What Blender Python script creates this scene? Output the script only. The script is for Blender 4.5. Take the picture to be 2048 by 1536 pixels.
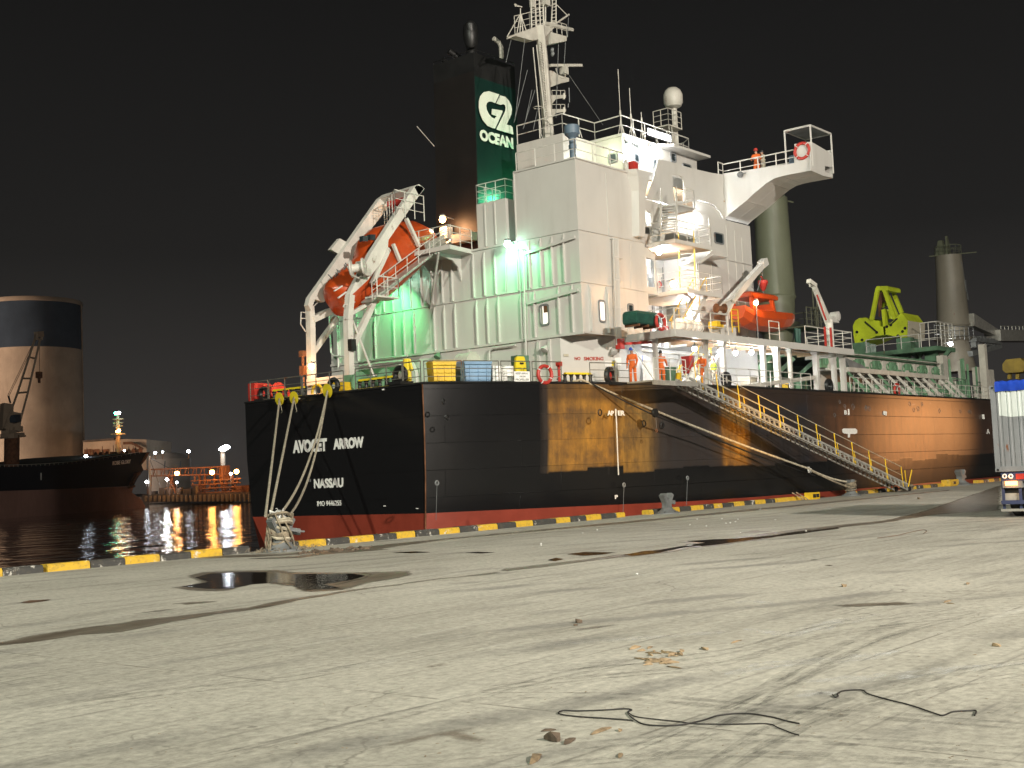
import bpy, math, random
import numpy as np
from mathutils import Vector, Matrix
from mathutils.geometry import tessellate_polygon
random.seed(7)
R = math.radians
for o in list(bpy.data.objects): bpy.data.objects.remove(o)
S = bpy.context.scene
COL = S.collection

# ---------------------------------------------------------------- camera
F_PX = 2500.0; HC = 950.0; SL = .0445; VPX = 3090.0; CAMH = 1.95
_roll = math.atan(SL)
_pitch = math.atan((HC-768)*math.cos(_roll)/F_PX)
def _axes(yaw):
    f = Vector((math.cos(yaw)*math.cos(_pitch), math.sin(yaw)*math.cos(_pitch), math.sin(_pitch)))
    r = Vector((math.sin(yaw), -math.cos(yaw), 0)); u = r.cross(f)
    c, s = math.cos(_roll), math.sin(_roll)
    return r*c-u*s, u*c+r*s, f
lo, hi = R(10), R(80)
for _ in range(60):
    m = (lo+hi)/2; r_, u_, f_ = _axes(m)
    if 1024+F_PX*r_.x/f_.x < VPX: lo = m
    else: hi = m
CR, CU, CF = _axes(m)
CAMP = Vector((0, 0, CAMH))
cam = bpy.data.cameras.new('camera'); camo = bpy.data.objects.new('camera', cam); COL.objects.link(camo)
camo.matrix_world = Matrix(((CR.x, CU.x, -CF.x, 0), (CR.y, CU.y, -CF.y, 0), (CR.z, CU.z, -CF.z, CAMH), (0, 0, 0, 1)))
cam.sensor_width = 36; cam.lens = F_PX/2048*36; cam.clip_start = .1; cam.clip_end = 6000
S.camera = camo
def P(px, py, ax, v):
    "world point where the sight line through a photo pixel meets the plane axis=v"
    d = CR*((px-1024)/F_PX)-CU*((py-768)/F_PX)+CF
    t = (v-CAMP[ax])/d[ax]
    return CAMP+d*t
def AX(px, py, x): return P(px, py, 0, x)
def SY(px, py, y): return P(px, py, 1, y)
def GZ(px, py, z=0.0): return P(px, py, 2, z)
V = Vector

# ---------------------------------------------------------------- world, light, exposure
w = bpy.data.worlds.new('World'); S.world = w; w.use_nodes = True
nt = w.node_tree; nt.nodes.clear()
_o = nt.nodes.new('ShaderNodeOutputWorld'); _b = nt.nodes.new('ShaderNodeBackground')
_tc = nt.nodes.new('ShaderNodeTexCoord'); _sx = nt.nodes.new('ShaderNodeSeparateXYZ')
_rp = nt.nodes.new('ShaderNodeValToRGB')
nt.links.new(_tc.outputs['Generated'], _sx.inputs[0]); nt.links.new(_sx.outputs[2], _rp.inputs[0])
cr = _rp.color_ramp
cr.elements[0].position = 0; cr.elements[0].color = (.062, .055, .050, 1)
cr.elements[1].position = .42; cr.elements[1].color = (.0098, .0096, .0095, 1)
e = cr.elements.new(.06); e.color = (.050, .046, .043, 1)
e = cr.elements.new(.18); e.color = (.021, .020, .019, 1)
nt.links.new(_rp.outputs[0], _b.inputs[0]); nt.links.new(_b.outputs[0], _o.inputs[0])
_b.inputs[1].default_value = 0.35
vs = S.view_settings
vs.view_transform = 'Standard'; vs.look = 'None'; vs.exposure = 1.0; vs.gamma = 1.0; vs.use_curve_mapping = False
S.render.engine = 'CYCLES'
S.cycles.max_bounces = 6; S.cycles.diffuse_bounces = 3; S.cycles.glossy_bounces = 3
S.cycles.sample_clamp_indirect = 4.0
S.cycles.use_light_tree = True

def lamp(name, loc, power, col, radius=.15, kind='POINT', aim=None, angle=60, blend=.5):
    l = bpy.data.lights.new(name, kind); l.energy = power; l.color = col; l.shadow_soft_size = radius
    o = bpy.data.objects.new(name, l); COL.objects.link(o); o.location = loc
    if kind == 'SPOT':
        l.spot_size = R(angle); l.spot_blend = blend
        o.rotation_euler = (V(aim)-V(loc)).to_track_quat('-Z', 'Y').to_euler()
    return o
# port floodlights on high masts behind the camera (outside the frame)
lamp('high_mast_floodlight', (4, -52, 31), 225000, (1, .90, .79), .8, 'SPOT', (44, 22, 2), 74, .9)
lamp('high_mast_floodlight', (-70, -14, 56), 175000, (.95, 1, .84), .8, 'SPOT', (34, 24, 0), 56, .9)
# added amber spots outside the frame, aimed at the amber painted on the hull
lamp('added_amber_spot', (24, 3, 6), 14000, (1, .47, .03), .3, 'SPOT', (47.2, 33.3, 3.7), 12, .8)
lamp('added_amber_spot', (30, 3, 6), 48000, (1, .47, .03), .3, 'SPOT', (57.6, 32, 3.5), 8, .8)
lamp('added_amber_spot', (134, 4, 7), 24000, (1, .42, .14), .9, 'SPOT', (83, 32, 3.0), 11, 1)

# ---------------------------------------------------------------- materials
def _nodes(name):
    m = bpy.data.materials.new(name); m.use_nodes = True
    n = m.node_tree.nodes; l = m.node_tree.links
    return m, n, l, n['Principled BSDF']
def noise(n, l, scale, detail=5, rough=.6, stretch=(1, 1, 1), rot=(0, 0, 0), off=(0, 0, 0)):
    tc = n.new('ShaderNodeTexCoord'); mp = n.new('ShaderNodeMapping'); t = n.new('ShaderNodeTexNoise')
    g = n.new('ShaderNodeNewGeometry')
    mp.inputs['Scale'].default_value = stretch; mp.inputs['Rotation'].default_value = rot; mp.inputs['Location'].default_value = off
    l.new(g.outputs['Position'], mp.inputs[0]); l.new(mp.outputs[0], t.inputs['Vector'])
    t.inputs['Scale'].default_value = scale; t.inputs['Detail'].default_value = detail; t.inputs['Roughness'].default_value = rough
    return t.outputs['Fac']
def ramp(n, l, fac, a, b, ca=(0, 0, 0, 1), cb=(1, 1, 1, 1)):
    r = n.new('ShaderNodeValToRGB'); l.new(fac, r.inputs[0])
    r.color_ramp.elements[0].position = a; r.color_ramp.elements[1].position = b
    r.color_ramp.elements[0].color = ca; r.color_ramp.elements[1].color = cb
    return r.outputs[0]
def mix(n, l, fac, a, b, mode='MIX'):
    x = n.new('ShaderNodeMix'); x.data_type = 'RGBA'; x.blend_type = mode
    if hasattr(fac, 'links'): l.new(fac, x.inputs[0])
    else: x.inputs[0].default_value = fac
    for s, i in ((a, 6), (b, 7)):
        if hasattr(s, 'links'): l.new(s, x.inputs[i])
        else: x.inputs[i].default_value = (*s[:3], 1)
    return x.outputs[2]
def bump(n, l, h, strength, dist=.05):
    b = n.new('ShaderNodeBump'); b.inputs['Strength'].default_value = strength; b.inputs['Distance'].default_value = dist
    l.new(h, b.inputs['Height']); return b.outputs[0]
def paint(name, col, rough=.5, var=.12, scale=.8, streak=.25, rust=0.0, metal=0, bmp=.15, rustcol=(.16, .06, .025)):
    m, n, l, b = _nodes(name)
    dark = tuple(c*(1-2*var) for c in col); lite = tuple(min(1, c*(1+var)) for c in col)
    f = ramp(n, l, noise(n, l, scale, 6), .35, .65)
    c = mix(n, l, f, dark, lite)
    if streak:
        s = ramp(n, l, noise(n, l, 2.2, 4, .6, (1, 1, .12)), .52, .75)
        c2 = n.new('ShaderNodeMath'); c2.operation = 'MULTIPLY'; l.new(s, c2.inputs[0]); c2.inputs[1].default_value = streak
        c = mix(n, l, c2.outputs[0], c, tuple(x*.62 for x in (col[0], col[1]*.95, col[2]*.88)))
    if rust:
        s = ramp(n, l, noise(n, l, 3.2, 8, .7, (1, 1, .35), off=(3, 1, 7)), .66-rust*.3, .72-rust*.22)
        c = mix(n, l, s, c, rustcol)
    l.new(c, b.inputs['Base Color'])
    b.inputs['Roughness'].default_value = rough; b.inputs['Metallic'].default_value = metal
    if bmp: l.new(bump(n, l, noise(n, l, 1.3, 3), bmp, .06), b.inputs['Normal'])
    return m
def matt(name):
    b = M[name].node_tree.nodes['Principled BSDF']; b.inputs['Specular IOR Level'].default_value = .08; b.inputs['Roughness'].default_value = .9
def glow(name, col, st):
    m, n, l, b = _nodes(name)
    b.inputs['Base Color'].default_value = (*col, 1); b.inputs['Emission Color'].default_value = (*col, 1); b.inputs['Emission Strength'].default_value = st
    return m
M = {}
M['white'] = paint('white_marine_paint', (.51, .50, .465), .42, .03, .35, .22, 0, 0, .06)
M['white_rusty'] = paint('white_paint_with_rust', (.62, .60, .54), .5, .08, .9, .3, .16)
M['offwhite'] = paint('cream_machinery_paint', (.50, .48, .42), .55, .08, 1.5, .3, .10)
M['rail'] = paint('white_rail_paint', (.56, .55, .50), .5, .1, 2, .0, .12)
M['rail_dark'] = paint('weathered_rail_paint', (.12, .12, .10), .6, .2, 2, .0, .3)
M['yellow'] = paint('yellow_paint', (.72, .47, .02), .5, .1, 2, .2, .12)
M['dullyellow'] = paint('dull_yellow_grab_paint', (.32, .22, .02), .55, .15, 1, .3, .1)
M['safety'] = paint('safety_yellow_paint', (.70, .55, .02), .45, .05, 2, .1)
M['lime'] = paint('lime_grab_paint', (.50, .60, .02), .5, .10, .7, .35, .10)
M['orange'] = paint('orange_boat_fibreglass', (.44, .060, .010), .3, .07, 1.2, .2, 0, 0, .05)
M['red'] = paint('red_paint', (.42, .03, .02), .5, .12, 2, .2)
M['green'] = paint('green_deck_paint', (.10, .20, .12), .55, .18, 1.1, .3, .15)
M['mint'] = paint('mint_green_paint', (.13, .26, .15), .5, .15, 2, .2, .1)
M['darkgreen'] = paint('dark_green_cover', (.012, .07, .05), .6, .15, 3, .3)
M['blue'] = paint('blue_tarpaulin', (.012, .055, .42), .35, .1, 3, .0, 0, 0, 1.0)
M['bluebin'] = paint('pale_blue_plastic', (.22, .36, .52), .45, .05, 1, .15)
M['bluegrey'] = paint('blue_grey_paint', (.10, .15, .20), .5, .05, 1, .1)
M['black'] = paint('black_steel', (.012, .012, .012), .45, .2, 1, .2)
M['rubber'] = paint('black_rubber', (.015, .014, .013), .7, .2, 3, 0)
M['greysteel'] = paint('grey_painted_steel', (.17, .18, .18), .55, .15, 1.5, .3, .12)
M['alu'] = paint('dull_aluminium', (.42, .41, .37), .4, .12, 3, .2, .08, .35)
M['crane'] = paint('cream_crane_paint', (.135, .145, .095), .5, .07, .35, .35, .05)
M['wood'] = paint('splintered_wood', (.30, .22, .13), .8, .25, 9, 0)
M['darkwood'] = paint('dark_old_wood', (.11, .08, .055), .85, .25, 9, 0)
M['brownsteel'] = paint('brown_rusty_steel', (.16, .075, .04), .7, .25, 2, .4, .3)
M['kgreen'] = paint('dark_green_funnel_paint', (.006, .026, .020), .3, .06, .5, .2, 0, 0, .1)
M['soot'] = paint('sooty_funnel_paint', (.010, .008, .007), .5, .15, .6, .5)
M['rope'] = paint('worn_mooring_rope', (.40, .36, .27), .9, .2, 9, 0, 0, 0, .6)
M['dirtyrope'] = paint('dirty_old_rope', (.24, .20, .14), .9, .3, 7, 0, 0, 0, .8)
M['rope_white'] = paint('white_rope', (.66, .66, .62), .9, .15, 9, 0, 0, 0, .5)
M['letter'] = paint('white_lettering_paint', (.78, .78, .74), .5, .04, 6, 0)
M['lettergreen'] = paint('pale_logo_paint', (.74, .78, .66), .45, .02, 6, 0, 0, 0, 0)
M['letterred'] = paint('red_lettering_paint', (.40, .05, .03), .5, .05, 6, 0)
M['letterdark'] = paint('dark_lettering_paint', (.03, .04, .03), .5, .05, 6, 0)
M['skin'] = paint('skin', (.35, .19, .12), .6, .05, 8, 0, 0, 0, 0)
M['coverall'] = paint('orange_coverall_cloth', (.62, .12, .015), .8, .08, 12, 0, 0, 0, .3)
M['beigecloth'] = paint('beige_cloth', (.46, .42, .32), .85, .08, 12, 0, 0, 0, .3)
M['hivis'] = paint('lime_vest_cloth', (.45, .60, .05), .8, .08, 12, 0, 0, 0, .3)
M['silver'] = paint('reflective_tape', (.65, .65, .62), .4, .03, 12, 0, 0, 0, 0)
M['containergrey'] = paint('grey_container_paint', (.20, .21, .22), .5, .06, 2, .35, .05)
M['containerlit'] = paint('painted_light_on_container', (.55, .60, .58), .5, .04, 2, .3)  # paler tone for the lamplit upper part of the container end
M['truckblue'] = paint('dark_blue_truck_paint', (.035, .045, .10), .5, .1, 3, .2, .1)
M['darkglass'] = paint('dark_window_glass', (.02, .03, .035), .08, .1, 2, 0, 0, 0, 0)
M['litglass'] = glow('lit_cabin_window', (.75, .68, .62), .55)
M['kobe_black'] = paint('dark_blue_hull_paint', (.012, .014, .022), .4, .1, .1, .2)
M['kobe_pink'] = paint('faded_antifouling_paint', (.36, .21, .17), .6, .1, .12, .4)
M['silo'] = paint('cream_silo_concrete', (.42, .335, .25), .8, .10, .12, .35)
M['siloblue'] = paint('blue_silo_band', (.045, .062, .085), .7, .1, .15, .2)
M['shore'] = paint('shore_concrete', (.12, .10, .085), .8, .2, .3, .3)
M['tankwhite'] = paint('white_tank_paint', (.30, .29, .27), .6, .05, .2, .2)
M['cable'] = paint('black_cable_rubber', (.02, .018, .016), .6, .2, 5, 0)
M['plastic'] = paint('white_litter_plastic', (.7, .7, .68), .5, .05, 5, 0)
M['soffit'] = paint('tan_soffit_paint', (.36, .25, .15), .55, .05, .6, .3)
M['lamp_white'] = glow('white_lamp_glass', (.92, .95, 1), 30)
M['lamp_orange'] = glow('sodium_lamp_glass', (1, .50, .20), 34)
M['lamp_green'] = glow('mercury_lamp_glass', (.45, 1, .72), 32)
M['bg_orange'] = glow('far_sodium_lamp_glass', (1, .40, .08), 44)
M['bg_white'] = glow('far_white_lamp_glass', (.85, .92, 1), 30)
M['bg_green'] = glow('far_green_lamp_glass', (.10, 1, .55), 60)
M['sign_lit'] = glow('backlit_sign_face', (.95, .97, 1), 2.6)
M['amber'] = glow('amber_truck_light', (1, .38, .10), 3.2)

for _k in ('kobe_black', 'kobe_pink', 'silo', 'siloblue', 'shore', 'tankwhite', 'brownsteel'): matt(_k)
def hull_mat():
    m, n, l, b = _nodes('black_hull_plates')
    g = n.new('ShaderNodeNewGeometry'); sp = n.new('ShaderNodeSeparateXYZ'); l.new(g.outputs['Position'], sp.inputs[0])
    # welded plates: a brick pattern over length and height
    cb = n.new('ShaderNodeCombineXYZ'); l.new(sp.outputs[0], cb.inputs[0]); l.new(sp.outputs[2], cb.inputs[1])
    br = n.new('ShaderNodeTexBrick'); l.new(cb.outputs[0], br.inputs[0])
    br.inputs['Scale'].default_value = 1.0; br.inputs['Brick Width'].default_value = 5.6; br.inputs['Row Height'].default_value = 1.15
    br.inputs['Mortar Size'].default_value = .011; br.inputs['Mortar Smooth'].default_value = .6; br.offset = .37
    br.inputs['Color1'].default_value = (0, 0, 0, 1); br.inputs['Color2'].default_value = (1, 1, 1, 1); br.inputs['Mortar'].default_value = (.5, .5, .5, 1)
    fr = n.new('ShaderNodeMapRange'); l.new(sp.outputs[0], fr.inputs[0]); fr.inputs[1].default_value = 43.6; fr.inputs[2].default_value = 43.9
    wz = n.new('ShaderNodeMath'); wz.operation = 'MULTIPLY_ADD'; sn = n.new('ShaderNodeMath'); sn.operation = 'SNAP'; l.new(sp.outputs[0], sn.inputs[0]); sn.inputs[1].default_value = 2.1
    cs_ = n.new('ShaderNodeCombineXYZ'); l.new(sn.outputs[0], cs_.inputs[0]); tn = n.new('ShaderNodeTexNoise'); tn.inputs['Scale'].default_value = .23; l.new(cs_.outputs[0], tn.inputs['Vector']); fw_ = noise(n, l, 2.2, 7, .75)
    ws_ = n.new('ShaderNodeMath'); ws_.operation = 'MULTIPLY_ADD'; l.new(fw_, ws_.inputs[0]); ws_.inputs[1].default_value = .07; l.new(tn.outputs['Fac'], ws_.inputs[2]); l.new(ws_.outputs[0], wz.inputs[0]); wz.inputs[1].default_value = 1.6; l.new(sp.outputs[2], wz.inputs[2])
    fl = n.new('ShaderNodeMapRange'); l.new(wz.outputs[0], fl.inputs[0]); fl.inputs[1].default_value = 2.75; fl.inputs[2].default_value = 2.85
    # amber reflections painted into the plate colours, streaked brown; plain black along the waterline
    wob = noise(n, l, .5, 5, .7, (1, 1, 2.0))
    refl_mask = n.new('ShaderNodeMath'); refl_mask.operation = 'MULTIPLY'; l.new(fr.outputs[0], refl_mask.inputs[0]); l.new(fl.outputs[0], refl_mask.inputs[1])
    patch = ramp(n, l, noise(n, l, .22, 4, .6, (1, 1, 1.2), off=(5, 0, 2)), .38, .52)
    fine = ramp(n, l, noise(n, l, 1.6, 9, .75, (1, 1, .5)), .35, .62)
    refl_mask2 = n.new('ShaderNodeMath'); refl_mask2.operation = 'MULTIPLY'; l.new(refl_mask.outputs[0], refl_mask2.inputs[0]); l.new(patch, refl_mask2.inputs[1])
    xr_ = n.new('ShaderNodeMapRange'); l.new(sp.outputs[0], xr_.inputs[0]); xr_.inputs[1].default_value = 44.0; xr_.inputs[2].default_value = 84
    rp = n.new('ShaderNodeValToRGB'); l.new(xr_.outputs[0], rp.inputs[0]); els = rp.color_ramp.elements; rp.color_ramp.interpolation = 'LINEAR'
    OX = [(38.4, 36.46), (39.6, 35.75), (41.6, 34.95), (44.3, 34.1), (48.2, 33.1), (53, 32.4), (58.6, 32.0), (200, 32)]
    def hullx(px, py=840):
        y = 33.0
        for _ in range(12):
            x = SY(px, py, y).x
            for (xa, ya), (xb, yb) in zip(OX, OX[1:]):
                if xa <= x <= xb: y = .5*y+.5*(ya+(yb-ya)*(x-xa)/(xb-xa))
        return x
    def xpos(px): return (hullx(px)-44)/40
    stops = [(1094, (.008, .008, .009)), (1098, (.34, .17, .03)), (1165, (.42, .22, .035)), (1225, (.42, .21, .03)), (1232, (.20, .10, .02)), (1246, (.44, .24, .04)), (1300, (.28, .17, .05)), (1318, (.045, .04, .038)), (1345, (.03, .03, .034)), (1440, (.03, .03, .036)), (1446, (.40, .21, .035)), (1492, (.40, .21, .035)), (1500, (.025, .026, .032)), (1612, (.018, .020, .028)), (1645, (.10, .050, .028)), (1700, (.20, .085, .036)), (1850, (.21, .085, .034)), (1960, (.07, .034, .022))]  # ochre and rust stops carry the amber reflections as colour
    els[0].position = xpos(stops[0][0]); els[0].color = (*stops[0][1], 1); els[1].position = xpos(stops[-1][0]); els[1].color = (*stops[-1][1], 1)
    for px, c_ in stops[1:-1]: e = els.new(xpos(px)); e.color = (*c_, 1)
    refl_mask2 = refl_mask
    brown = mix(n, l, mixf(n, l, fine, .5), rp.outputs[0], (.022, .017, .014))
    brown = mix(n, l, mixf(n, l, br.outputs[0], .35), brown, (.04, .028, .018))
    vs1 = ramp(n, l, noise(n, l, 1.1, 8, .75, (1, 1, .10), off=(2, 2, 2)), .40, .66); brown = mix(n, l, mixf(n, l, vs1, .66), brown, (.030, .020, .015))
    bl = ramp(n, l, noise(n, l, .55, 6, .7, off=(7, 2, 5)), .50, .62); brown = mix(n, l, mixf(n, l, bl, .5), brown, (.035, .028, .024))
    edge = n.new('ShaderNodeMapRange'); l.new(sp.outputs[2], edge.inputs[0]); edge.inputs[1].default_value = 5.0; edge.inputs[2].default_value = 5.35; edge.inputs[3].default_value = 0; edge.inputs[4].default_value = .6
    brown = mix(n, l, edge.outputs[0], brown, (.03, .018, .012))
    c = mix(n, l, refl_mask.outputs[0], (.0065, .0065, .007), brown)
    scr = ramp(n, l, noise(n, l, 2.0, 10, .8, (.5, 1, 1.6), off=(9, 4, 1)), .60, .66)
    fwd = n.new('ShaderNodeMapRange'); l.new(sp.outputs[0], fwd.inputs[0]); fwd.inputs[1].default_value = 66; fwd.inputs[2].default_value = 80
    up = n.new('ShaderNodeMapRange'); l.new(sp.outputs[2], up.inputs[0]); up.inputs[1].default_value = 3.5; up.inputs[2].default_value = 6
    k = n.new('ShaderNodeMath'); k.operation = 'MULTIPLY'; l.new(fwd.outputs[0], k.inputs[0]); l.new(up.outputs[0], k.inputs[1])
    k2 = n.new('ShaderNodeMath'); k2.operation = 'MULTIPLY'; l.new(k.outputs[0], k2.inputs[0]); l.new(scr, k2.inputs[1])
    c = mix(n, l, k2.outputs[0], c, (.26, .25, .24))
    l.new(c, b.inputs['Base Color'])
    rr = mix(n, l, refl_mask2.outputs[0], (.24, .24, .24), (.42, .42, .42)); l.new(rr, b.inputs['Roughness'])
    h = mix(n, l, .5, br.outputs['Fac'], noise(n, l, .35, 3, .5, (1, 1, .7)))
    l.new(bump(n, l, h, .7, .10), b.inputs['Normal'])
    return m
def mixf(n, l, s, f):
    k = n.new('ShaderNodeMath'); k.operation = 'MULTIPLY'; l.new(s, k.inputs[0]); k.inputs[1].default_value = f
    return k.outputs[0]
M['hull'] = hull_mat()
M['boot'] = paint('red_boottop_paint', (.24, .040, .022), .42, .10, .5, .25, 0, 0, .25)
M['deckpaint'] = paint('red_brown_deck_paint', (.10, .055, .04), .7, .1, 1, 0)

def concrete():
    m, n, l, b = _nodes('dusty_wet_concrete')
    big = ramp(n, l, noise(n, l, .11, 5, .6), .3, .72)
    c = mix(n, l, big, (.33, .318, .265), (.49, .475, .405))
    # long sweep and tyre marks in two directions
    st = ramp(n, l, noise(n, l, 1.5, 7, .72, (.13, 1.0, 1), (0, 0, R(-22))), .42, .68)
    bm = ramp(n, l, noise(n, l, .19, 4, .6, off=(31, 7, 0)), .36, .60); k0 = n.new('ShaderNodeMath'); k0.operation = 'MULTIPLY'; l.new(st, k0.inputs[0]); l.new(bm, k0.inputs[1])
    c = mix(n, l, mixf(n, l, k0.outputs[0], .62), c, (.20, .19, .155))
    sm = ramp(n, l, noise(n, l, .30, 7, .72, (.6, 1, 1), off=(3, 17, 0)), .56, .70); c = mix(n, l, mixf(n, l, sm, .38), c, (.19, .175, .14))
    st2 = ramp(n, l, noise(n, l, 2.6, 6, .7, (.07, 1.0, 1), (0, 0, R(8)), (4, 2, 0)), .50, .66)
    msk = ramp(n, l, noise(n, l, .16, 3, .6, off=(11, 3, 0)), .44, .60)
    k = n.new('ShaderNodeMath'); k.operation = 'MULTIPLY'; l.new(st2, k.inputs[0]); l.new(msk, k.inputs[1])
    c = mix(n, l, mixf(n, l, k.outputs[0], .6), c, (.17, .165, .14))
    # curved tyre tracks
    g = n.new('ShaderNodeNewGeometry'); mp = n.new('ShaderNodeMapping'); l.new(g.outputs['Position'], mp.inputs[0])
    mp.inputs['Location'].default_value = (-2, 22, 0)
    wv = n.new('ShaderNodeTexWave'); wv.wave_type = 'RINGS'; wv.rings_direction = 'SPHERICAL'; l.new(mp.outputs[0], wv.inputs[0])
    wv.inputs['Scale'].default_value = .22; wv.inputs['Distortion'].default_value = 5.5; wv.inputs['Detail'].default_value = 4; wv.inputs['Detail Scale'].default_value = .35; wv.inputs['Detail Roughness'].default_value = .7
    wr = ramp(n, l, wv.outputs['Fac'], .62, .97)
    m2 = ramp(n, l, noise(n, l, .30, 4, .6, off=(2, 9, 0)), .48, .62)
    k = n.new('ShaderNodeMath'); k.operation = 'MULTIPLY'; l.new(wr, k.inputs[0]); l.new(m2, k.inputs[1])
    c = mix(n, l, mixf(n, l, k.outputs[0], .65), c, (.17, .165, .145))
    # pale spilt dust trails
    pd = ramp(n, l, noise(n, l, .8, 7, .75, (.22, 1, 1), (0, 0, R(-14)), (7, 5, 0)), .60, .74)
    c = mix(n, l, mixf(n, l, pd, .55), c, (.58, .58, .53))
    # specks
    sp = ramp(n, l, noise(n, l, 26, 3, .7), .66, .72)
    c = mix(n, l, mixf(n, l, sp, .45), c, (.12, .10, .075))
    fine = noise(n, l, 9, 8, .75)
    c = mix(n, l, .38, c, ramp(n, l, fine, .3, .7), 'OVERLAY')
    # slab joints and hairline cracks
    gb_ = n.new('ShaderNodeNewGeometry'); jt = n.new('ShaderNodeTexBrick'); jd = n.new('ShaderNodeMapping'); l.new(gb_.outputs['Position'], jd.inputs[0]); jd.inputs['Location'].default_value = (1.3, 2.2, 0)
    l.new(jd.outputs[0], jt.inputs[0]); jt.offset = 0; jt.inputs['Scale'].default_value = 1; jt.inputs['Brick Width'].default_value = 9.5; jt.inputs['Row Height'].default_value = 7.5; jt.inputs['Mortar Size'].default_value = .02; jt.inputs['Mortar Smooth'].default_value = .3
    jn = ramp(n, l, noise(n, l, 1.1, 5, .7), .42, .55); k = n.new('ShaderNodeMath'); k.operation = 'MULTIPLY'; l.new(jt.outputs['Fac'], k.inputs[0]); l.new(jn, k.inputs[1])
    c = mix(n, l, mixf(n, l, k.outputs[0], .6), c, (.10, .09, .07))
    vo = n.new('ShaderNodeTexVoronoi'); vo.feature = 'DISTANCE_TO_EDGE'; vo.inputs['Scale'].default_value = .42; vw = n.new('ShaderNodeMix'); vw.data_type = 'VECTOR'; vw.inputs[0].default_value = .12
    gg = n.new('ShaderNodeNewGeometry'); nn_ = n.new('ShaderNodeTexNoise'); nn_.inputs['Scale'].default_value = 1.2; nn_.inputs['Detail'].default_value = 6; l.new(gg.outputs['Position'], nn_.inputs['Vector']); ad = n.new('ShaderNodeVectorMath'); ad.operation = 'ADD'; l.new(gg.outputs['Position'], ad.inputs[0]); l.new(nn_.outputs['Color'], ad.inputs[1]); l.new(ad.outputs[0], vo.inputs['Vector'])
    ck = ramp(n, l, vo.outputs['Distance'], .002, .008, (1, 1, 1, 1), (0, 0, 0, 1)); cm = ramp(n, l, noise(n, l, .25, 3, off=(8, 1, 3)), .55, .62); k = n.new('ShaderNodeMath'); k.operation = 'MULTIPLY'; l.new(ck, k.inputs[0]); l.new(cm, k.inputs[1])
    c = mix(n, l, mixf(n, l, k.outputs[0], .55), c, (.09, .08, .065))
    oil = ramp(n, l, noise(n, l, .55, 6, .7, off=(21, 13, 0)), .70, .78); c = mix(n, l, mixf(n, l, oil, .4), c, (.13, .115, .09))
    # thin dark skid strokes
    sk = ramp(n, l, noise(n, l, 5.5, 5, .65, (.035, 1, 1), (0, 0, R(-4)), (1, 7, 0)), .60, .66); c = mix(n, l, mixf(n, l, sk, .5), c, (.15, .14, .12))
    sk2 = ramp(n, l, noise(n, l, 7, 5, .65, (.04, 1, 1), (0, 0, R(-30)), (5, 3, 0)), .61, .66); k = n.new('ShaderNodeMath'); k.operation = 'MULTIPLY'; l.new(sk2, k.inputs[0]); l.new(msk, k.inputs[1]); c = mix(n, l, mixf(n, l, k.outputs[0], .6), c, (.14, .135, .12))
    l.new(c, b.inputs['Base Color']); b.inputs['Roughness'].default_value = .82
    h = mix(n, l, .5, fine, st)
    l.new(bump(n, l, h, .22, .02), b.inputs['Normal'])
    return m
M['concrete'] = concrete()
def edge_alpha(n, l, width, amp, sc=(.35, 1, 1), k=1.0, ns=2.4):
    "0..1 from the distance to the outline, broken up by noise"
    at = n.new('ShaderNodeAttribute'); at.attribute_name = 'edge'
    d = n.new('ShaderNodeMath'); d.operation = 'DIVIDE'; l.new(at.outputs['Fac'], d.inputs[0]); d.inputs[1].default_value = width
    a = n.new('ShaderNodeMath'); a.operation = 'MULTIPLY_ADD'; l.new(noise(n, l, ns, 9, .75, sc), a.inputs[0]); a.inputs[1].default_value = amp; l.new(d.outputs[0], a.inputs[2])
    c = n.new('ShaderNodeMath'); c.operation = 'SUBTRACT'; l.new(a.outputs[0], c.inputs[0]); c.inputs[1].default_value = amp*.5; 
    return mixf(n, l, ramp(n, l, c.outputs[0], .0, 1.0), k)
def damp():
    m, n, l, b = _nodes('damp_muddy_concrete')
    c = mix(n, l, ramp(n, l, noise(n, l, 3, 7, .7, (.4, 1, 1)), .35, .65), (.085, .068, .048), (.20, .175, .135))
    l.new(c, b.inputs['Base Color']); b.inputs['Roughness'].default_value = .40
    l.new(bump(n, l, noise(n, l, 6, 6, .7), .2, .01), b.inputs['Normal'])
    l.new(edge_alpha(n, l, .16, 2.4, (.3, 1, 1), .92), b.inputs['Alpha'])
    return m
M['damp'] = damp()
def stain():
    m, n, l, b = _nodes('old_brown_stain'); b.inputs['Base Color'].default_value = (.20, .165, .125, 1); b.inputs['Roughness'].default_value = .8
    l.new(edge_alpha(n, l, .10, 2.6, (1, 1, 1), .6, 4), b.inputs['Alpha']); return m
M['stain'] = stain()
def mark(name, col, lo_, hi_, k_, sc=(.25, 1, 1)):
    m, n, l, b = _nodes(name); b.inputs['Base Color'].default_value = (*col, 1); b.inputs['Roughness'].default_value = .8
    l.new(mixf(n, l, ramp(n, l, noise(n, l, 5, 9, .8, sc), lo_, hi_), k_), b.inputs['Alpha']); return m
M['rubbermark'] = mark('tyre_rubber_mark', (.10, .10, .085), .42, .66, .36)
M['dust'] = mark('pale_spilt_dust', (.62, .63, .60), .44, .66, .75, (.5, 1, 1))
def puddle():
    m, n, l, b = _nodes('puddle_water')
    b.inputs['Base Color'].default_value = (.022, .016, .011, 1); b.inputs['Roughness'].default_value = .05; b.inputs['IOR'].default_value = 1.4
    l.new(bump(n, l, noise(n, l, 5, 3, .5), .35, .012), b.inputs['Normal'])
    l.new(edge_alpha(n, l, .035, 3.0, (.6, 1, 1), 1, 3.2), b.inputs['Alpha'])
    return m
M['puddle'] = puddle()
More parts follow.
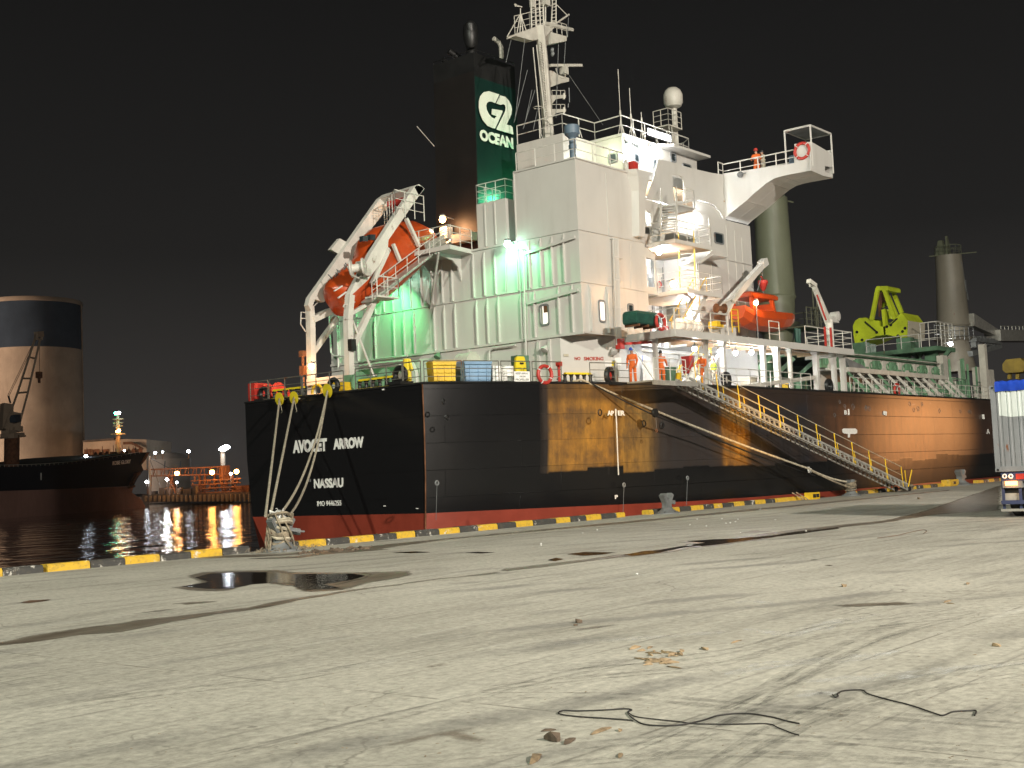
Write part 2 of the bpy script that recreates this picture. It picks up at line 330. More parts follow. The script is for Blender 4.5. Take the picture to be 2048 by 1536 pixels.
def water():
    m, n, l, b = _nodes('harbour_water')
    b.inputs['Base Color'].default_value = (.010, .007, .005, 1); b.inputs['Roughness'].default_value = .03; b.inputs['IOR'].default_value = 1.33
    h = mix(n, l, .35, noise(n, l, 2.4, 3, .55), noise(n, l, .7, 2, .5, (1, 1.3, 1)))
    nb = n.new('ShaderNodeBump'); nb.inputs['Strength'].default_value = 1; nb.inputs['Distance'].default_value = .42
    l.new(noise(n, l, .20, 2, .5, (1, 1.2, 1), off=(3, 8, 0)), nb.inputs['Height']); b2 = n.new('ShaderNodeBump'); b2.inputs['Strength'].default_value = .5; b2.inputs['Distance'].default_value = .06
    l.new(h, b2.inputs['Height']); l.new(nb.outputs[0], b2.inputs['Normal']); l.new(b2.outputs[0], b.inputs['Normal'])
    return m
M['water'] = water()
def kerbmat(name, col, chip, amt):
    m, n, l, b = _nodes(name)
    s = ramp(n, l, noise(n, l, 2.6, 9, .78), amt, amt+.05)
    c = mix(n, l, s, col, chip)
    d = ramp(n, l, noise(n, l, 5, 8, .75, off=(3, 3, 3)), .50, .66)
    c = mix(n, l, mixf(n, l, d, .6), c, (.10, .085, .06))
    l.new(c, b.inputs['Base Color']); b.inputs['Roughness'].default_value = .6
    l.new(bump(n, l, noise(n, l, 5, 6), .3, .02), b.inputs['Normal'])
    return m
M['kerb_y'] = kerbmat('chipped_yellow_kerb_paint', (.58, .37, .03), (.60, .58, .52), .60)
M['kerb_b'] = kerbmat('chipped_black_kerb_paint', (.045, .045, .042), (.60, .58, .52), .57)

# ---------------------------------------------------------------- mesh helpers
def wloc(o):
    v = V((0, 0, 0))
    while o is not None: v += o.location; o = o.parent
    return v
class MB:
    def __init__(s): s.v = []; s.f = []; s.m = []; s.q = []
    def add(s, vs_, fs, mi=0):
        k = len(s.v); s.q.append((k, len(s.f))); s.v += [V(a) for a in vs_]; s.f += [tuple(i+k for i in f) for f in fs]; s.m += [mi]*len(fs); return s
    def box(s, c, d, rz=0, mi=0):
        c = V(c); hx, hy, hz = d[0]/2, d[1]/2, d[2]/2; m_ = Matrix.Rotation(rz, 3, 'Z')
        vs_ = [c+m_@V((x, y, z)) for z in (-hz, hz) for x, y in ((-hx, -hy), (hx, -hy), (hx, hy), (-hx, hy))]
        return s.add(vs_, [(3, 2, 1, 0), (4, 5, 6, 7), (0, 1, 5, 4), (1, 2, 6, 5), (2, 3, 7, 6), (3, 0, 4, 7)], mi)
    def bx(s, a, b, mi=0):
        a, b = V(a), V(b); return s.box((a+b)/2, [abs(b[i]-a[i]) for i in range(3)], 0, mi)
    def beam(s, p, q, w_=.1, h_=None, up=(0, 0, 1), w2=None, h2=None, mi=0):
        p, q = V(p), V(q); h_ = h_ or w_; w2 = w2 or w_; h2 = h2 or h_; d = (q-p).normalized(); up = V(up)
        if abs(d.dot(up)) > .98: up = V((1, 0, 0))
        a = d.cross(up).normalized(); b_ = a.cross(d)
        vs_ = [p+a*x*w_/2+b_*y*h_/2 for x, y in ((-1, -1), (1, -1), (1, 1), (-1, 1))]+[q+a*x*w2/2+b_*y*h2/2 for x, y in ((-1, -1), (1, -1), (1, 1), (-1, 1))]
        return s.add(vs_, [(0, 1, 2, 3), (7, 6, 5, 4), (0, 4, 5, 1), (1, 5, 6, 2), (2, 6, 7, 3), (3, 7, 4, 0)], mi)
    def tube(s, pts, r=.03, n=6, r2=None, cap=True, mi=0):
        pts = [V(p) for p in pts]; rings = []
        N = len(pts); up = None
        for i, p in enumerate(pts):
            d = (pts[min(i+1, N-1)]-pts[max(i-1, 0)])
            d = d.normalized() if d.length > 1e-9 else V((0, 0, 1))
            if up is None: up = V((0, 0, 1)) if abs(d.z) < .95 else V((1, 0, 0))
            a = d.cross(up)
            if a.length < 1e-4: a = d.orthogonal()
            a.normalize(); b_ = a.cross(d); up = b_
            rr = r if r2 is None else r+(r2-r)*i/max(1, N-1)
            rings.append([p+(a*math.cos(t)+b_*math.sin(t))*rr for t in [2*math.pi*j/n for j in range(n)]])
        return s.loft(rings, True, cap, mi)
    def loft(s, rings, closed=True, cap=True, mi=0):
        n = len(rings[0]); vs_ = [p for r_ in rings for p in r_]; fs = []
        for i in range(len(rings)-1):
            for j in range(n if closed else n-1):
                k = (j+1) % n
                fs.append((i*n+j, i*n+k, (i+1)*n+k, (i+1)*n+j))
        if cap and closed:
            fs.append(tuple(range(n-1, -1, -1))); fs.append(tuple((len(rings)-1)*n+j for j in range(n)))
        return s.add(vs_, fs, mi)
    def lathe(s, c, prof, n=24, axis=(0, 0, 1), mi=0):
        c = V(c); q = V((0, 0, 1)).rotation_difference(V(axis))
        return s.loft([[c+q@V((r_*math.cos(2*math.pi*j/n), r_*math.sin(2*math.pi*j/n), z)) for j in range(n)] for r_, z in prof], True, True, mi)
    def prism(s, outer, ext, holes=(), mi=0):
        "polygon of world points (with holes) extruded by the vector ext"
        loops = [[V(p) for p in outer]]+[[V(p) for p in h] for h in holes]; ext = V(ext)
        tri = tessellate_polygon(loops); vs_ = [p for lp in loops for p in lp]; n = len(vs_)
        fs = [tuple(t) for t in tri]+[tuple(i+n for i in reversed(t)) for t in tri]; k = 0
        for lp in loops:
            m_ = len(lp)
            for j in range(m_): a, b_ = k+j, k+(j+1) % m_; fs.append((a, b_, b_+n, a+n))
            k += m_
        return s.add(vs_+[p+ext for p in vs_], fs, mi)
    def torus(s, c, R_, r_, axis=(0, 0, 1), n=24, k=8, a0=0, a1=360, mi=0):
        c = V(c); q = V((0, 0, 1)).rotation_difference(V(axis)); full = a1-a0 >= 360
        pts = [c+q@V((R_*math.cos(R(a0+(a1-a0)*i/n)), R_*math.sin(R(a0+(a1-a0)*i/n)), 0)) for i in range(n+(0 if full else 1))]
        if not full: return s.tube(pts, r_, k, mi=mi)
        rings = []
        for i, p in enumerate(pts):
            out = (p-c).normalized(); ax = q@V((0, 0, 1))
            rings.append([p+(out*math.cos(2*math.pi*j/k)+ax*math.sin(2*math.pi*j/k))*r_ for j in range(k)])
        rings.append(rings[0]); return s.loft(rings, True, False, mi)
    def rail(s, pts, h=1.05, bars=3, sp=1.5, r_=.022, stay=0):
        pts = [V(p) for p in pts]
        for b_ in range(bars): s.tube([p+V((0, 0, h*(b_+1)/bars)) for p in pts], r_*(1.15 if b_ == bars-1 else .75), 5)
        for a, b_ in zip(pts, pts[1:]):
            L = (b_-a).length; n = max(1, round(L/sp))
            for i in range(n+1):
                p = a.lerp(b_, i/n); s.tube([p, p+V((0, 0, h))], r_, 5)
                if stay and i % 2: s.tube([p+V((0, 0, h*.5)), p+V((stay, 0, 0))], r_*.8, 4)
        return s
    def pieces(s, name, mat, parent=None, smooth=False):
        "every added shape becomes an object of its own"
        last = None
        for i, (v0, f0) in enumerate(s.q):
            v1, f1 = s.q[i+1] if i+1 < len(s.q) else (len(s.v), len(s.f))
            m_ = MB(); m_.v = s.v[v0:v1]; m_.f = [tuple(a-v0 for a in f) for f in s.f[f0:f1]]; m_.m = s.m[f0:f1]
            last = m_.build(name, mat, parent, smooth)
        return last
    def build(s, name, mat, parent=None, smooth=False, local=False, bevel=0):
        me = bpy.data.meshes.new(name); off = V((0, 0, 0)) if local or parent is None else wloc(parent)
        me.from_pydata([tuple(p-off) for p in s.v], [], s.f)
        for mm in (mat if isinstance(mat, (list, tuple)) else [mat]): me.materials.append(M[mm])
        if any(s.m):
            for i, p in enumerate(me.polygons): p.material_index = s.m[i]
        import bmesh
        b_ = bmesh.new(); b_.from_mesh(me); bmesh.ops.recalc_face_normals(b_, faces=b_.faces)
        if bevel: bmesh.ops.bevel(b_, geom=list(b_.edges), offset=bevel, segments=2, affect='EDGES', clamp_overlap=True)
        b_.to_mesh(me); b_.free()
        if smooth:
            for p in me.polygons: p.use_smooth = True
            try: me.set_sharp_from_angle(angle=R(40))
            except Exception: pass
        o = bpy.data.objects.new(name, me); COL.objects.link(o)
        if parent is not None: o.parent = parent
        return o
def tag(o, label=None, cat=None, group=None, kind=None):
    if label: o['label'] = label
    if cat: o['category'] = cat
    if group: o['group'] = group
    if kind: o['kind'] = kind
    return o
def empty(name, loc, label, cat, group=None, rz=0):
    o = bpy.data.objects.new(name, None); COL.objects.link(o); o.location = loc; o.rotation_euler = (0, 0, rz)
    o.empty_display_size = .3
    return tag(o, label, cat, group)
def copy_tree(o, parent=None):
    c = o.copy(); COL.objects.link(c)
    if parent is not None: c.parent = parent
    for ch in list(o.children): copy_tree(ch, c)
    return c
def text(name, s_, mat, parent, origin, xdir, ydir, height, width=None, depth=.02, bold=.02, font_shear=0):
    cu = bpy.data.curves.new(name, 'FONT'); cu.body = s_; cu.size = 1; cu.extrude = .5; cu.offset = bold; cu.resolution_u = 3; cu.shear = font_shear
    t = bpy.data.objects.new(name, cu); COL.objects.link(t); bpy.context.view_layer.update()
    me = bpy.data.meshes.new_from_object(t.evaluated_get(bpy.context.evaluated_depsgraph_get()))
    bpy.data.objects.remove(t)
    xs = [v.co.x for v in me.vertices]; ys = [v.co.y for v in me.vertices]
    x0, x1, y0, y1 = min(xs), max(xs), min(ys), max(ys)
    sy = height/(y1-y0); sx = sy if width is None else width/(x1-x0)
    xd, yd = V(xdir).normalized(), V(ydir).normalized(); zd = xd.cross(yd); off = wloc(parent) if parent else V((0, 0, 0))
    for v in me.vertices:
        v.co = V(origin)+xd*(v.co.x-x0)*sx+yd*(v.co.y-y0)*sy+zd*(v.co.z)*depth-off
    me.materials.clear(); me.materials.append(M[mat]); me.name = name
    o = bpy.data.objects.new(name, me); COL.objects.link(o)
    if parent: o.parent = parent
    return o
def lamp_part(parent, p, mat, r_=.12, power=0, col=(1, 1, 1), arm=None, off=(0, 0, 0)):
    "a bulkhead lamp: hood, glass and the light it gives"
    p = V(p); h = MB()
    h.lathe(p+V((0, 0, r_*.9)), [(.02, .12), (r_*.8, .10), (r_*1.05, 0), (r_*.9, -.01)], 10)
    if arm is not None: h.tube([p+V((0, 0, r_*1.2)), V(arm)], .03, 5)
    f = h.build('lamp_fitting', 'greysteel', parent)
    g = MB().lathe(p, [(.02, -r_), (r_*.7, -r_*.7), (r_, 0), (r_*.75, r_*.65), (.02, r_*.8)], 12).build('lamp_glass', mat, f, True)
    if power: lamp('lamp_light', p+V(off), power, col, r_)
    return g

# ================================================================ SETTING
WZ = -2.2; KY = 29.8; KB = 30.2
g = MB(); g.add([(-120, -160, 0), (420, -160, 0), (420, KB, 0), (-120, KB, 0)], [(0, 1, 2, 3)])
g.add([(-120, KB, 0), (420, KB, 0), (420, KB, -6), (-120, KB, -6)], [(0, 1, 2, 3)])
tag(g.build('quay_ground', 'concrete'), kind='structure')
tag(MB().add([(-900, KB-.5, WZ), (2600, KB-.5, WZ), (2600, 2600, WZ), (-900, 2600, WZ)], [(0, 1, 2, 3)]).build('harbour_water', 'water'), kind='structure')

def kx(px): return SY(px, 1153-.0953*px, KY).x
segs = [(-260, -180, 'y'), (-180, -90, 'b'), (-90, 6, 'y'), (6, 88, 'b'), (95, 181, 'y'), (181, 251, 'b'), (251, 321, 'y'), (321, 383, 'b'), (383, 446, 'y'), (446, 500, 'b'), (561, 598, 'b'), (598, 653, 'y'),
 (653, 700, 'b'), (700, 749, 'y'), (749, 794, 'b'), (794, 831, 'y'), (833, 879, 'b'), (879, 920, 'y'), (920, 957, 'b'), (957, 996, 'y'), (996, 1033, 'b'), (1033, 1067, 'y'), (1067, 1113, 'b'), (1114, 1142, 'y'),
 (1142, 1173, 'b'), (1173, 1203, 'y'), (1203, 1234, 'b'), (1234, 1251, 'y'), (1299, 1308, 'y'), (1308, 1334, 'b'), (1334, 1360, 'y'), (1360, 1383, 'b'), (1383, 1408, 'y'), (1408, 1429, 'b'), (1429, 1446, 'y'),
 (1448, 1469, 'b'), (1469, 1490, 'y'), (1490, 1511, 'b'), (1511, 1532, 'y'), (1532, 1551, 'b'), (1551, 1590, 'y'), (1592, 1613, 'y'), (1613, 1636, 'b'), (1704, 1716, 'y'), (1716, 1737, 'b'), (1737, 1757, 'y'),
 (1757, 1775, 'b'), (1775, 1790, 'y'), (1818, 1834, 'y'), (1834, 1847, 'b'), (1847, 1862, 'y'), (1862, 1876, 'b'), (1876, 1889, 'y'), (1889, 1900, 'b'), (1900, 1913, 'y'), (1913, 1925, 'b'), (1958, 1968, 'y'),
 (1968, 1978, 'b'), (1978, 1989, 'y'), (1989, 2000, 'b'), (2000, 2012, 'y'), (2012, 2026, 'b'), (2026, 2040, 'y')]
kb = MB()
def kerbseg(xa, xb, c):
    top = .205+random.uniform(-.012, .012); yj = random.uniform(-.015, .015)
    prof = [(KY+yj, 0), (KY+yj+.01, top-.05), (KY+yj+.05, top), (KB-.05, top), (KB-.003, top-.05), (KB-.003, 0)]
    kb.loft([[V((xa+.012, y, z)) for y, z in prof], [V((xb-.012, y, z)) for y, z in prof]], True, True, 0 if c == 'y' else 1)
for a, b_, c in segs: kerbseg(kx(a), kx(b_), c)
x = kx(2040)
for i in range(40): kerbseg(x, x+2.3, 'by'[i % 2]); x += 2.3
x = kx(-260)
for i in range(12): kerbseg(x-1.9, x, 'by'[i % 2]); x -= 1.9
tag(kb.build('kerb', ['kerb_y', 'kerb_b']), kind='structure')

def sheet(name, pts, mat, z, jit=.0, kind='structure', dy=0):
    if mat == 'puddle': sheet('damp_patch', margin(pts, .12), 'damp', z-.0035, .06)
    ps = [GZ(x_, y_) for x_, y_ in pts]; out = []
    for i, p in enumerate(ps):
        q = ps[(i+1) % len(ps)]; L = (q-p).length; n = max(1, min(14, int(L/.35)))
        for k in range(n):
            t = p.lerp(q, k/n); a = math.sin(t.x*3.1+t.y*1.7)+.6*math.sin(t.x*7.3-t.y*5.1)
            out.append(V((t.x+jit*.6*a, t.y+jit*a, z)))
    P2 = np.array([(p.x, p.y) for p in out]); lo_, hi_ = P2.min(0)-.15, P2.max(0)+.15
    st_ = float(max(.045, min(.5, math.sqrt((hi_[0]-lo_[0])*(hi_[1]-lo_[1]))/150)))
    gx, gy = np.arange(lo_[0], hi_[0]+st_, st_), np.arange(lo_[1], hi_[1]+st_, st_); X_, Y_ = np.meshgrid(gx, gy, indexing='ij'); xx, yy = X_.ravel(), Y_.ravel()
    dmin = np.full(xx.shape, 1e9); ins = np.zeros(xx.shape, bool)
    for i in range(len(P2)):
        a_, b_ = P2[i], P2[(i+1) % len(P2)]; ab = b_-a_; t = np.clip(((xx-a_[0])*ab[0]+(yy-a_[1])*ab[1])/max(1e-9, ab@ab), 0, 1)
        dmin = np.minimum(dmin, np.hypot(xx-a_[0]-t*ab[0], yy-a_[1]-t*ab[1]))
        c_ = (a_[1] > yy) != (b_[1] > yy)
        if abs(ab[1]) > 1e-9: ins ^= c_ & (xx < (b_[0]-a_[0])*(yy-a_[1])/(b_[1]-a_[1])+a_[0])
    sd = np.where(ins, dmin, -dmin); ny = len(gy); K = sd.reshape(X_.shape)
    keep = np.maximum(np.maximum(K[:-1, :-1], K[1:, :-1]), np.maximum(K[:-1, 1:], K[1:, 1:])) > -.12; I, J = np.nonzero(keep)
    idx = {}; vs2, fs2, at2 = [], [], []
    for i, j in zip(I.tolist(), J.tolist()):
        f = []
        for q in ((i, j), (i+1, j), (i+1, j+1), (i, j+1)):
            if q not in idx: idx[q] = len(vs2); vs2.append((float(gx[q[0]]), float(gy[q[1]]), z)); at2.append(float(K[q]))
            f.append(idx[q])
        fs2.append(tuple(f))
    me = bpy.data.meshes.new(name); me.from_pydata(vs2, [], fs2); me.materials.append(M[mat])
    at = me.attributes.new('edge', 'FLOAT', 'POINT'); at.data.foreach_set('value', at2)
    o = bpy.data.objects.new(name, me); COL.objects.link(o); return tag(o, kind=kind)
def margin(pts, k):
    cx_ = sum(p[0] for p in pts)/len(pts); cy_ = sum(p[1] for p in pts)/len(pts)
    return [(cx_+(p[0]-cx_)*(1+k)+math.sin(i*2.3)*2, cy_+(p[1]-cy_)*(1+k*2.2)+math.sin(i*1.7)) for i, p in enumerate(pts)]
def L_(pts): return [(x_/2.048, 1000+y_/2.048) for x_, y_ in pts]
def R_(pts): return [(1000+x_/1.954, 1000+y_/1.954) for x_, y_ in pts]
sheet('damp_strip', L_([(-260, 612), (0, 578), (170, 550), (350, 520), (560, 492), (700, 480), (850, 460), (1000, 440), (1200, 403), (1500, 360), (1800, 322), (2048, 293), (2048, 300), (1800, 327), (1500, 367), (1300, 400), (1100, 441), (900, 470), (710, 500), (600, 525), (500, 547), (330, 556), (120, 585), (0, 597), (-260, 640)]), 'damp', .004, .05)
sheet('damp_strip', R_([(0, 270), (260, 241), (480, 212), (650, 190), (900, 150), (1100, 122), (1300, 100), (1500, 80), (1650, 45), (1960, -60), (1960, 40), (1720, 55), (1500, 90), (1300, 112), (1100, 138), (900, 166), (650, 208), (480, 224), (260, 252), (0, 284)]), 'damp', .004, .05)
sheet('puddle', L_([(740, 357), (800, 345), (850, 337), (795, 318), (860, 303), (1000, 297), (1130, 297), (1200, 305), (1300, 303), (1450, 303), (1500, 312), (1440, 330), (1330, 348), (1400, 362), (1250, 372), (1200, 355), (1210, 345), (1130, 340), (1040, 347), (940, 365), (850, 365)]), 'puddle', .009, .04)
sheet('damp_patch', L_([(1180, 303), (1330, 300), (1480, 296), (1680, 291), (1697, 303), (1640, 320), (1500, 345), (1400, 372), (1240, 381), (1190, 355), (1100, 345), (1080, 310)]), 'damp', .005, .06)
sheet('puddle', L_([(78, 421), (120, 412), (212, 409), (180, 416), (120, 422)]), 'puddle', .006, .02)
sheet('damp_patch', L_([(690, 427), (780, 418), (905, 415), (860, 422), (760, 431)]), 'damp', .006, .02)
sheet('damp_patch', L_([(545, 468), (640, 452), (740, 443), (660, 458)]), 'damp', .006, .02)
sheet('puddle', L_([(1010, 240), (1200, 232), (1330, 213), (1560, 200), (1600, 203), (1350, 222), (1230, 238), (1050, 243)]), 'damp', .006, .03)
sheet('puddle', L_([(1600, 215), (1700, 211), (1770, 214), (1680, 219)]), 'puddle', .006, .02)
sheet('puddle', L_([(1900, 217), (1960, 213), (2030, 215), (1970, 220)]), 'puddle', .006, .02)
sheet('puddle', R_([(480, 216), (560, 200), (620, 197), (720, 180), (760, 180), (650, 200), (600, 212), (520, 220)]), 'puddle', .009, .02)
sheet('puddle', R_([(720, 162), (830, 155), (930, 151), (1060, 140), (1180, 122), (1320, 108), (1330, 112), (1180, 132), (1020, 152), (900, 168), (790, 182), (740, 178), (800, 168)]), 'puddle', .009, .03)
sheet('puddle', R_([(260, 212), (330, 204), (450, 206), (400, 214), (330, 219)]), 'puddle', .009, .03)
sheet('puddle', R_([(930, 128), (1000, 120), (1070, 122), (1000, 129)]), 'damp', .006, .02)
sheet('puddle', R_([(180, 236), (220, 226), (250, 232), (215, 240)]), 'puddle', .009, .02)
sheet('damp_patch', R_([(1290, 412), (1400, 404), (1560, 398), (1640, 405), (1560, 412), (1420, 418), (1320, 420)]), 'damp', .006, .03)
sheet('damp_patch', R_([(260, 508), (350, 496), (540, 480), (420, 498), (300, 510)]), 'damp', .006, .03)
sheet('puddle', R_([(1195, 235), (1250, 233), (1230, 237)]), 'puddle', .006, .01)
sheet('puddle', R_([(1258, 256), (1310, 255), (1290, 259)]), 'puddle', .006, .01)
sheet('damp_patch', [(740, 1497), (830, 1475), (900, 1462), (985, 1446), (930, 1466), (990, 1482), (960, 1490), (880, 1474), (800, 1494)], 'stain', .002, .03)
sheet('damp_patch', [(840, 1336), (880, 1328), (906, 1325), (890, 1333), (855, 1337)], 'stain', .002, .02)
def stroke(pts, w_, mat, z=.0015, name='tyre_mark'):
    ps = []
    for i in range(len(pts)-1):
        p0, p1, p2, p3 = [pts[max(0, min(len(pts)-1, k))] for k in (i-1, i, i+1, i+2)]
        for k in range(8):
            t = k/8; ps.append(tuple(.5*((2*p1[c])+(p2[c]-p0[c])*t+(2*p0[c]-5*p1[c]+4*p2[c]-p3[c])*t*t+(3*p1[c]-p0[c]-3*p2[c]+p3[c])*t**3) for c in (0, 1)))
    ps.append(pts[-1]); q = [GZ(*p) for p in ps]; L, Rr = [], []
    for i, p in enumerate(q):
        d = (q[min(i+1, len(q)-1)]-q[max(i-1, 0)]).normalized(); nn = V((-d.y, d.x, 0)); e_ = min(1, 4*i/len(q), 4*(len(q)-1-i)/len(q))
        ww = w_*(.15+.85*e_)*(1+.25*math.sin(i*1.1)); L.append(V((p.x, p.y, z))+nn*ww/2); Rr.append(V((p.x, p.y, z))-nn*ww/2)
    m_ = MB(); m_.loft([L, Rr], False, False); tag(m_.build(name, mat), kind='structure')
def par(pts, dy): return [(a, b_+dy*(b_-930)/400) for a, b_ in pts]
T1 = [(980, 1345), (1200, 1325), (1450, 1300), (1700, 1240), (2100, 1205)]; T2 = [(960, 1385), (1250, 1388), (1500, 1408), (1800, 1428), (2100, 1452)]
T3 = [(1250, 1500), (1480, 1400), (1620, 1320), (1780, 1250), (1960, 1205)]; T4 = [(300, 1536), (600, 1470), (900, 1400), (1150, 1340), (1330, 1310)]
T5 = [(1400, 1536), (1560, 1440), (1760, 1370), (2100, 1310)]; T6 = [(-60, 1440), (250, 1390), (600, 1350), (900, 1290)]; T7 = [(1000, 1500), (1400, 1470), (1750, 1480), (2100, 1500)]
for i, T in enumerate((T1, T2, T3, T4, T5, T6, T7)):
    for k, dy in enumerate((0, 9, 26, 33)[:4 if i % 2 == 0 else 2]): stroke(par(T, dy), .07+.03*((i+k) % 3), 'rubbermark', .0012+.0001*(i*4+k))
for i, T in enumerate(([(1490, 1258), (1590, 1268), (1660, 1248), (1760, 1228)], [(1590, 1362), (1720, 1358), (1850, 1345), (2060, 1325)], [(1450, 1350), (1560, 1328), (1700, 1318), (1800, 1300)], [(1470, 1205), (1510, 1203), (1545, 1207)], [(1600, 1395), (1635, 1385), (1660, 1390)], [(1100, 1290), (1300, 1275), (1480, 1262)])):
    stroke(T, .34 if i < 3 else .22, 'dust', .0005+.0001*i, 'dust_smear')
# shallow edge drain line beside the kerb
sheet('damp_strip', [(90, 1131), (300, 1119), (520, 1114), (760, 1098), (900, 1079), (1250, 1047), (1600, 1012), (1900, 981), (1900, 979.5), (1600, 1009), (1250, 1043), (900, 1076), (760, 1090), (560, 1108), (300, 1115)], 'damp', .003, .04)

# ================================================================ BACKGROUND
def cyl_silo(px, ybase, ytop, r, dist_z, name, label, cat, mats, band, seam=True):
    hx_ = V((CF.x, CF.y, 0)).normalized(); d_ = CR*((px-1024)/F_PX)-CU*((ybase-768)/F_PX)+CF
    c = CAMP+d_*(dist_z/d_.dot(hx_)); c.z = WZ; r = r/F_PX*dist_z*1.03
    top = P(px, ytop, 0, c.x).z
    e_ = empty(name, (c.x, c.y, WZ), label, cat)
    zb = P(px, band, 0, c.x).z if band else top
    MB().lathe((c.x, c.y, 0), [(r, WZ), (r, zb)], 72).build('shaft', mats[0], e_, True)
    if band: MB().lathe((c.x, c.y, 0), [(r+.02, zb), (r+.02, top-1.4)], 72).build('painted_band', mats[1], e_, True)
    t = MB().lathe((c.x, c.y, 0), [(r+.35, top-1.5), (r+.35, top-.5), (r+.1, top), (.5, top+1)], 72)
    t.build('roof_rim', mats[0], e_, True)
    return e_, c, top
FD = 330
so, sc, stop = cyl_silo(72, 985, 604, 91, 430, 'cement_silo', 'huge round cream silo with dark blue top band behind the far ship', 'silo', ('silo', 'siloblue'), 702)
sb = MB()
cd = (V((sc.x, sc.y, 0))-V((0, 0, 0))).normalized()
for ang in (-62, 74):
    q = Matrix.Rotation(R(ang), 3, 'Z')@(-cd); sb.beam(V((sc.x, sc.y, WZ))+q*16.3, V((sc.x, sc.y, stop-1.5))+q*16.3, .5, .3)
sb.build('seam_pipe', 'silo', so)
so2, sc2, _ = cyl_silo(-82, 988, 606, 91, 450, 'cement_silo', 'second cream silo, cut off by the left edge of the picture', 'silo', ('silo', 'siloblue'), 702)
lamp('added_shore_spot', (sc.x-.77*95-.63*105, sc.y-.63*95+.77*105, 26), 330000, (1, .78, .62), 2, 'SPOT', (sc.x, sc.y, 18), 75, .5)  # added unseen spot that brightens the silo
lamp('added_shore_spot', (sc.x-.77*170-.63*120, sc.y-.63*170+.77*120, 30), 200000, (1, .62, .42), 2, 'SPOT', (sc.x+20, sc.y-60, 2), 60, .6)  # second added spot, for the far ship

# the ship across the basin
A = GZ(0, 1038, WZ); B = GZ(286, 1016, WZ); ud = (B-A).normalized(); nd = V((-ud.y, ud.x, 0))
if nd.dot(A) < 0: nd = -nd
def K(px, py, back=0.0):
    "point on the far ship's side plane"
    d = CR*((px-1024)/F_PX)-CU*((py-768)/F_PX)+CF
    t = (A+nd*back-CAMP).dot(nd)/d.dot(nd); return CAMP+d*t
ks = empty('bulk_carrier', A, 'dark blue ship with faded pink belly moored across the basin', 'ship')
def kpoly(pxs): return [K(a, b_) for a, b_ in pxs]
MB().prism(kpoly([(-330, 1000), (0, 982), (150, 977), (267, 972), (276, 955), (287, 940), (283, 930), (291, 920), (300, 904), (240, 908), (160, 920), (120, 930), (0, 934), (-330, 950)]), nd*24).build('hull_side', 'kobe_black', ks)
MB().prism(kpoly([(-330, 1000.3), (0, 982.3), (150, 977.3), (267, 972.3), (264, 985), (272, 991), (284, 1000), (290, 1012), (289, 1030), (0, 1058), (-330, 1082)]), nd*24).build('boottop', 'kobe_pink', ks)
rr_ = MB()
for a in range(0, 288, 9): rr_.tube([K(a, 934-(a/288)**2*28), K(a, 930-(a/288)**2*28)], .05, 4)
rr_.tube([K(a, 930-(a/288)**2*28) for a in range(0, 288, 9)], .05, 4); rr_.build('railing', 'offwhite', ks)
bw = MB().prism([K(a, b_, -.3) for a, b_ in ((282, 928), (290, 921), (299, 905), (294, 906), (284, 924))], nd*.5); bw.build('bow_rim', 'brownsteel', ks)
an = MB(); an.beam(K(262, 968, -.5), K(273, 948, -.5), .8, .5); an.beam(K(258, 975, -.5), K(268, 972, -.5), .7, .5); an.beam(K(270, 950, -.5), K(278, 946, -.5), .9, .7); an.build('anchor', 'brownsteel', ks)
sl = K(225, 930, -.15); text('lettering', 'KOBE GLORY', 'letter', ks, K(225, 930.5, -.2), (K(262, 926, 0)-K(225, 930, 0)), (0, 0, 1), .95, (K(262, 927, 0)-K(225, 930, 0)).length, .05, .02, .2)
tx = MB(); tx.beam(K(82, 946, -.2), K(82, 960, -.2), .35, .1); tx.build('draught_mark', 'letter', ks)
# winches and hatch gear on the far deck
wm = MB()
for i in range(26):
    a = 170+i*4.4; y0 = 934-(a/288)**2*28
    p = K(a, y0, 4+random.random()*8); s_ = .5+random.random()*.9
    if i % 3 == 0: wm.lathe(p+V((0, 0, s_*.6)), [(s_, -.6), (s_*.5, -.5), (s_*.5, .5), (s_, .6)], 12, tuple(nd))
    else: wm.box(p+V((0, 0, s_*.5)), (s_, s_, s_*1.6)); wm.tube([p, p+V((0, 0, s_*2.6))], .1, 4)
wm.build('deck_machinery', 'brownsteel', ks)
def klamp(px, py, back, mat, r_, power, col): 
    p = K(px, py, back); lamp_part(ks, p, mat, r_, power, col, off=-nd*1.0)
# deck crane of the far ship
cp = lambda a, b_, k=6.0: K(a, b_, k)
MB().tube([cp(23, 935), cp(24, 871)], 1.55, 14).build('crane_pedestal', 'brownsteel', ks, True)
h = MB(); h.beam(cp(10, 862), cp(38, 858), 1.8, 1.2); h.beam(cp(14, 872), cp(36, 870), 3.0, 1.0); h.beam(cp(11, 861), cp(14, 808), 1.6, 2.2); h.beam(cp(24, 862), cp(27, 826), 2.2, 2.6); h.beam(cp(0, 876), cp(50, 872), .5, .4)
h.build('crane_house', 'silo', ks)
MB().beam(cp(25, 838, 4.4), cp(36, 836, 4.4), 1.3, 1.5).build('crane_cab', 'siloblue', ks)
j = MB()
LL = [(9, 858), (35, 786), (71, 674)]; RR = [(37, 855), (56, 784), (80, 680)]
for k in (5.0, 7.5):
    j.tube([cp(a, b_, k) for a, b_ in LL], .26, 6); j.tube([cp(a, b_, k) for a, b_ in RR], .26, 6)
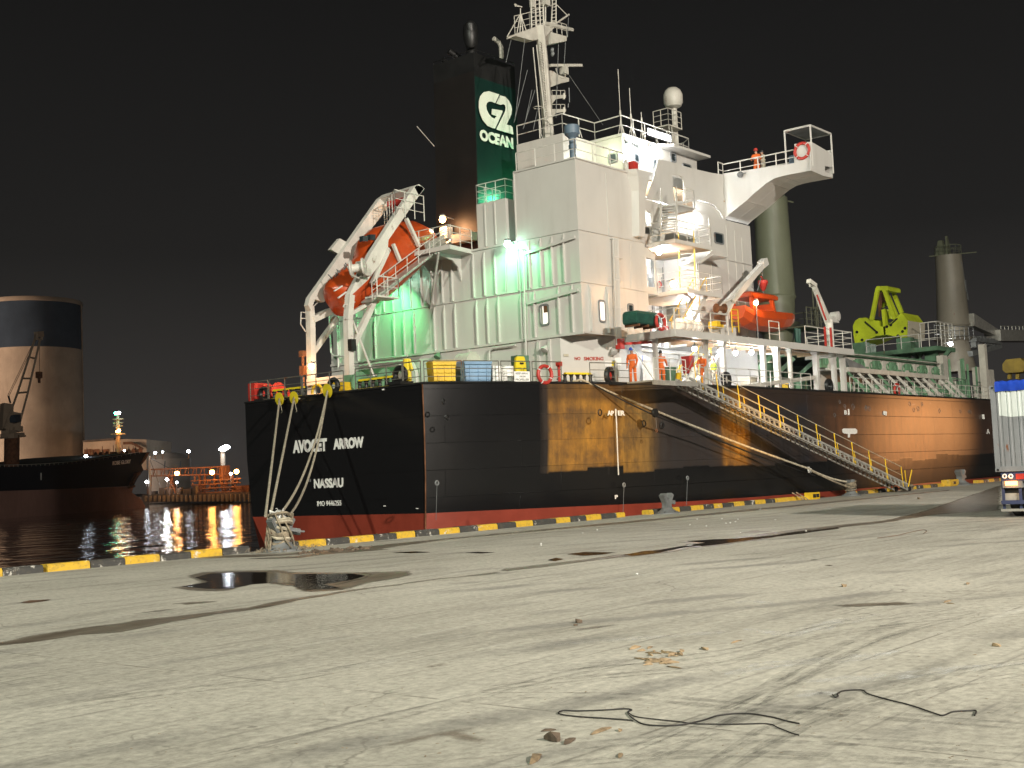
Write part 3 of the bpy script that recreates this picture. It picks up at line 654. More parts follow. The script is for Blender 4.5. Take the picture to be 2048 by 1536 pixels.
for t in (.25, .5, .63, .82, 1):
    def at_(Q, t):
        return (Q[0][0]+(Q[1][0]-Q[0][0])*t*2, Q[0][1]+(Q[1][1]-Q[0][1])*t*2) if t < .5 else (Q[1][0]+(Q[2][0]-Q[1][0])*(t-.5)*2, Q[1][1]+(Q[2][1]-Q[1][1])*(t-.5)*2)
    a, b_ = at_(LL, t), at_(RR, t)
    if t >= .5: j.tube([cp(*a), cp(*b_)], .22, 5)
j.beam(cp(72, 669), cp(84, 668), .9, 1.2); j.beam(cp(72, 669), cp(72, 680), .8, .5); j.beam(cp(83, 668), cp(82, 680), .8, .5)
j.build('crane_jib', 'silo', ks)
wr_ = MB(); wr_.tube([cp(76, 672), cp(18, 792)], .07, 4); wr_.tube([cp(73, 672), cp(15, 792)], .07, 4); wr_.tube([cp(79, 676), cp(79, 745)], .06, 4); wr_.tube([cp(17, 792), cp(21, 806)], .2, 5); wr_.build('crane_wire', 'black', ks)
hk = MB(); hk.tube([cp(78, 744), cp(78, 756)], .75, 8); hk.tube([cp(78, 756), cp(78.5, 766)], .3, 6); hk.build('crane_hook', 'brownsteel', ks, True)
# fore mast with lamps
fm = MB(); fm.tube([K(236, 912, 8), K(236, 866, 8), K(236, 828, 8)], .75, 8, .35); fm.box(K(236, 868, 8), (2.6, 2.6, .3)); fm.box(K(236, 838, 8), (2, 2, .25))
fm.rail([K(229, 850, 8), K(243, 849, 8)], 1.2, 2, 1); fm.torus(K(236, 846, 8), 1.25, .08, (0, 0, 1)); fm.torus(K(236, 852, 8), 1.25, .08, (0, 0, 1))
fm.build('foremast', 'silo', ks)
klamp(238, 861, 6.6, 'bg_orange', .42, 180, (1, .45, .18)); klamp(233.5, 863, 6.6, 'bg_orange', .25, 0, (1, .5, .2))
klamp(237.5, 826, 6.6, 'bg_white', .42, 90, (.6, 1, .8)); klamp(231.5, 826.5, 6.6, 'bg_green', .35, 90, (.2, 1, .5))
klamp(249, 901, 7, 'bg_white', .26, 60, (1, .9, .7)); klamp(172, 913, 5, 'bg_white', .4, 60, (.8, .9, 1))

# far shore: points on a vertical plane facing the camera
def far(D):
    hx = V((CF.x, CF.y, 0)).normalized()
    def q(px, py, back=0.0):
        d = CR*((px-1024)/F_PX)-CU*((py-768)/F_PX)+CF
        return CAMP+d*((D+back)/d.dot(hx))
    return q, hx
Q, hx = far(335)
def qp(pts, back=0): return [Q(a, b_, back) for a, b_ in pts]
land = MB().prism(qp([(284, 1006), (400, 1003), (500, 1000), (500, 984), (400, 987), (284, 989)]), hx*120)
tag(land.build('far_quay', 'shore'), kind='structure')
tag(MB().prism(qp([(-500, 1040), (300, 1016), (300, 994), (-500, 1012)], 70), hx*120).build('far_shore_ground', 'shore'), kind='structure')
fd = MB()
for a in range(292, 500, 9): fd.tube([Q(a, 991.5-(a-292)*.018, -.6), Q(a, 1003, -.6)], .35, 5)
ft = empty('fender_row', Q(292, 1000, -.6), 'row of dark timber fender piles along the far quay wall', 'fenders'); fd.pieces('fender_pile', 'wood', ft)
# storage tank
tc_ = Q(341, 985, 60); tb = tc_.z; tz = Q(341, 918, 60).z; tr = (Q(382, 950, 60)-Q(300, 950, 60)).length/2
tk = empty('storage_tank', tc_, 'white domed storage tank behind the orange lit conveyor', 'tank')
MB().lathe((tc_.x, tc_.y, 0), [(tr, tb-3), (tr, tz)], 48).build('shell', 'tankwhite', tk, True)
MB().lathe((tc_.x, tc_.y, 0), [(tr+.1, tz), (tr*.8, tz+1.2), (tr*.4, tz+1.9), (.3, tz+2.2)], 48).build('domed_roof', 'tankwhite', tk, True)
tp = MB()
for a, b_, c in ((330, 922, 950), (361, 922, 950)): tp.tube([Q(a, b_, 33), Q(a-2, c-2, 33)], .14, 5)
tp.pieces('side_pipe', 'siloblue', tk)
lamp('tank_floodlight', Q(330, 900, 20), 1600, (1, .95, .85), .3)
# warehouse
wh = empty('warehouse', Q(230, 930, 80), 'low pale warehouse with dark shutters behind the far ship', 'warehouse')
MB().prism(qp([(166, 940), (293, 940), (293, 879), (253, 878), (228, 879), (166, 883)], 80), hx*30).build('wall', 'silo', wh)
MB().prism(qp([(165, 884), (228, 880), (228, 876), (165, 881)], 79), hx*33).build('roof', 'shore', wh)
for a in (168, 184, 203): MB().prism(qp([(a, 922), (a+14, 921), (a+14, 898), (a, 899)], 79.7), hx*.4).build('shutter', 'brownsteel', wh)
MB().prism(qp([(246, 884), (262, 883), (285, 896), (285, 899), (262, 888), (246, 889)], 78), hx*1).build('stair_ramp', 'brownsteel', wh)
lamp('warehouse_lamp', Q(190, 905, 70), 700, (1, .5, .2), .3)
# conveyor gantry
cv = empty('conveyor_gantry', Q(370, 960, 0), 'long covered conveyor gantry under orange lamps by the storage tank', 'conveyor')
MB().prism(qp([(292, 938), (452, 932), (452, 934.5), (292, 940.5)], 4), hx*4).build('gallery_roof', 'brownsteel', cv)
MB().prism(qp([(296, 951), (452, 947), (452, 949.5), (296, 953.5)], 4), hx*4).build('walkway', 'brownsteel', cv)
lt = MB()
for i in range(20):
    a = 298+i*7.9; lt.tube([Q(a, 952-(a-296)*.025, 4), Q(a+(3.9 if i % 2 else 0), 940-(a-296)*.036, 4)], .13, 4); lt.tube([Q(a, 952-(a-296)*.025, 8), Q(a, 940-(a-296)*.036, 8)], .1, 4)
lt.build('lattice', 'brownsteel', cv)
lg = MB()
for a, b_ in ((300, 296), (335, 352), (345, 337), (398, 400), (410, 404), (428, 432), (440, 446), (450, 452)):
    lg.tube([Q(a, 950, 5), Q(b_, 988, 3)], .28, 5); lg.tube([Q(a+2, 950, 8), Q(b_+5, 986, 7)], .22, 5)
lg.pieces('trestle', 'brownsteel', cv)
tw = MB()
for i in range(30):
    a = 384+random.random()*92; b_ = 985-random.random()*22; tw.beam(Q(a, b_, 2), Q(a+random.choice([0, 0, 9, -7, 14]), b_-random.choice([12, 3, 0, 8]), 2+random.random()*3), .3, .3)
for b_ in (960, 968, 976, 985): tw.beam(Q(382, b_+2, 2), Q(482, b_-3, 2), .32, .3)
tw.beam(Q(449, 931, 5), Q(449, 962, 5), 1.6, 2.4)
tw.pieces('pipe_rack', 'brownsteel', cv)
cr_ = MB()
for a, b_, c, d_ in ((318, 985, 10, 10), (332, 984, 8, 8), (352, 984, 9, 9), (366, 984, 16, 7), (300, 988, 10, 6), (385, 984, 6, 12)): cr_.prism(qp([(a, b_+4), (a+c, b_+4), (a+c, b_-d_), (a, b_-d_+1)], -1+random.random()*4), hx*3)
cro = empty('pump_skid', Q(350, 985, 0), 'dark boxy pump machinery on the far quay in front of the tank', 'machinery'); cr_.pieces('housing', 'shore', cro)
MB().prism(qp([(462, 990), (498, 988), (498, 970), (470, 972), (462, 975)], 6), hx*14).build('hopper', 'brownsteel', cv)
# floodlight mast far away
fl = empty('floodlight_mast', Q(446, 940, 90), 'tall floodlight mast shining white just left of the big black hull', 'floodlight')
MB().tube([Q(446, 940, 90), Q(445.5, 900, 90)], .8, 8).build('pole', 'silo', fl)
hd = MB().beam(Q(437, 899.5, 88), Q(457, 898, 88), 1, .7).build('lamp_head', 'shore', fl)
for a, b_, s_ in ((441, 898.5, .5), (446, 897, .95), (451, 895.5, 1.0), (456, 894, .6)): MB().lathe(Q(a, b_, 86), [(.02, -s_), (s_, -.2), (s_, .2), (.02, s_)], 10).build('lamp_glass', 'bg_white', hd, True)
lamp('floodlight_glow', Q(448, 896, 80), 1200, (.9, .95, 1), .5)
# sodium lamps of the gantry
for a, b_, s_, pw in ((354, 946.5, .6, 500), (424, 944.5, .68, 500), (473, 943, .64, 500)):
    lp = lamp_part(cv, Q(a, b_, 0), 'bg_orange', s_, pw, (1, .42, .12), off=-hx*2)
for i, (a, b_, s_, mt, lb) in enumerate(((293, 964, .42, 'bg_white', 'small white lamp low beside the far ship bow'), (334, 959, .42, 'bg_white', 'small white lamp under the gantry before the tank'), (353.5, 965, .3, 'bg_white', 'small white lamp under the left orange lamp'),
        (462, 947.5, .38, 'bg_white', 'small white lamp between the two right orange gantry lamps'), (377, 902.5, .42, 'bg_white', 'round white lamp at right end of the tank roof'), (310.5, 905.5, .36, 'bg_white', 'round white lamp at left end of the tank roof'), (325, 904, .25, 'bg_white', 'faint lamp on the tank roof'))):
    e_ = empty('quay_lamp', Q(a, b_, 0), lb, 'lamp', 'small lamps on the far quay')
    MB().tube([Q(a, b_, .9 if b_ > 930 else 0), Q(a, b_+22 if b_ > 930 else 918, .9)], .14, 5).build('post', 'shore', e_)
    MB().lathe(Q(a, b_, 0), [(.02, -s_), (s_, -.1), (s_, .1), (.02, s_)], 10).build('lamp_glass', mt, e_, True)
# lattice mast with guy ropes beside the far bow
gm = empty('guyed_mast', Q(300, 985, 0), 'thin pale mast with slanting guy ropes right of the far bow', 'mast')
MB().tube([Q(300, 990, 0), Q(298, 912, 0)], .32, 6).build('pole', 'tankwhite', gm)
t_ = MB()
for a, b_ in ((325, 985), (292, 985), (345, 940)): t_.tube([Q(298, 915, 0), Q(a, b_, 0)], .07, 4)
t_.pieces('guy_rope', 'black', gm)

# ================================================================ THE SHIP
DZ = 5.95; YS = 32.0; YH = 34.8
XA = SY(1161.5, 562.8, YH).x          # aft wall of the deckhouse
XT = 38.4                              # transom
ship = empty('cargo_ship', (60, 42, 0), 'large black hulled cargo ship with white deckhouse moored along the quay', 'ship')
def bd(name, mb, mat, parent=None, smooth=False, **k): return mb.build(name, mat, parent or ship, smooth, **k)
# hull outline (starboard half at deck level), mirrored for port
PC = 42.3
out = [(XT, 36.46), (39.6, 35.75), (41.6, 34.95), (44.3, 34.1), (48.2, 33.1), (53, 32.4), (58.6, 32.0), (66, 32), (80, 32), (100, 32), (120, 32), (140, 32.2), (158, 34), (172, 38), (180, 42.3)]
bz = [.50, .49, .46, .42, .36, .28, .24, .21, .20, .20, .2, .2, .2, .2, .2]
tum = [.25, .5, .9, .8, .5, .3, .15, 0, 0, 0, 0, 0, 0, 0, 0]
hb = MB(); n = len(out)
def hrow(z, inn, side):
    r = []
    for i, (x_, y_) in enumerate(out):
        zz = bz[i] if z is None else z
        yy = y_+tum[i]*inn
        if side < 0:
            yy = 2*PC-yy
            if i == 0: yy = {0: TP[0].y, .1: TP[1].y, .45: TP[3].y, 1.0: TP[3].y-3.5}[inn]
        r.append(V((x_, yy, zz)))
    return r
TP = [AX(490, 805, XT), AX(493, 880, XT), AX(498, 960, XT), AX(505, 1029, XT), AX(520, 1075, XT), AX(534, 1100, XT), AX(570, 1130, XT)]
for side in (1, -1):
    rows = [hrow(DZ+.02, 0, side), hrow(3.2, .1, side), hrow(None, .45, side), hrow(-3.2, 1.0, side)]
    k = len(hb.v)
    for r in rows: hb.v += r
    for a in range(3):
        for i in range(n-1):
            hb.f.append((k+a*n+i, k+a*n+i+1, k+(a+1)*n+i+1, k+(a+1)*n+i)); hb.m.append(1 if a == 2 else 0)
# transom, with the port edge rounding under
ts = [V((XT, 36.46, DZ+.02)), V((XT, 36.48, 3.2)), V((XT, 36.57, .50)), V((XT, 36.71, -3.2))]
tps = [V((XT, TP[0].y, DZ+.02)), V((XT, TP[1].y, 3.2)), V((XT, TP[3].y, .50)), V((XT, TP[3].y-.9, -.9)), V((XT, TP[3].y-3.5, -3.2))]
hb.add([ts[0], tps[0], tps[1], ts[1]], [(0, 1, 2, 3)]); hb.add([ts[1], tps[1], V((XT, TP[2].y, 2.2)), tps[2], ts[2]], [(0, 1, 2, 3, 4)])
hb.add([ts[2], tps[2], tps[3], tps[4], ts[3]], [(0, 1, 2, 3, 4)], 1)
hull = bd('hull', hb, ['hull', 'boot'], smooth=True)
dk = MB(); ring = [V((x_, y_, DZ)) for x_, y_ in out]+[V((x_, (TP[0].y if i == 0 else 2*PC-y_), DZ)) for i, (x_, y_) in reversed(list(enumerate(out[:-1])))]
dk.add(ring, [tuple(range(len(ring)))]); bd('main_deck', dk, 'deckpaint')
# gunwale bar
gb = MB(); gb.tube([V((x_, y_, DZ+.05)) for x_, y_ in out], .06, 5); gb.tube([V((XT, 36.46, DZ+.05)), V((XT, TP[0].y, DZ+.05))], .06, 5); bd('gunwale', gb, 'black')
ws = MB(); ws.tube([V((XT-.03, 36.44, DZ)), V((XT-.03, 36.43, 4)), V((XT-.03, 36.47, 2)), V((XT-.03, 36.55, .5)), V((XT-.03, 36.66, -1.6))], .035, 5); bd('weld_seam', ws, 'brownsteel', hull)
# hull rubs, scuppers and drain streaks
for a, b_, c in ((874, 966, 1040), (1248, 970, 1032), (1375, 956, 1010)):
    yq = 34.3 if a < 900 else (33.0 if a < 1300 else 32.35)
    mk = MB(); p = SY(a, b_, yq-.04); q = SY(a-2, c, yq-.04); mk.torus(p, .09, .035, (0, 1, 0), 10, 5); mk.beam(p, q, .022, .01); mk.build('scupper', 'greysteel', hull)
# hull writing
TX = XT-.03
def ttext(s_, px0, px1, ytop0, ybot0, bold=.03, mat='letter'):
    o = AX(px0, ybot0, TX); t = AX(px0, ytop0, TX); e = AX(px1, ybot0, TX)
    return text('lettering', s_, mat, hull, (TX, o.y, o.z), (0, -1, 0), (0, 0, 1), t.z-o.z, abs(AX(px1, ybot0-10, TX).y-o.y), .01, bold)
ttext('AVOCET', 586, 654, 881, 907, .058); ttext('ARROW', 667, 727.5, 877.5, 899.5, .058)
ttext('NASSAU', 628, 686.5, 958, 977, .045); ttext('IMO 9446255', 634.5, 682.5, 1002, 1012.5, .02)
ttext('II', 617.5, 621, 958, 964, .0, 'greysteel')
def stext(s_, px0, px1, ytop, ybot, yy, mat='letter', bold=.04, parent=None, name='lettering'):
    o = SY(px0, ybot, yy); t = SY(px0, ytop, yy); e = SY(px1, ybot, yy)
    return text(name, s_, mat, parent or hull, (o.x, yy, o.z), (1, 0, 0), (0, 0, 1), t.z-o.z, abs(e.x-o.x), .01, bold)
stext('AP', 1215, 1228, 821, 831, 32.92); stext('ER', 1236, 1250, 821, 831, 32.85)
mk = MB(); mk.beam(SY(1231.5, 818, 32.9), SY(1231.5, 832, 32.9), .07, .02); mk.beam(SY(1232.5, 832, 32.98), SY(1237, 950, 33.05), .05, .02); mk.build('frame_mark', 'letter', hull)
stext('B', 1689, 1694, 820, 829, 31.97); 
mk = MB(); mk.beam(SY(1697, 818, 31.97), SY(1697.5, 830, 31.97), .1, .02); mk.beam(SY(1768, 822, 31.97), SY(1768, 830, 31.97), .16, .02); mk.beam(SY(1771, 823, 31.97), SY(1771, 831, 31.97), .16, .02); mk.beam(SY(1965, 829, 31.97), SY(1966, 838, 31.97), .25, .02); mk.build('frame_mark', 'letter', hull)
tg = MB(); tg.prism([SY(a, b_, 31.985) for a, b_ in ((1684, 859), (1687, 857), (1710, 857), (1714, 860), (1714, 866), (1710, 868), (1700, 868), (1699, 875), (1696, 875), (1696, 868), (1688, 867), (1685, 865))], (0, -.02, 0)); tg.build('tug_mark', 'letter', hull)
stext('A', 1973, 1980, 858, 868, 31.97)
for s_, a, b_ in (('4', 1451, 957), ('2', 1450.5, 964.5), ('14M', 1446.5, 972), ('8', 1448.5, 980), ('6', 1447, 988), ('4', 1445.5, 996), ('2', 1445, 1003.5)):
    stext(s_, a-(3 if len(s_) > 1 else 1.8), a+(5 if len(s_) > 1 else 1.8), b_, b_+4.6, 32.42-(.0), 'letter', .05, None, 'draught_mark')
stext('P', 1230, 1236, 990, 998, 33.3, 'letter', .03)
for a, b_, yy in ((769, 1012, 0), (834, 1017, 0), (553, 1017, 0)): 
    MB().box(AX(a, b_, XT-.03), (.03, .11, .035)).build('anode_bracket', 'letter', hull)
MB().lathe(SY(951, 1038, 36.4), [(.1, 0), (.1, .04)], 10, (0, -1, 0)).build('thruster_mark', 'greysteel', hull)
MB().box(AX(766, 779, XT-.03), (.03, .1, .06)).build('anode_bracket', 'letter', hull)
hd_ = MB()
for a, b_ in ((895, 835), (887, 803)): hd_.torus(SY(a, b_, 34.9), .1, .03, (0, 1, 0), 8, 5)
for a, b_ in ((1288, 847), (1325, 850), (1415, 845), (1438, 930), (1466, 935), (1484, 934), (1522, 852), (1200, 825)):
    hd_.torus(SY(a, b_, 32.6), .14, .03, (0, 1, 0), 10, 5)
hd_.pieces('hull_fitting', 'black', hull)
# white bolts and ring scrapes on the forward side
rg = MB(); random.seed(3)
for i in range(15):
    a = random.uniform(1660, 1965); rg.torus(SY(a, random.choice([803, 812, 830, 815])+(a-1660)*.03, 31.99), random.uniform(.08, .18), .010, (0, 1, 0), 10, 4)
rg.pieces('ring_scrape', 'greysteel', hull)

# ---------------------------------------------------------------- aft casing and deckhouse
ZA1 = SY(1166, 665, YH).z; ZA2 = SY(1161.5, 562.8, YH).z; ZA3 = SY(1154.6, 458, YH).z; ZT = SY(1152, 316, YH).z
YP = AX(660, 645, XA).y
house = MB()
cx1 = AX(1120, 677, XA).y; cx2 = SY(1237, 677, YH).x
def vquad(a, b_, z0, z1, mb, t=0): mb.add([V((*a, z0)), V((*b_, z0)), V((*b_, z1)), V((*a, z1))], [(0, 1, 2, 3)])
XF = SY(1500, 455, YH).x           # forward end of the house
XC = SY(1030, 345, YH).x
ZC = AX(943, 502, XA).z
XR0 = SY(1291, 489, YH).x; XR1 = SY(1392, 500, YH).x   # stair recess
RY = YH+2.1
# lower storey: aft wall, cut-away corner, side wall set in under the boat deck
aft_pts = [V((XA, YP, DZ)), V((XA, cx1, DZ)), V((XA, cx1, ZA1)), V((XA, YH, ZA1)), V((XA, YH, ZC)), V((XA, YP, ZC))]
house.add(aft_pts, [tuple(range(6))])
vquad((XA, cx1), (cx2, YH), DZ, ZA1, house)
vquad((cx2, YH), (cx2+2, YH), DZ, ZA1, house); vquad((cx2+2, YH), (cx2+2, RY+.6), DZ, ZA1, house); vquad((cx2+2, RY+.6), (XF, RY+.6), DZ, ZA1, house)
# side wall storeys with the recess
for x0, x1 in ((XA, XR0), (XR1, XF)): vquad((x0, YH), (x1, YH), ZA1, ZC, house)
ZF = SY(1498, 452, YH).z
vquad((XR0, YH), (XR0, RY), ZA1, ZT, house); vquad((XR1, YH), (XR1, RY), ZA1, ZF, house); vquad((XR0, RY), (XR1, RY), ZA1, ZT, house)
vquad((XF, YH), (XF, YP), DZ, ZF, house); vquad((XA, YP), (XF, YP), DZ, ZC, house)
Y1 = AX(1030, 400, XA).y
vquad((XA, YH), (XA, Y1), ZC, ZT, house); vquad((XA, Y1), (XF, Y1), ZC, ZT, house); vquad((XA, YH), (XR0, YH), ZC, ZT, house)
vquad((XR1, YH), (XF, YH), ZC, ZF, house)
vquad((XR1, YH+.06), (SY(1450, 380, YH).x, YH+.06), ZF, SY(1420, 380, YH).z, house)
bd('wall', house, 'white')
so_ = MB(); so_.prism([(XA, cx1, ZA1-.02), (XA, YH, ZA1-.02), (cx2, YH, ZA1-.02)], (0, 0, .06)); so_.prism([(XA+.02, YP, ZC-.06), (XA+.02, Y1, ZC-.06), (XF, Y1, ZC-.06), (XF, YP, ZC-.06)], (0, 0, .06))
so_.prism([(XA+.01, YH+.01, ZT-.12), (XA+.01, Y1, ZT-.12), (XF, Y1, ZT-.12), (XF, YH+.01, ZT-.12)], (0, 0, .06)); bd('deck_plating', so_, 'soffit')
lip = MB()
for z in (ZA1, ZA2, ZA3):
    lip.beam((XA-.02, YP, z), (XA-.02, YH-.02 if z > ZA1 else YH-.05, z), .06 if z > ZA1 else .14, .045 if z > ZA1 else .12); lip.beam((XA, YH-.02, z), (XR0, YH-.02, z), .06, .045); lip.beam((XR1, YH-.02, z), (XF, YH-.02, z), .06, .045)
lip.beam((XA-.02, Y1, ZT), (XA-.02, YH, ZT), .08, .08); lip.beam((XA, YH-.02, ZT), (SY(1262, 345, YH).x, YH-.02, ZT), .08, .08); lip.beam((XA-.03, YP, ZC), (XA-.03, Y1, ZC), .1, .1)
lip.beam((XA-.02, Y1, ZC), (XA-.02, Y1, ZT), .05, .05)
lip.pieces('deck_seam', 'white', ship)
# stiffeners on the aft wall
def stiff(px, z0, z1, w_=.06, dpt=.11, plane='x'):
    m_ = MB()
    p = AX(px, 600, XA) if plane == 'x' else SY(px, 620, YH)
    if plane == 'x': m_.loft([[V((XA, p.y-w_/2, z)), V((XA-d_, p.y-w_/2, z)), V((XA-d_, p.y+w_/2, z)), V((XA, p.y+w_/2, z))] for z, d_ in ((z0, dpt), (z1-.5, dpt), (z1-.08, .03))])
    else: m_.loft([[V((p.x-w_/2, YH, z)), V((p.x-w_/2, YH-d_, z)), V((p.x+w_/2, YH-d_, z)), V((p.x+w_/2, YH, z))] for z, d_ in ((z0, dpt), (z1-.5, dpt), (z1-.08, .03))])
    m_.build('stiffener', 'white', ship)
for px in (675, 693, 712, 731, 750, 768, 786, 805, 822, 843, 866, 886, 906, 949, 971, 993, 1038, 1062, 1085, 1108, 1132): stiff(px+1, ZA2+.06, ZA3 if px > 1010 else ZC-.1)
for px in (675, 712, 747, 785, 805, 825, 866, 886, 908, 951, 973, 995, 1041, 1067, 1116, 1143): stiff(px+2, ZA1+.06, ZA2)
for px in (700, 1070, 1092, 930): stiff(px+3, DZ, ZA1, .16, .10)
for px in (1180, 1215): stiff(px-1, ZA1+.1, ZA2, .08, .14, 'y')
for px, za_, zb_ in ((1398, ZA1, ZA3), (1424, ZA2, ZF-.1), (1458, ZA1, ZF-.3), (1474, ZA1, ZF-.5), (1488, ZA1, ZF-.8), (1222, ZA3, ZT-.3)):
    p = SY(px, 560, YH); MB().beam((p.x, YH-.012, za_), (p.x, YH-.012, zb_), .035, .03).build('weld_rib', 'white', ship)
# sloping drip bars over windows and doors
db = MB()
for a, b_, c, d_ in ((1047, 508, 1150, 474), (1055, 607, 1156, 580)): db.beam(AX(a, b_, XA-.12), AX(c, d_, XA-.12), .1, .14)
db.pieces('rain_bar', 'white', ship)
# windows
def window(pts, plane, mat='darkglass', fr=.05, out_=(-1, 0, 0)):
    o = V(out_); mid = sum(pts, V((0, 0, 0)))/len(pts)
    rd = []
    n_ = len(pts)
    for i in range(n_):
        p, a, b_ = pts[i], pts[i-1], pts[(i+1) % n_]
        r_ = .12
        rd += [p+(a-p).normalized()*r_, p+((a-p).normalized()+(b_-p).normalized())*r_*.3, p+(b_-p).normalized()*r_]
    inner = [mid+(p-mid)*(1-fr*2/((p-mid).length)) for p in rd]
    f = MB(); f.prism([p+o*.0 for p in rd], o*.06, [[p for p in inner]]); fo = f.build('window', 'greysteel', ship)
    g_ = MB(); g_.prism([p+o*.005 for p in inner], o*.02); g_.build('pane', mat, fo); return fo
def wx(x0, y0, x1, y1, x=XA, mat='litglass'):
    ya, yb = AX(x0, y0, x).y, AX(x1, y1, x).y; za, zb = AX((x0+x1)/2, y0, x).z, AX((x0+x1)/2, y1, x).z
    return window([V((x, ya, zb)), V((x, yb, zb)), V((x, yb, za)), V((x, ya, za))], 'x', mat)
def wy(x0, y0, x1, y1, y=YH, mat='litglass'):
    xa, xb = SY(x0, y0, y).x, SY(x1, y1, y).x; za, zb = SY((x0+x1)/2, y0, y).z, SY((x0+x1)/2, y1, y).z
    return window([V((xa, y, zb)), V((xb, y, zb)), V((xb, y, za)), V((xa, y, za))], 'y', mat, .05, (0, -1, 0))
wx(1079, 608, 1100, 652); wy(1196, 600, 1211, 645); wy(1254, 607, 1267, 636, mat='darkglass'); wy(1427, 466, 1447, 488, mat='darkglass')
for a in (XA,): 
    sh = MB(); p0, p1 = AX(1087, 611, XA-.03), AX(1098, 624, XA-.03); sh.prism([(XA-.03, p0.y, p1.z), (XA-.03, p1.y, p1.z), (XA-.03, p1.y, p0.z), (XA-.03, p0.y, p0.z)], (-.012, 0, 0)); sh.build('window_blind', 'brownsteel', ship)
    p0, p1 = AX(1081, 610, XA-.03), AX(1086.5, 650, XA-.03); MB().prism([(XA-.03, p0.y, p1.z), (XA-.03, p1.y, p1.z), (XA-.03, p1.y, p0.z), (XA-.03, p0.y, p0.z)], (-.012, 0, 0)).build('curtain', 'alu', ship)
# NO SMOKING on the cut-away corner
cd2 = (V((cx2, YH, 0))-V((XA, cx1, 0))).normalized(); cn = V((cd2.y, -cd2.x, 0)); ca = V((XA, cx1, 0))+cn*.02
def CP(px, py):
    d = CR*((px-1024)/F_PX)-CU*((py-768)/F_PX)+CF; t = (ca-CAMP).dot(cn)/d.dot(cn); return CAMP+d*t
def ctext(s_, x0, x1, y0, y1, mat, bold=.03, parent=ship):
    o = CP(x0, y1); t = CP(x0, y0); e = CP(x1, y1); o2 = V((o.x, o.y, o.z)); text('lettering', s_, mat, parent, o2, cd2, (0, 0, 1), t.z-o.z, V((e.x-o.x, e.y-o.y, 0)).length, .01, bold)
ctext('NO', 1149.5, 1161, 713.5, 720.5, 'letterred'); ctext('SMOKING', 1168, 1207, 713.5, 721, 'letterred')
for x0, x1, y0, y1, mt in ((1127, 1137, 708, 713, 'beigecloth'), (1209, 1229, 722, 733, 'silver'), (1223, 1229, 723, 732, 'safety'), (1229, 1242, 715, 731, 'letter')):
    ps = [CP(x0, y1), CP(x1, y1), CP(x1, y0), CP(x0, y0)]; MB().prism(ps, cn*(.02 if mt != 'safety' else .03)).build('notice_board', mt, ship)
# pipes on the aft wall
pp = MB()
def wpipe(pxs, off=.16, r_=.045): pp.tube([AX(a, b_, XA-off) for a, b_ in pxs], r_, 6)
wpipe([(1030, 495), (1044, 499), (1047, 504), (1053, 735)]); wpipe([(1012, 492), (1012, 582)], .1, .025); wpipe([(1034, 496), (1041, 585)], .1, .02)
wpipe([(658, 632), (662, 705), (668, 712), (690, 712), (694, 720)], .3, .055); wpipe([(979, 735), (979, 702), (984, 696), (1030, 690)], .2, .05)
wpipe([(674, 650), (677, 735)], .2, .06)
wpipe([(720, 733), (760, 727), (815, 722), (826, 728), (833, 745), (834, 765)], .5, .1); wpipe([(718, 724), (770, 716), (815, 712)], .35, .05); wpipe([(738, 735), (800, 729)], .5, .1)
wpipe([(860, 524), (862, 546), (876, 547), (880, 540)], .3, .05)
pp.pieces('wall_pipe', 'white', ship, True)
pp = MB()
for k, a in enumerate((1232, 1235.5, 1238.5, 1241)):
    q0 = SY(a-5, 481, YH-.2); q1 = SY(a+1, 690, YH-.25); pp.tube([q0+V((0, .2, .1)), q0+V((0, 0, .1)), q1], .035, 5)
for b_ in (515, 560, 615, 655): q = SY(1237, b_, YH-.2); pp.beam(q+V((-.35, 0, 0)), q+V((.35, 0, 0)), .06, .06)
bd('pipe_riser', pp, 'white', smooth=True)
rp = MB(); q = SY(1240, 688, YH-.3); rp.box(q, (.35, .3, .5)); rp.beam(q, SY(1310, 684, YH-1.2), .12, .12); bd('hose_davit', rp, 'red')
# bell-mouth lamps / horns on the wall
def wall_lamp(p, out_, mat='white', r_=.16):
    m_ = MB(); m_.lathe(p+V(out_)*.25, [(.05, -.2), (r_, .0), (r_*1.1, .12), (.05, .14)], 12, (V(out_)+V((0, 0, -1.2))).normalized()); m_.tube([p, p+V(out_)*.25], .03, 5); return m_.build('floodlight_housing', mat, ship, True)
wall_lamp(AX(1096, 698, XA), (-1, 0, 0)); p = CP(1222, 704); wall_lamp(p, tuple(cn)); wall_lamp(AX(882, 712, XA), (-1, 0, 0), 'mint')
# vent cowl and round locker behind the bins
vc = MB(); vc.loft([[AX(a, b_, XA-o_) for a, b_ in ((925, 705), (948, 702), (956, 727), (938, 727))] for o_ in (0, .9)]); bd('vent_cowl', vc, 'white')
vd = MB(); vd.lathe(AX(932, 728, XA-1.3)-V((0, .55, 0)), [(.02, 0), (.55, .02), (.55, .9), (.02, .92)], 24, (0, 1, 0)); bd('winch_drum', vd, 'offwhite', smooth=True)
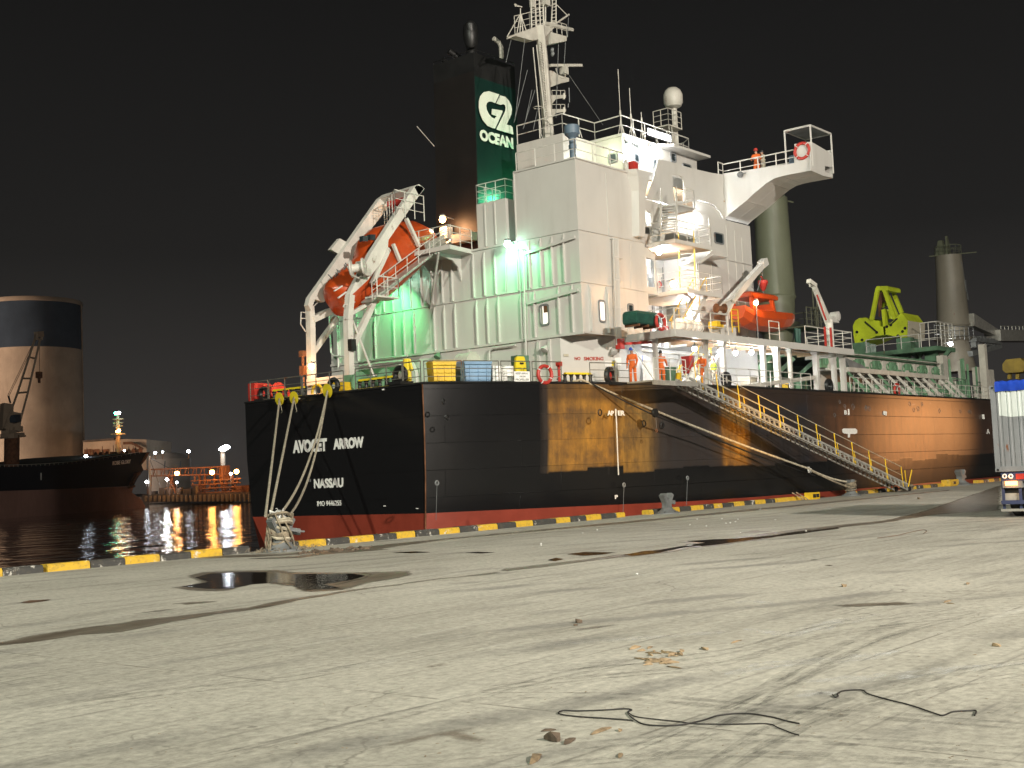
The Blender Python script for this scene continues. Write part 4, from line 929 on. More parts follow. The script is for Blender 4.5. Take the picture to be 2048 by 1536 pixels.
# small deck platform bracket below the funnel
pb = MB(); q1, q2, q3 = AX(872, 497, XA), AX(945, 503, XA), AX(925, 545, XA)
X2 = XA-2.0
pb.prism([V((XA, AX(944, 502, XA).y, ZC-.15)), V((XA, YP-4, ZC-.15)), V((X2, YP-4, ZC-.15)), V((X2, AX(900, 505, X2).y, ZC-.15))], (0, 0, .22))
yk = AX(905, 520, X2).y
for yy in (AX(921, 530, XA).y, yk+1.2, yk+3.2): pb.prism([(XA, yy, ZC-.15), (XA, yy, ZC-1.5), (XA-.25, yy, ZC-.75), (XA-.7, yy, ZC-.42), (X2+.1, yy, ZC-.25), (X2+.1, yy, ZC-.15)], (0, .04, 0))
pb.tube([(X2+.1, yk+1, ZC-.2), (XA, yk+3.5, ZC-2.6)], .06, 6)
bd('boat_access_platform', pb, 'white')
rl = MB(); rl.rail([(XA, AX(944, 502, XA).y, ZC+.07), (X2, AX(898, 505, X2).y, ZC+.07), (X2, YP-4, ZC+.07)], 1.0, 3, 1.0); bd('railing', rl, 'rail')
# boxes on the casing roof beside the funnel
def blk(name, px_l, px_r, ytop, zb, x0, x1, mat='white', zt=None):
    ya, yb = AX(px_l, ytop, x0).y, AX(px_r, ytop, x0).y; zt = zt or AX(px_r, ytop, x0).z
    m_ = MB().bx((x0, ya, zb), (x1, yb, zt)); return m_.build(name, mat, ship), (x0, x1, ya, yb, zb, zt)
bo, bb = blk('vent_house', 952, 1010, 396, ZC, XA+.05, XA+1.0)
bb2 = MB().bx((XA+1.0, bb[3], ZC), (XA+2.0, bb[2]-.01, bb[5]+.02)); bb2.build('vent_house', 'white', ship)
st_ = MB()
for px in (971, 991): p = AX(px, 450, XA+.05); st_.beam((XA+.03, p.y, ZC+.1), (XA+.03, p.y, bb[5]-.1), .07, .06)
st_.build('stiffener', 'white', ship)
rl = MB(); rl.rail([(XA+2.0, bb[2], bb[5]), (XA+.1, bb[2], bb[5]), (XA+.1, bb[3], bb[5]), (XA+2.0, bb[3], bb[5])], 1.0, 3, .7); bd('railing', rl, 'rail')

# ---------------------------------------------------------------- funnel
XFN = XA+2.3
fc = AX(948, 107, XFN); yl = AX(867, 128, XFN).y; yr = fc.y; xr = SY(1028, 125, yr).x; ft_ = AX(948, 107, XFN).z; ftl = AX(867, 128, XFN).z
fn = MB()
def frow(z, k): return [V((XFN-k, yl, z)), V((XFN-k, yr-k*.2, z)), V((xr+k*.3, yr-k*.2, z)), V((xr+k*.3, yl, z))]
fn.loft([frow(ZC, .35), frow(ft_-4.5, .12), frow(ft_-.02, 0)])
fnl = bd('funnel', fn, 'kgreen'); 
sb_ = MB(); e0 = frow(ZC, .35); e1 = frow(ft_-.02, 0); e2 = frow(ft_-4.5, .12)
sb_.loft([[p-V((.025, 0, 0)) for p in (r[0], r[1]+V((0, .02, 0)))]+[r[1]+V((.01, .02, 0)), r[0]+V((.01, 0, 0))] for r in (e0, e2, e1)]); sb_.build('sooty_panel', 'soot', fnl)
tp_ = MB(); tp_.loft([frow(ft_-1.25, .05), frow(ft_+.06, .05)]); tp_.build('top_band', 'black', fnl)
ex = MB(); q = AX(940, 95, XFN+1.4)
ex.tube([AX(944, 118, XFN+.8), AX(943, 96, XFN+.7), AX(941, 84, XFN+.5), AX(941, 60, XFN+.3), AX(940, 50, XFN+.3)], .30, 14); ex.lathe(AX(941, 70, XFN+.4), [(.2, -.75), (.36, -.5), (.42, 0), (.38, .5), (.2, .75)], 16); ex.tube([V((XFN+1.2, yl-1, ft_)), V((XFN+1.0, yl-1, ft_+.5)), V((XFN+.4, yl-.8, ft_+.8))], .18, 10); ex.tube([V((XFN+1.2, yl-.4, ft_-.3)), V((XFN+.8, yl-.4, ft_+.2)), V((XFN+.3, yl-.4, ft_+.4))], .15, 10)
ex.build('exhaust_pipe', 'black', fnl, True)
ep = MB(); q = SY(1003, 118, yr+.9); ep.tube([q, q+V((0, 0, .7)), q+V((-.12, .05, .95)), q+V((-.5, .1, 1.1))], .13, 10); ep.build('steam_pipe', 'offwhite', fnl, True)
gr_ = MB(); ga = AX(882, 262, XFN-.12); gb_ = AX(900, 290, XFN-.12); gr_.bx((XFN-.1, ga.y, gb_.z), (XFN-.05, gb_.y, ga.z)); ga = AX(908, 255, XFN-.12); gb_ = AX(940, 290, XFN-.12); gr_.bx((XFN-.12, ga.y, gb_.z), (XFN-.07, gb_.y, ga.z)); gr_.build('louvre', 'soot', fnl)
fr_ = MB(); fr_.rail([V((XFN, yl, ft_)), V((XFN, yr, ft_)), V((xr, yr, ft_))], .25, 1, 1.5, .02); fr_.build('grab_bar', 'black', fnl)
wh_ = MB(); wh_.tube([V((XFN-.15, yl+.05, ft_-4.5)), V((XFN-.9, yl+.6, ft_-3.4))], .02, 4); wh_.build('whip_aerial', 'offwhite', fnl)
# logo: traced from the photo, plane of the funnel's starboard side
def LG(cx_, cy_): return (840+cx_/5.12, cy_/5.12)
def lpoly(pts): return [SY(*LG(a, b_), yr-.16) for a, b_ in pts]
Gp = [(808, 968), (700, 934), (650, 945), (615, 985), (602, 1040), (600, 1100), (612, 1160), (640, 1230), (690, 1290), (740, 1312), (765, 1316), (778, 1290), (840, 1150), (842, 1135), (832, 1132), (735, 1116), (732, 1172), (782, 1190), (762, 1215), (735, 1206), (705, 1175), (682, 1130), (674, 1085), (682, 1055), (705, 1040), (730, 1042), (768, 1056)]
Tp = [(818, 978), (870, 992), (905, 1030), (930, 1080), (938, 1120), (932, 1170), (915, 1210), (882, 1276), (925, 1286), (944, 1305), (952, 1378), (782, 1328), (785, 1310), (852, 1180), (872, 1135), (876, 1105), (868, 1078), (850, 1066), (826, 1076), (780, 1060)]
for pl in (Gp, Tp): MB().prism(lpoly(pl), (0, -.03, 0)).build('logo', 'lettergreen', fnl)
o1 = SY(960, 280.5, yr-.16); o2 = SY(1026.5, 293, yr-.16); o3 = SY(960, 257.5, yr-.16)
text('lettering', 'OCEAN', 'lettergreen', fnl, o1, (1, 0, 0), (0, 0, 1), o3.z-o1.z, o2.x-o1.x, .02, .055)

# ---------------------------------------------------------------- bridge block
YB = YH+1.3
c0 = SY(1244, 272, YB); XB = c0.x; ZB = c0.z
Y2 = AX(1190, 285, XB).y; c1 = SY(1125, 266, Y2); XB2 = c1.x; Y3 = AX(1033, 290, XB2).y
XBF = SY(1392, 300, YB).x
YPB = AX(905, 300, XB+6).y
br = MB(); ring_ = [(XB2, Y3), (XB2, Y2), (XB, Y2), (XB, YB), (XBF, YB), (XBF, YPB), (XB+6, YPB), (XB+6, Y3)]
br.prism([V((a, b_, ZT-.1)) for a, b_ in ring_], (0, 0, ZB-ZT+.1)); bd('bridge', br, 'white')
ev = MB(); ev.prism([V((a, b_, ZB)) for a, b_ in ((XB-.08, YB-.1), (XB+3.2, YB-.1), (XB+3.9, YB-.75), (XBF+.3, YB-.75), (XBF+.3, YPB), (XB+6, YPB), (XB+6, Y3-.5), (XB-.08, Y3-.5))], (0, 0, .14)); bd('roof_eave', ev, 'white')
rl = MB(); rl.rail([(XB2+.1, Y3, ZB+.05), (XB2+.1, Y2+.05, ZB+.05), (XB+.1, Y2+.05, ZB+.1), (XB+.1, YB+.05, ZB+.14), (XB+3.4, YB+.05, ZB+.14), (XBF-.6, YB+.1, ZB+.14), (XBF, YB+.8, ZB+.14), (XBF, YB+5, ZB+.14)], 1.0, 2, 1.25, .03, .25); bd('railing', rl, 'rail')
rl = MB(); rl.rail([(XA+.1, Y1-.1, ZT+.02), (XA+.15, YH+.1, ZT+.02), (SY(1258, 345, YH).x, YH+.1, ZT+.02)], .95, 2, 1.4, .028); bd('railing', rl, 'rail')
wx(1216, 306, 1236, 326, XB-.01, 'darkglass')
wy(1266, 306, 1279, 326, YB-.01, 'darkglass'); wy(1305, 318, 1316, 341, YB-.01, 'darkglass'); wy(1364, 328, 1382, 345, YB-.01, 'darkglass'); wy(1340, 305, 1352, 325, YB-.01, 'darkglass')
def ytext(s_, x0, x1, y0, y1, yy, mat, name='lettering', bold=.03): return stext(s_, x0, x1, y0, y1, yy, mat, bold, ship, name)
ytext('IMO 9446255', 1249, 1287, 280, 288, YB-.03, 'letterdark')
# funnel-shaped vent trunk on the side wall
vt = MB()
def vrow(pl, pr, y_, d_): 
    a, b_ = SY(pl, y_, YH), SY(pr, y_, YH); z = (a.z+b_.z)/2
    return [V((a.x, YH+.02, z)), V((a.x+(b_.x-a.x)*.15, YH-d_, z)), V((a.x+(b_.x-a.x)*.85, YH-d_, z)), V((b_.x, YH+.02, z))]
vt.loft([vrow(1251, 1292, 345, .5), vrow(1256, 1288, 358, .48), vrow(1263, 1283, 385, .35), (vrow(1265, 1281, 475, .35))]); bd('vent_trunk', vt, 'white')
# red box and cylinders on the ledge
rb = MB(); q = SY(1265, 335, YH+.3); rb.box(q, (.45, .4, .55)); bd('fire_box', rb, 'red')
cl_ = MB(); q = SY(1252, 335, YH+.4); cl_.lathe(q-V((0, 0, .3)), [(.03, -.1), (.14, 0), (.14, .55), (.03, .7)], 10); bd('gas_bottle', cl_, 'offwhite', smooth=True)
# blue funnel-shaped vent on the lower roof corner
q = SY(1146, 310, YH+.5); bv = MB(); bv.lathe((q.x, q.y, ZT), [(.16, 0), (.16, .6), (.2, .62), (.2, .8), (.16, .85), (.18, 1.15), (.38, 1.35), (.38, 1.75), (.3, 1.8), (.02, 1.82)], 18); bd('vent_head', bv, 'bluegrey', smooth=True)
# bulwark plate with door opening
bp = [(1316, 319), (1326, 319), (1356, 328), (1385, 337), (1423, 345.6), (1447, 349), (1447, 437), (1441, 424), (1430, 411), (1413, 404), (1396, 400), (1345, 413), (1320, 404), (1293, 398), (1298, 388), (1305, 366)]
dh = [(1344.5, 349.5), (1356, 350.5), (1364, 353), (1367.5, 360), (1369, 402), (1348, 402)]
mbp = MB(); mbp.prism([SY(a, b_, YH-.03) for a, b_ in bp], (0, .08, 0), [[SY(a, b_, YH-.03) for a, b_ in dh]]); bd('bulwark', mbp, 'white')
dl = MB(); dl.bx((XR0, YH+.06, ZT-2.6), (XR1+2, RY, ZT-2.5)); bd('stair_landing', dl, 'white')
# ledge plates with rounded cut-outs left of the stair recess
def sill(pts, hole, yy=YH-.02, nm='bulkhead_plate'):
    m_ = MB(); m_.prism([SY(a, b_, yy) for a, b_ in pts], (0, .06, 0), [[SY(a, b_, yy) for a, b_ in hole]] if hole else []); return bd(nm, m_, 'white')
sill([(1277, 396), (1310, 404), (1336, 412), (1336, 440), (1325, 500), (1277, 480)], [(1280, 419), (1295, 422), (1302, 427), (1305, 436), (1305, 470), (1282, 466)])
sill([(1262, 486), (1292, 494), (1310, 510), (1314, 590), (1262, 578)], [(1276, 516), (1280, 512), (1303, 517), (1309, 522), (1311, 575), (1276, 570)])
hz = MB(); q = SY(1293, 375, YH+.9); 
# decks inside the recess
for z in (ZA2, ZA3):
    m_ = MB(); m_.bx((XR0+.02, YH, z-.1), (XR1-.02, RY-.02, z)); bd('deck_plating', m_, 'white')
# ---------------------------------------------------------------- bridge wing
XW = SY(1447, 346, YH).x; WW = 2.6
def W(px, py): return AX(px, py, XW)
wp = [(1446.5, 347), (1589, 326), (1589, 288), (1622, 283), (1622, 341), (1574, 350), (1561, 353), (1548, 357), (1533, 366), (1508, 387), (1492, 402), (1468, 421), (1457, 430), (1449, 438)]
wg = MB(); wpt = [W(a, b_) for a, b_ in wp]; wg.prism(wpt, (.09, 0, 0)); 
ar = [p for p in wpt[4:]]
wgm = bd('bridge_wing', wg, 'white')
w2_ = MB(); w2_.prism([p+V((WW, 0, 0)) for p in wpt], (.09, 0, 0))
w2_.loft([[p+V((.09, 0, .01)) for p in ar], [p+V((WW, 0, .01)) for p in ar]], False, False)
w2_.loft([[p+V((.09, 0, .07)) for p in ar], [p+V((WW, 0, .07)) for p in ar]], False, False); w2_.build('underside_plating', 'white', wgm)
wd_ = MB(); zt = W(1600, 324).z-.35; y0_ = wpt[4].y
wd_.bx((XW+.09, y0_+.05, zt-.06), (XW+WW, YH+1.6, zt)); wd_.build('wing_deck', 'white', wgm)
cap = MB(); y_ = wpt[3].y
def WC(px, py): return SY(px, py, y_)
cap.prism([WC(a, b_) for a, b_ in ((1622, 283), (1663, 307), (1664, 334), (1650, 332), (1650, 344), (1663, 349), (1663, 355), (1648, 352), (1622, 341))], (0, .08, 0)); cap.build('end_bulwark', 'white', wgm)
ws_ = MB(); ws_.prism([W(a, b_)+V((WW*.5, 0, 0)) for a, b_ in wp[4:]+[(1449, 400), (1560, 345)]], (.05, 0, 0))
for k in (6, 8, 10):
    p = wpt[k]; ws_.bx((XW+.09, p.y-.02, p.z), (XW+WW, p.y+.03, p.z+.5))
ws_.build('underside_web', 'white', wgm)
# canopy frame over the wing end
cf = MB(); top = .0
k1, k2 = W(1568, 265), W(1619, 252); 
yA, yB_ = k1.y, y_+.02; zc = W(1568, 262).z
for yy in (yA, yB_):
    for xx in (XW+.05, XW+WW): cf.tube([V((xx, yy, zt)), V((xx, yy, zc))], .05, 6)
for a, b_ in (((XW+.05, yA), (XW+.05, yB_)), ((XW+.05, yB_), (XW+WW, yB_)), ((XW+WW, yA), (XW+WW, yB_)), ((XW+.05, yA), (XW+WW, yA))): cf.tube([V((*a, zc)), V((*b_, zc))], .06, 6)
cf.build('canopy_frame', 'white', wgm)
cc = MB(); cc.bx((XW+.1, yA, zc-.03), (XW+WW-.1, yB_, zc+.01)); cc.build('canopy_sheet', 'greysteel', wgm)
rl = MB(); yq = W(1589, 326).y; rl.rail([(XW+.04, yq, zt+.3), (XW+.04, YH+.05, zt+.35)], .8, 2, 1.15, .035); rl.rail([(XW+.04, YH+.05, zt+.35), (XBF+.2, YH+.05, zt+.35)], .85, 2, 1.1, .035)
rl.rail([(XW+WW, yq, zt+.3), (XW+WW, YH, zt+.35)], .8, 2, 1.3, .03); rl.build('railing', 'rail', wgm)
mc = MB(); q = W(1572, 318); mc.box((XW+1.4, q.y, zt+.55), (.7, .7, 1.1)); mc.build('wing_console', 'bluegrey', wgm)
fl_ = MB(); q = W(1486, 349); fl_.lathe(q-V((.25, 0, 0)), [(.02, -.1), (.16, 0), (.18, .15), (.02, .2)], 10, (-.8, 0, -.6)); fl_.tube([q, q-V((.25, 0, 0))], .04, 5); fl_.tube([q-V((.2, .3, 0)), q-V((.2, -.2, -.05))], .03, 5); fl_.build('wing_floodlight', 'greysteel', wgm)
# ---------------------------------------------------------------- platforms and stairs of the recess
def plat(corner, aft_end, fwd_end, z, th=.32, name='platform', inner=None, mat='white'):
    "slab whose outboard corner projects at pixel corner; aft edge runs in to the wall"
    p = GZ(*corner, z); xa = p.x; yo = p.y; xf = SY(*fwd_end, yo).x; yi = inner if inner else RY
    m_ = MB(); m_.bx((xa, yo, z-th), (xf, yi, z)); o = bd(name, m_, mat)
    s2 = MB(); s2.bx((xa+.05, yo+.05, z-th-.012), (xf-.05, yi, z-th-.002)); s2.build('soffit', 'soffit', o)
    return o, xa, xf, yo
pa, xa1, xf1, yo1 = plat((1350, 477), (1292, 490), (1424, 493), ZA3+.06, .2)
rl = MB(); rl.rail([(xa1+.04, YH, ZA3+.06), (xa1+.04, yo1+.04, ZA3+.06), (xf1, yo1+.04, ZA3+.06), (xf1, YH, ZA3+.06)], 1.0, 3, 1.2); rl.build('railing', 'rail', pa)
bxp = MB(); q = GZ(1426, 509, ZA3-.5); bxp.prism([SY(a, b_, yo1+.3) for a, b_ in ((1398, 524), (1426, 500), (1458, 512), (1458, 516), (1426, 509), (1402, 527))], (0, YH-yo1-.3, 0)); bxp.build('sloping_apron', 'white', pa)
pc, xa2, xf2, yo2 = plat((1375, 577), (1295, 589), (1446, 592), ZA2+.02, .2)
rl = MB(); rl.rail([(xa2+.04, YH, ZA2), (xa2+.04, yo2+.04, ZA2), (xf2, yo2+.04, ZA2), (xf2, YH, ZA2)], 1.0, 3, 1.2); rl.build('railing', 'rail', pc)
pu = MB(); q = SY(1383, 412, YH-1.3); z_ = q.z; q0 = GZ(1385, 408, z_); pu.bx((q0.x-.9, YH-1.2, z_-.08), (q0.x+1.0, YH, z_)); pu_ = bd('platform', pu, 'white')
rl = MB(); rl.rail([(q0.x+.1, YH-1.15, z_), (q0.x+.95, YH-1.15, z_), (q0.x+.95, YH, z_)], .95, 2, .9); rl.build('railing', 'rail', pu_)
def stair(b_, t_, wid, name='stair', mat='white', rmat='yellow', steps=11, par=None):
    b_, t_ = V(b_), V(t_); d = t_-b_; h = V((d.x, d.y, 0)).normalized(); sd = V((-h.y, h.x, 0))*wid/2
    m_ = MB()
    for s in (-1, 1): m_.beam(b_+sd*s, t_+sd*s, .05, .2)
    for i in range(steps): p = b_.lerp(t_, (i+.5)/steps); m_.beam(p-sd, p+sd, .18, .03, up=(0, 0, 1))
    o = m_.build(name, mat, par or ship)
    r = MB()
    for s in (-1, 1):
        r.tube([b_+sd*s+V((0, 0, .85))-h*.15, t_+sd*s+V((0, 0, .9))], .03, 5)
        for k in (0.02, .33, .66, 1): p = b_.lerp(t_, k)+sd*s; r.tube([p, p+V((0, 0, .88))], .022, 5)
    r.build('handrail', rmat, o); return o
stair(GZ(1338, 468, ZA3+.08), V((q0.x-.8, YH-.7, z_)), .8, rmat='offwhite')
stair(V((xa2+1.2, yo2+.7, ZA2)), V((xa1+2.6, yo1+.9, ZA3)), .8)
stair(V((xa2+.2, yo2+.8, ZA1+.1)), V((xa2+2.6, yo2+.8, ZA2)), .8)
# doors, pipes and boxes in the bright recess
dd = MB()
for z, xs_ in ((ZA3, (.62, .86)), (ZA2, (.55, .75, .9)), (ZA1, (.2, .5))):
    for f in xs_:
        x_ = XR0+(XR1-XR0)*f; dd.bx((x_-.33, RY-.06, z+.15), (x_+.33, RY-.02, z+1.95))
dd.pieces('door', 'offwhite', ship)
for z, f in ((ZA3, .45), (ZA2, .68), (ZA2, .35), (ZA1, .8), (ZA1, .65), (ZA3, .95)):
    x_ = XR0+(XR1-XR0)*f; m_ = MB(); m_.bx((x_-.12, RY-.2, z+.4), (x_+.12, RY-.05, z+1.3)); m_.tube([(x_+.2, RY-.1, z), (x_+.2, RY-.1, z+2.3)], .03, 5); m_.tube([(x_+.35, RY-.1, z), (x_+.35, RY-.1, z+2.3)], .03, 5); bd('wall_locker', m_, 'greysteel')
random.seed(31)
for z in (ZA3, ZA2, ZA1):
    for i in range(9):
        x_ = random.uniform(XR0+.4, XR1-.3); k = random.random(); m_ = MB()
        if k < .35: m_.tube([(x_, RY-.12, z+.1), (x_, RY-.12, z+random.uniform(1.2, 2.3))], .028, 5); nm, mt = 'conduit', 'greysteel'
        elif k < .6: m_.bx((x_-.1, RY-.25, z+1.1), (x_+.12, RY-.1, z+1.45)); nm, mt = 'switch_box', 'greysteel'
        elif k < .8: m_.torus((x_, RY-.2, z+1.0), .16, .035, (0, 1, 0), 12, 5); nm, mt = 'hose_reel', 'red'
        else: m_.tube([(x_, RY-.5, z), (x_, RY-.5, z+.6), (x_+.25, RY-.5, z+.75), (x_+.4, RY-.5, z+.3)], .05, 6); nm, mt = 'vent_gooseneck', 'offwhite'
        m_.build(nm, mt, ship)
fx = MB(); q = SY(1367, 464, YH+1); fx.bx((q.x-.06, YH+.9, q.z-.55), (q.x+.06, YH+1, q.z+.45)); bd('fire_hose', fx, 'black')
# house lamps
WHT = (.93, .96, 1)
for px, py, yy, pw in ((1256, 292, YB-.18, 110), (1303, 298, YB-.2, 170), (1312, 411, YH+.5, 330), (1385, 434, YH+.3, 330), (1318, 505, YH+.4, 380), (1386, 520, YH+.6, 420), (1372, 648, YH+.8, 380)):
    p = SY(px, py, yy); lamp_part(ship, p, 'lamp_white', .13, pw, WHT, p+V((0, .3, .1)), (0, -.28, -.1))
for k in range(4):
    p = SY(1390+k*18, 560, YH+1.0); lamp('recess_lamp', (p.x, RY-1.0, ZA3-.4), 150, WHT, .1) if k < 2 else None
p = SY(1347, 568, yo2-.3); lamp_part(ship, p, 'lamp_orange', .17, 170, (1, .55, .25), (p.x, yo2+.1, p.z+.2), (0, -.25, 0))
p = GZ(1330, 380, ZT-.6); lamp('stairwell_lamp', (XR0+3.0, YH+1.1, ZT-.5), 26, (.93, 1, .88), .1)
lamp('forward_deck_lamp', (XF+.9, YH+1.5, ZF-1.2), 90, (.9, 1, .75), .1)
lamp('bridge_deck_lamp', (XB-.7, YB+.6, ZT+1.6), 26, (.85, 1, .6), .1)
# name board
nb = MB(); a, b_ = SY(1294, 264, YB+.2), SY(1339.5, 277, YB+.2); z0, z1 = SY(1317, 277, YB+.2).z, SY(1317, 264.5, YB+.2).z
nbo = MB().bx((a.x-.1, YB+.15, z0-.08), (b_.x+.1, YB+.3, z1+.08)).build('name_board', 'black', ship)
MB().bx((a.x, YB+.12, z0), ((a.x+b_.x)/2-.06, YB+.15, z1)).build('lit_panel', 'sign_lit', nbo); MB().bx(((a.x+b_.x)/2+.06, YB+.12, z0), (b_.x, YB+.15, z1)).build('lit_panel', 'sign_lit', nbo)
zz0, zz1 = z0+.1, z1-.1; mx = (a.x+b_.x)/2
text('lettering', 'AVOCET', 'greysteel', nbo, (a.x+.1, YB+.11, zz0), (1, 0, 0), (0, 0, 1), zz1-zz0, mx-a.x-.26, .01, -.005)
text('lettering', 'ARROW', 'greysteel', nbo, (mx+.16, YB+.11, zz0), (1, 0, 0), (0, 0, 1), zz1-zz0, b_.x-mx-.26, .01, -.005)
# radome on its post
q = GZ(1352, 288, ZB+.14); ry = YB+1.4; rx = SY(1352, 288, ry).x
rp_ = SY(1348, 195, ry); rr = 19.5*((rp_-CAMP).dot(CF))/F_PX
po = MB(); po.tube([(rx, ry, ZB), (rx, ry, rp_.z-rr*.9)], .16, 10); po.tube([(rx-.9, ry, ZB), (rx-.05, ry, ZB+2.1)], .06, 5); po.tube([(rx-.45, ry, ZB), (rx-.3, ry, ZB+1.9)], .05, 5); po.bx((rx-1.5, ry-.5, ZB+1.95), (rx-.05, ry+.5, ZB+2.02))
po.rail([(rx-.1, ry-.5, ZB+2.0), (rx-1.5, ry-.5, ZB+2.0), (rx-1.5, ry+.5, ZB+2.0)], .95, 3, .5, .025); po.tube([(rx-1.4, ry-.45, ZB), (rx-1.4, ry-.45, ZB+2)], .03, 5); po.tube([(rx-1.1, ry-.45, ZB), (rx-1.1, ry-.45, ZB+2)], .03, 5)
poo = bd('radome_post', po, 'offwhite')
MB().lathe((rx-.05, ry, rp_.z-rr), [(rr*.45, -.1), (rr*.8, 0), (rr*.86, .1), (rr*.97, .2), (rr, rr*.95), (rr*.96, rr*1.3), (rr*.8, rr*1.66), (rr*.5, rr*1.92), (.02, rr*2.03)], 28).build('radome', 'offwhite', poo, True)
# aerials along the monkey deck
ae = MB()
for px, h_ in ((1241, 3.2), (1262, 2.4), (1283, 1.3)):
    q = SY(px, 268, YB+.1); x_ = q.x; ae.tube([(x_, YB+.05, ZB), (x_, YB+.05, ZB+h_+.4)], .022, 4)
    for s_ in (-.25, .25): ae.tube([(x_+s_, YB+.05, ZB+.1), (x_, YB+.05, ZB+.9)], .02, 4)
    ae.lathe((x_, YB+.05, ZB+1.1), [(.02, 0), (.06, .05), (.04, .3), (.01, .35)], 6)
bd('whip_aerial', ae, 'offwhite')
# ---------------------------------------------------------------- main mast
ym = Y2+1.6
def MP(a, b_, dy=0): return SY(a, b_, ym+dy)
ms = MB(); ms.tube([V((MP(1098, 280).x, ym, ZB)), MP(1086, 120), MP(1080, 52)], .30, 8, .24); mast = bd('mast', ms, 'offwhite')
def mst(nm, mb, mat='offwhite'): return mb.build(nm, mat, mast)
m_ = MB(); m_.prism([MP(a, b_) for a, b_ in ((1030, 68), (1070, 54), (1100, 44), (1110, 44), (1112, 52), (1088, 76), (1066, 81), (1032, 72))], (0, .5, 0)); m_.prism([MP(a, b_) for a, b_ in ((1102, 64), (1134, 73), (1133, 82), (1101, 88))], (0, .6, 0)); m_.tube([MP(1014, 77), MP(1034, 69)], .04, 5); m_.tube([MP(1088, 46), MP(1145, 60)], .1, 6); m_.tube([MP(1100, 55), MP(1138, 29)], .05, 5); mst('crosstree', m_)
m_ = MB(); m_.prism([MP(a, b_) for a, b_ in ((1100, 141), (1106, 142), (1117, 150), (1138, 156), (1138, 163), (1122, 166), (1102, 174))], (0, .5, 0)); m_.box(MP(1128, 140), (.35, .35, .5)); m_.tube([MP(1128, 150), MP(1128, 134)], .1, 6); m_.torus(MP(1122, 140), .45, .03, (0, 1, 0), 12, 5, 0, 180)
for y_ in (190, 218): m_.prism([MP(1103, y_), MP(1132, y_), MP(1132, y_+5), MP(1112, y_+8), MP(1104, y_+18)], (0, .12, 0)); m_.tube([MP(1128, y_-3), MP(1128, y_+9)], .07, 5); m_.rail([MP(1104, y_), MP(1130, y_)], .25, 1, .4, .018)
mst('mast_arm', m_)
m_ = MB(); m_.beam(MP(1100, 131), MP(1163, 131), .16, .14); mst('radar_scanner', m_)
m_ = MB()
for a, b_, c in ((1062, 0, 1063), (1070, -10, 1072), (1078, -10, 1081), (1086, -6, 1088)): m_.tube([MP(a, b_), MP(c, 56)], .045, 5)
for y_ in range(-6, 56, 8): m_.tube([MP(1061+y_*.02, y_), MP(1087, y_-3)], .025, 4)
for a, c in ((1105, 1103), (1112, 1112)): m_.tube([MP(a, -12), MP(c, 48)], .04, 5)
for y_ in range(-6, 46, 7): m_.tube([MP(1104, y_), MP(1112, y_-2)], .025, 4)
m_.box(MP(1090, 3), (.4, .4, .5)); m_.box(MP(1064, -2), (.2, .2, .9)); mst('top_lattice', m_)
m_ = MB()
for a, b_ in ((1034, 66), (1040, 64), (1046, 62), (1052, 60)): m_.tube([MP(a, b_), MP(1041, 27)], .03, 4)
m_.tube([MP(1014, 74), MP(1040, 29)], .03, 4); m_.tube([MP(1041, 27), MP(1041, 17)], .03, 4); m_.tube([MP(1032, 11), MP(1044, 14)], .05, 5, .03); m_.prism([MP(1029, 7), MP(1033, 8), MP(1036, 13), MP(1031, 13)], (0, .04, 0)); mst('wind_vane', m_)
m_ = MB(); m_.rail([MP(1030, 68), MP(1060, 60), MP(1087, 50)], .95, 3, .7, .02); m_.rail([MP(1104, 66), MP(1134, 74)], .7, 2, .5, .02); m_.tube([MP(1100, 12), MP(1112, 8), MP(1134, 30)], .03, 4); m_.tube([MP(1091, 14), MP(1091, 50)], .04, 4); mst('railing', m_)
m_ = MB(); 
for a, b_ in (((1066, 95), (1082, 265)), ((1073, 90), (1092, 255)), ((1080, 80), (1094, 250))): m_.tube([MP(*a, -.25), MP(*b_, -.25)], .03, 5)
for k in range(34): t = k/33; m_.tube([MP(1080+t*12, 84+t*165, -.3), MP(1085+t*12, 84+t*165, -.3)], .022, 4)
m_.tube([MP(1085, 84, -.3), MP(1097, 249, -.3)], .03, 5); m_.torus(MP(1076, 215, -.2), .25, .02, (0, 0, 1), 8, 4); mst('ladder', m_)
m_ = MB(); bz_ = ZB+.1
for a, b_, c, d_ in ((1022, 80, 1012, 125), (1050, 75, 1030, 240), (1055, 140, 1028, 245), (1064, 180, 1048, 255), (1070, 180, 1046, 258), (1076, 215, 1066, 262), (1117, 88, 1112, 235), (1131, 85, 1127, 150), (1138, 150, 1206, 250), (1137, 35, 1135, 75)): m_.tube([MP(a, b_, -.1), MP(c, d_, -.1)], .017, 4)
m_.tube([MP(1138, 176), MP(1139, 205)], .03, 4); m_.tube([MP(1137, 207), MP(1136, 215)], .03, 4); mst('stay_wire', m_, 'greysteel')
for a, b_ in ((1102, 100), (1103, 108)): m_ = MB(); m_.lathe(MP(a+2, b_), [(.02, -.1), (.14, 0), (.02, .12)], 8, (1, 0, 0)); mst('signal_horn', m_, 'greysteel')
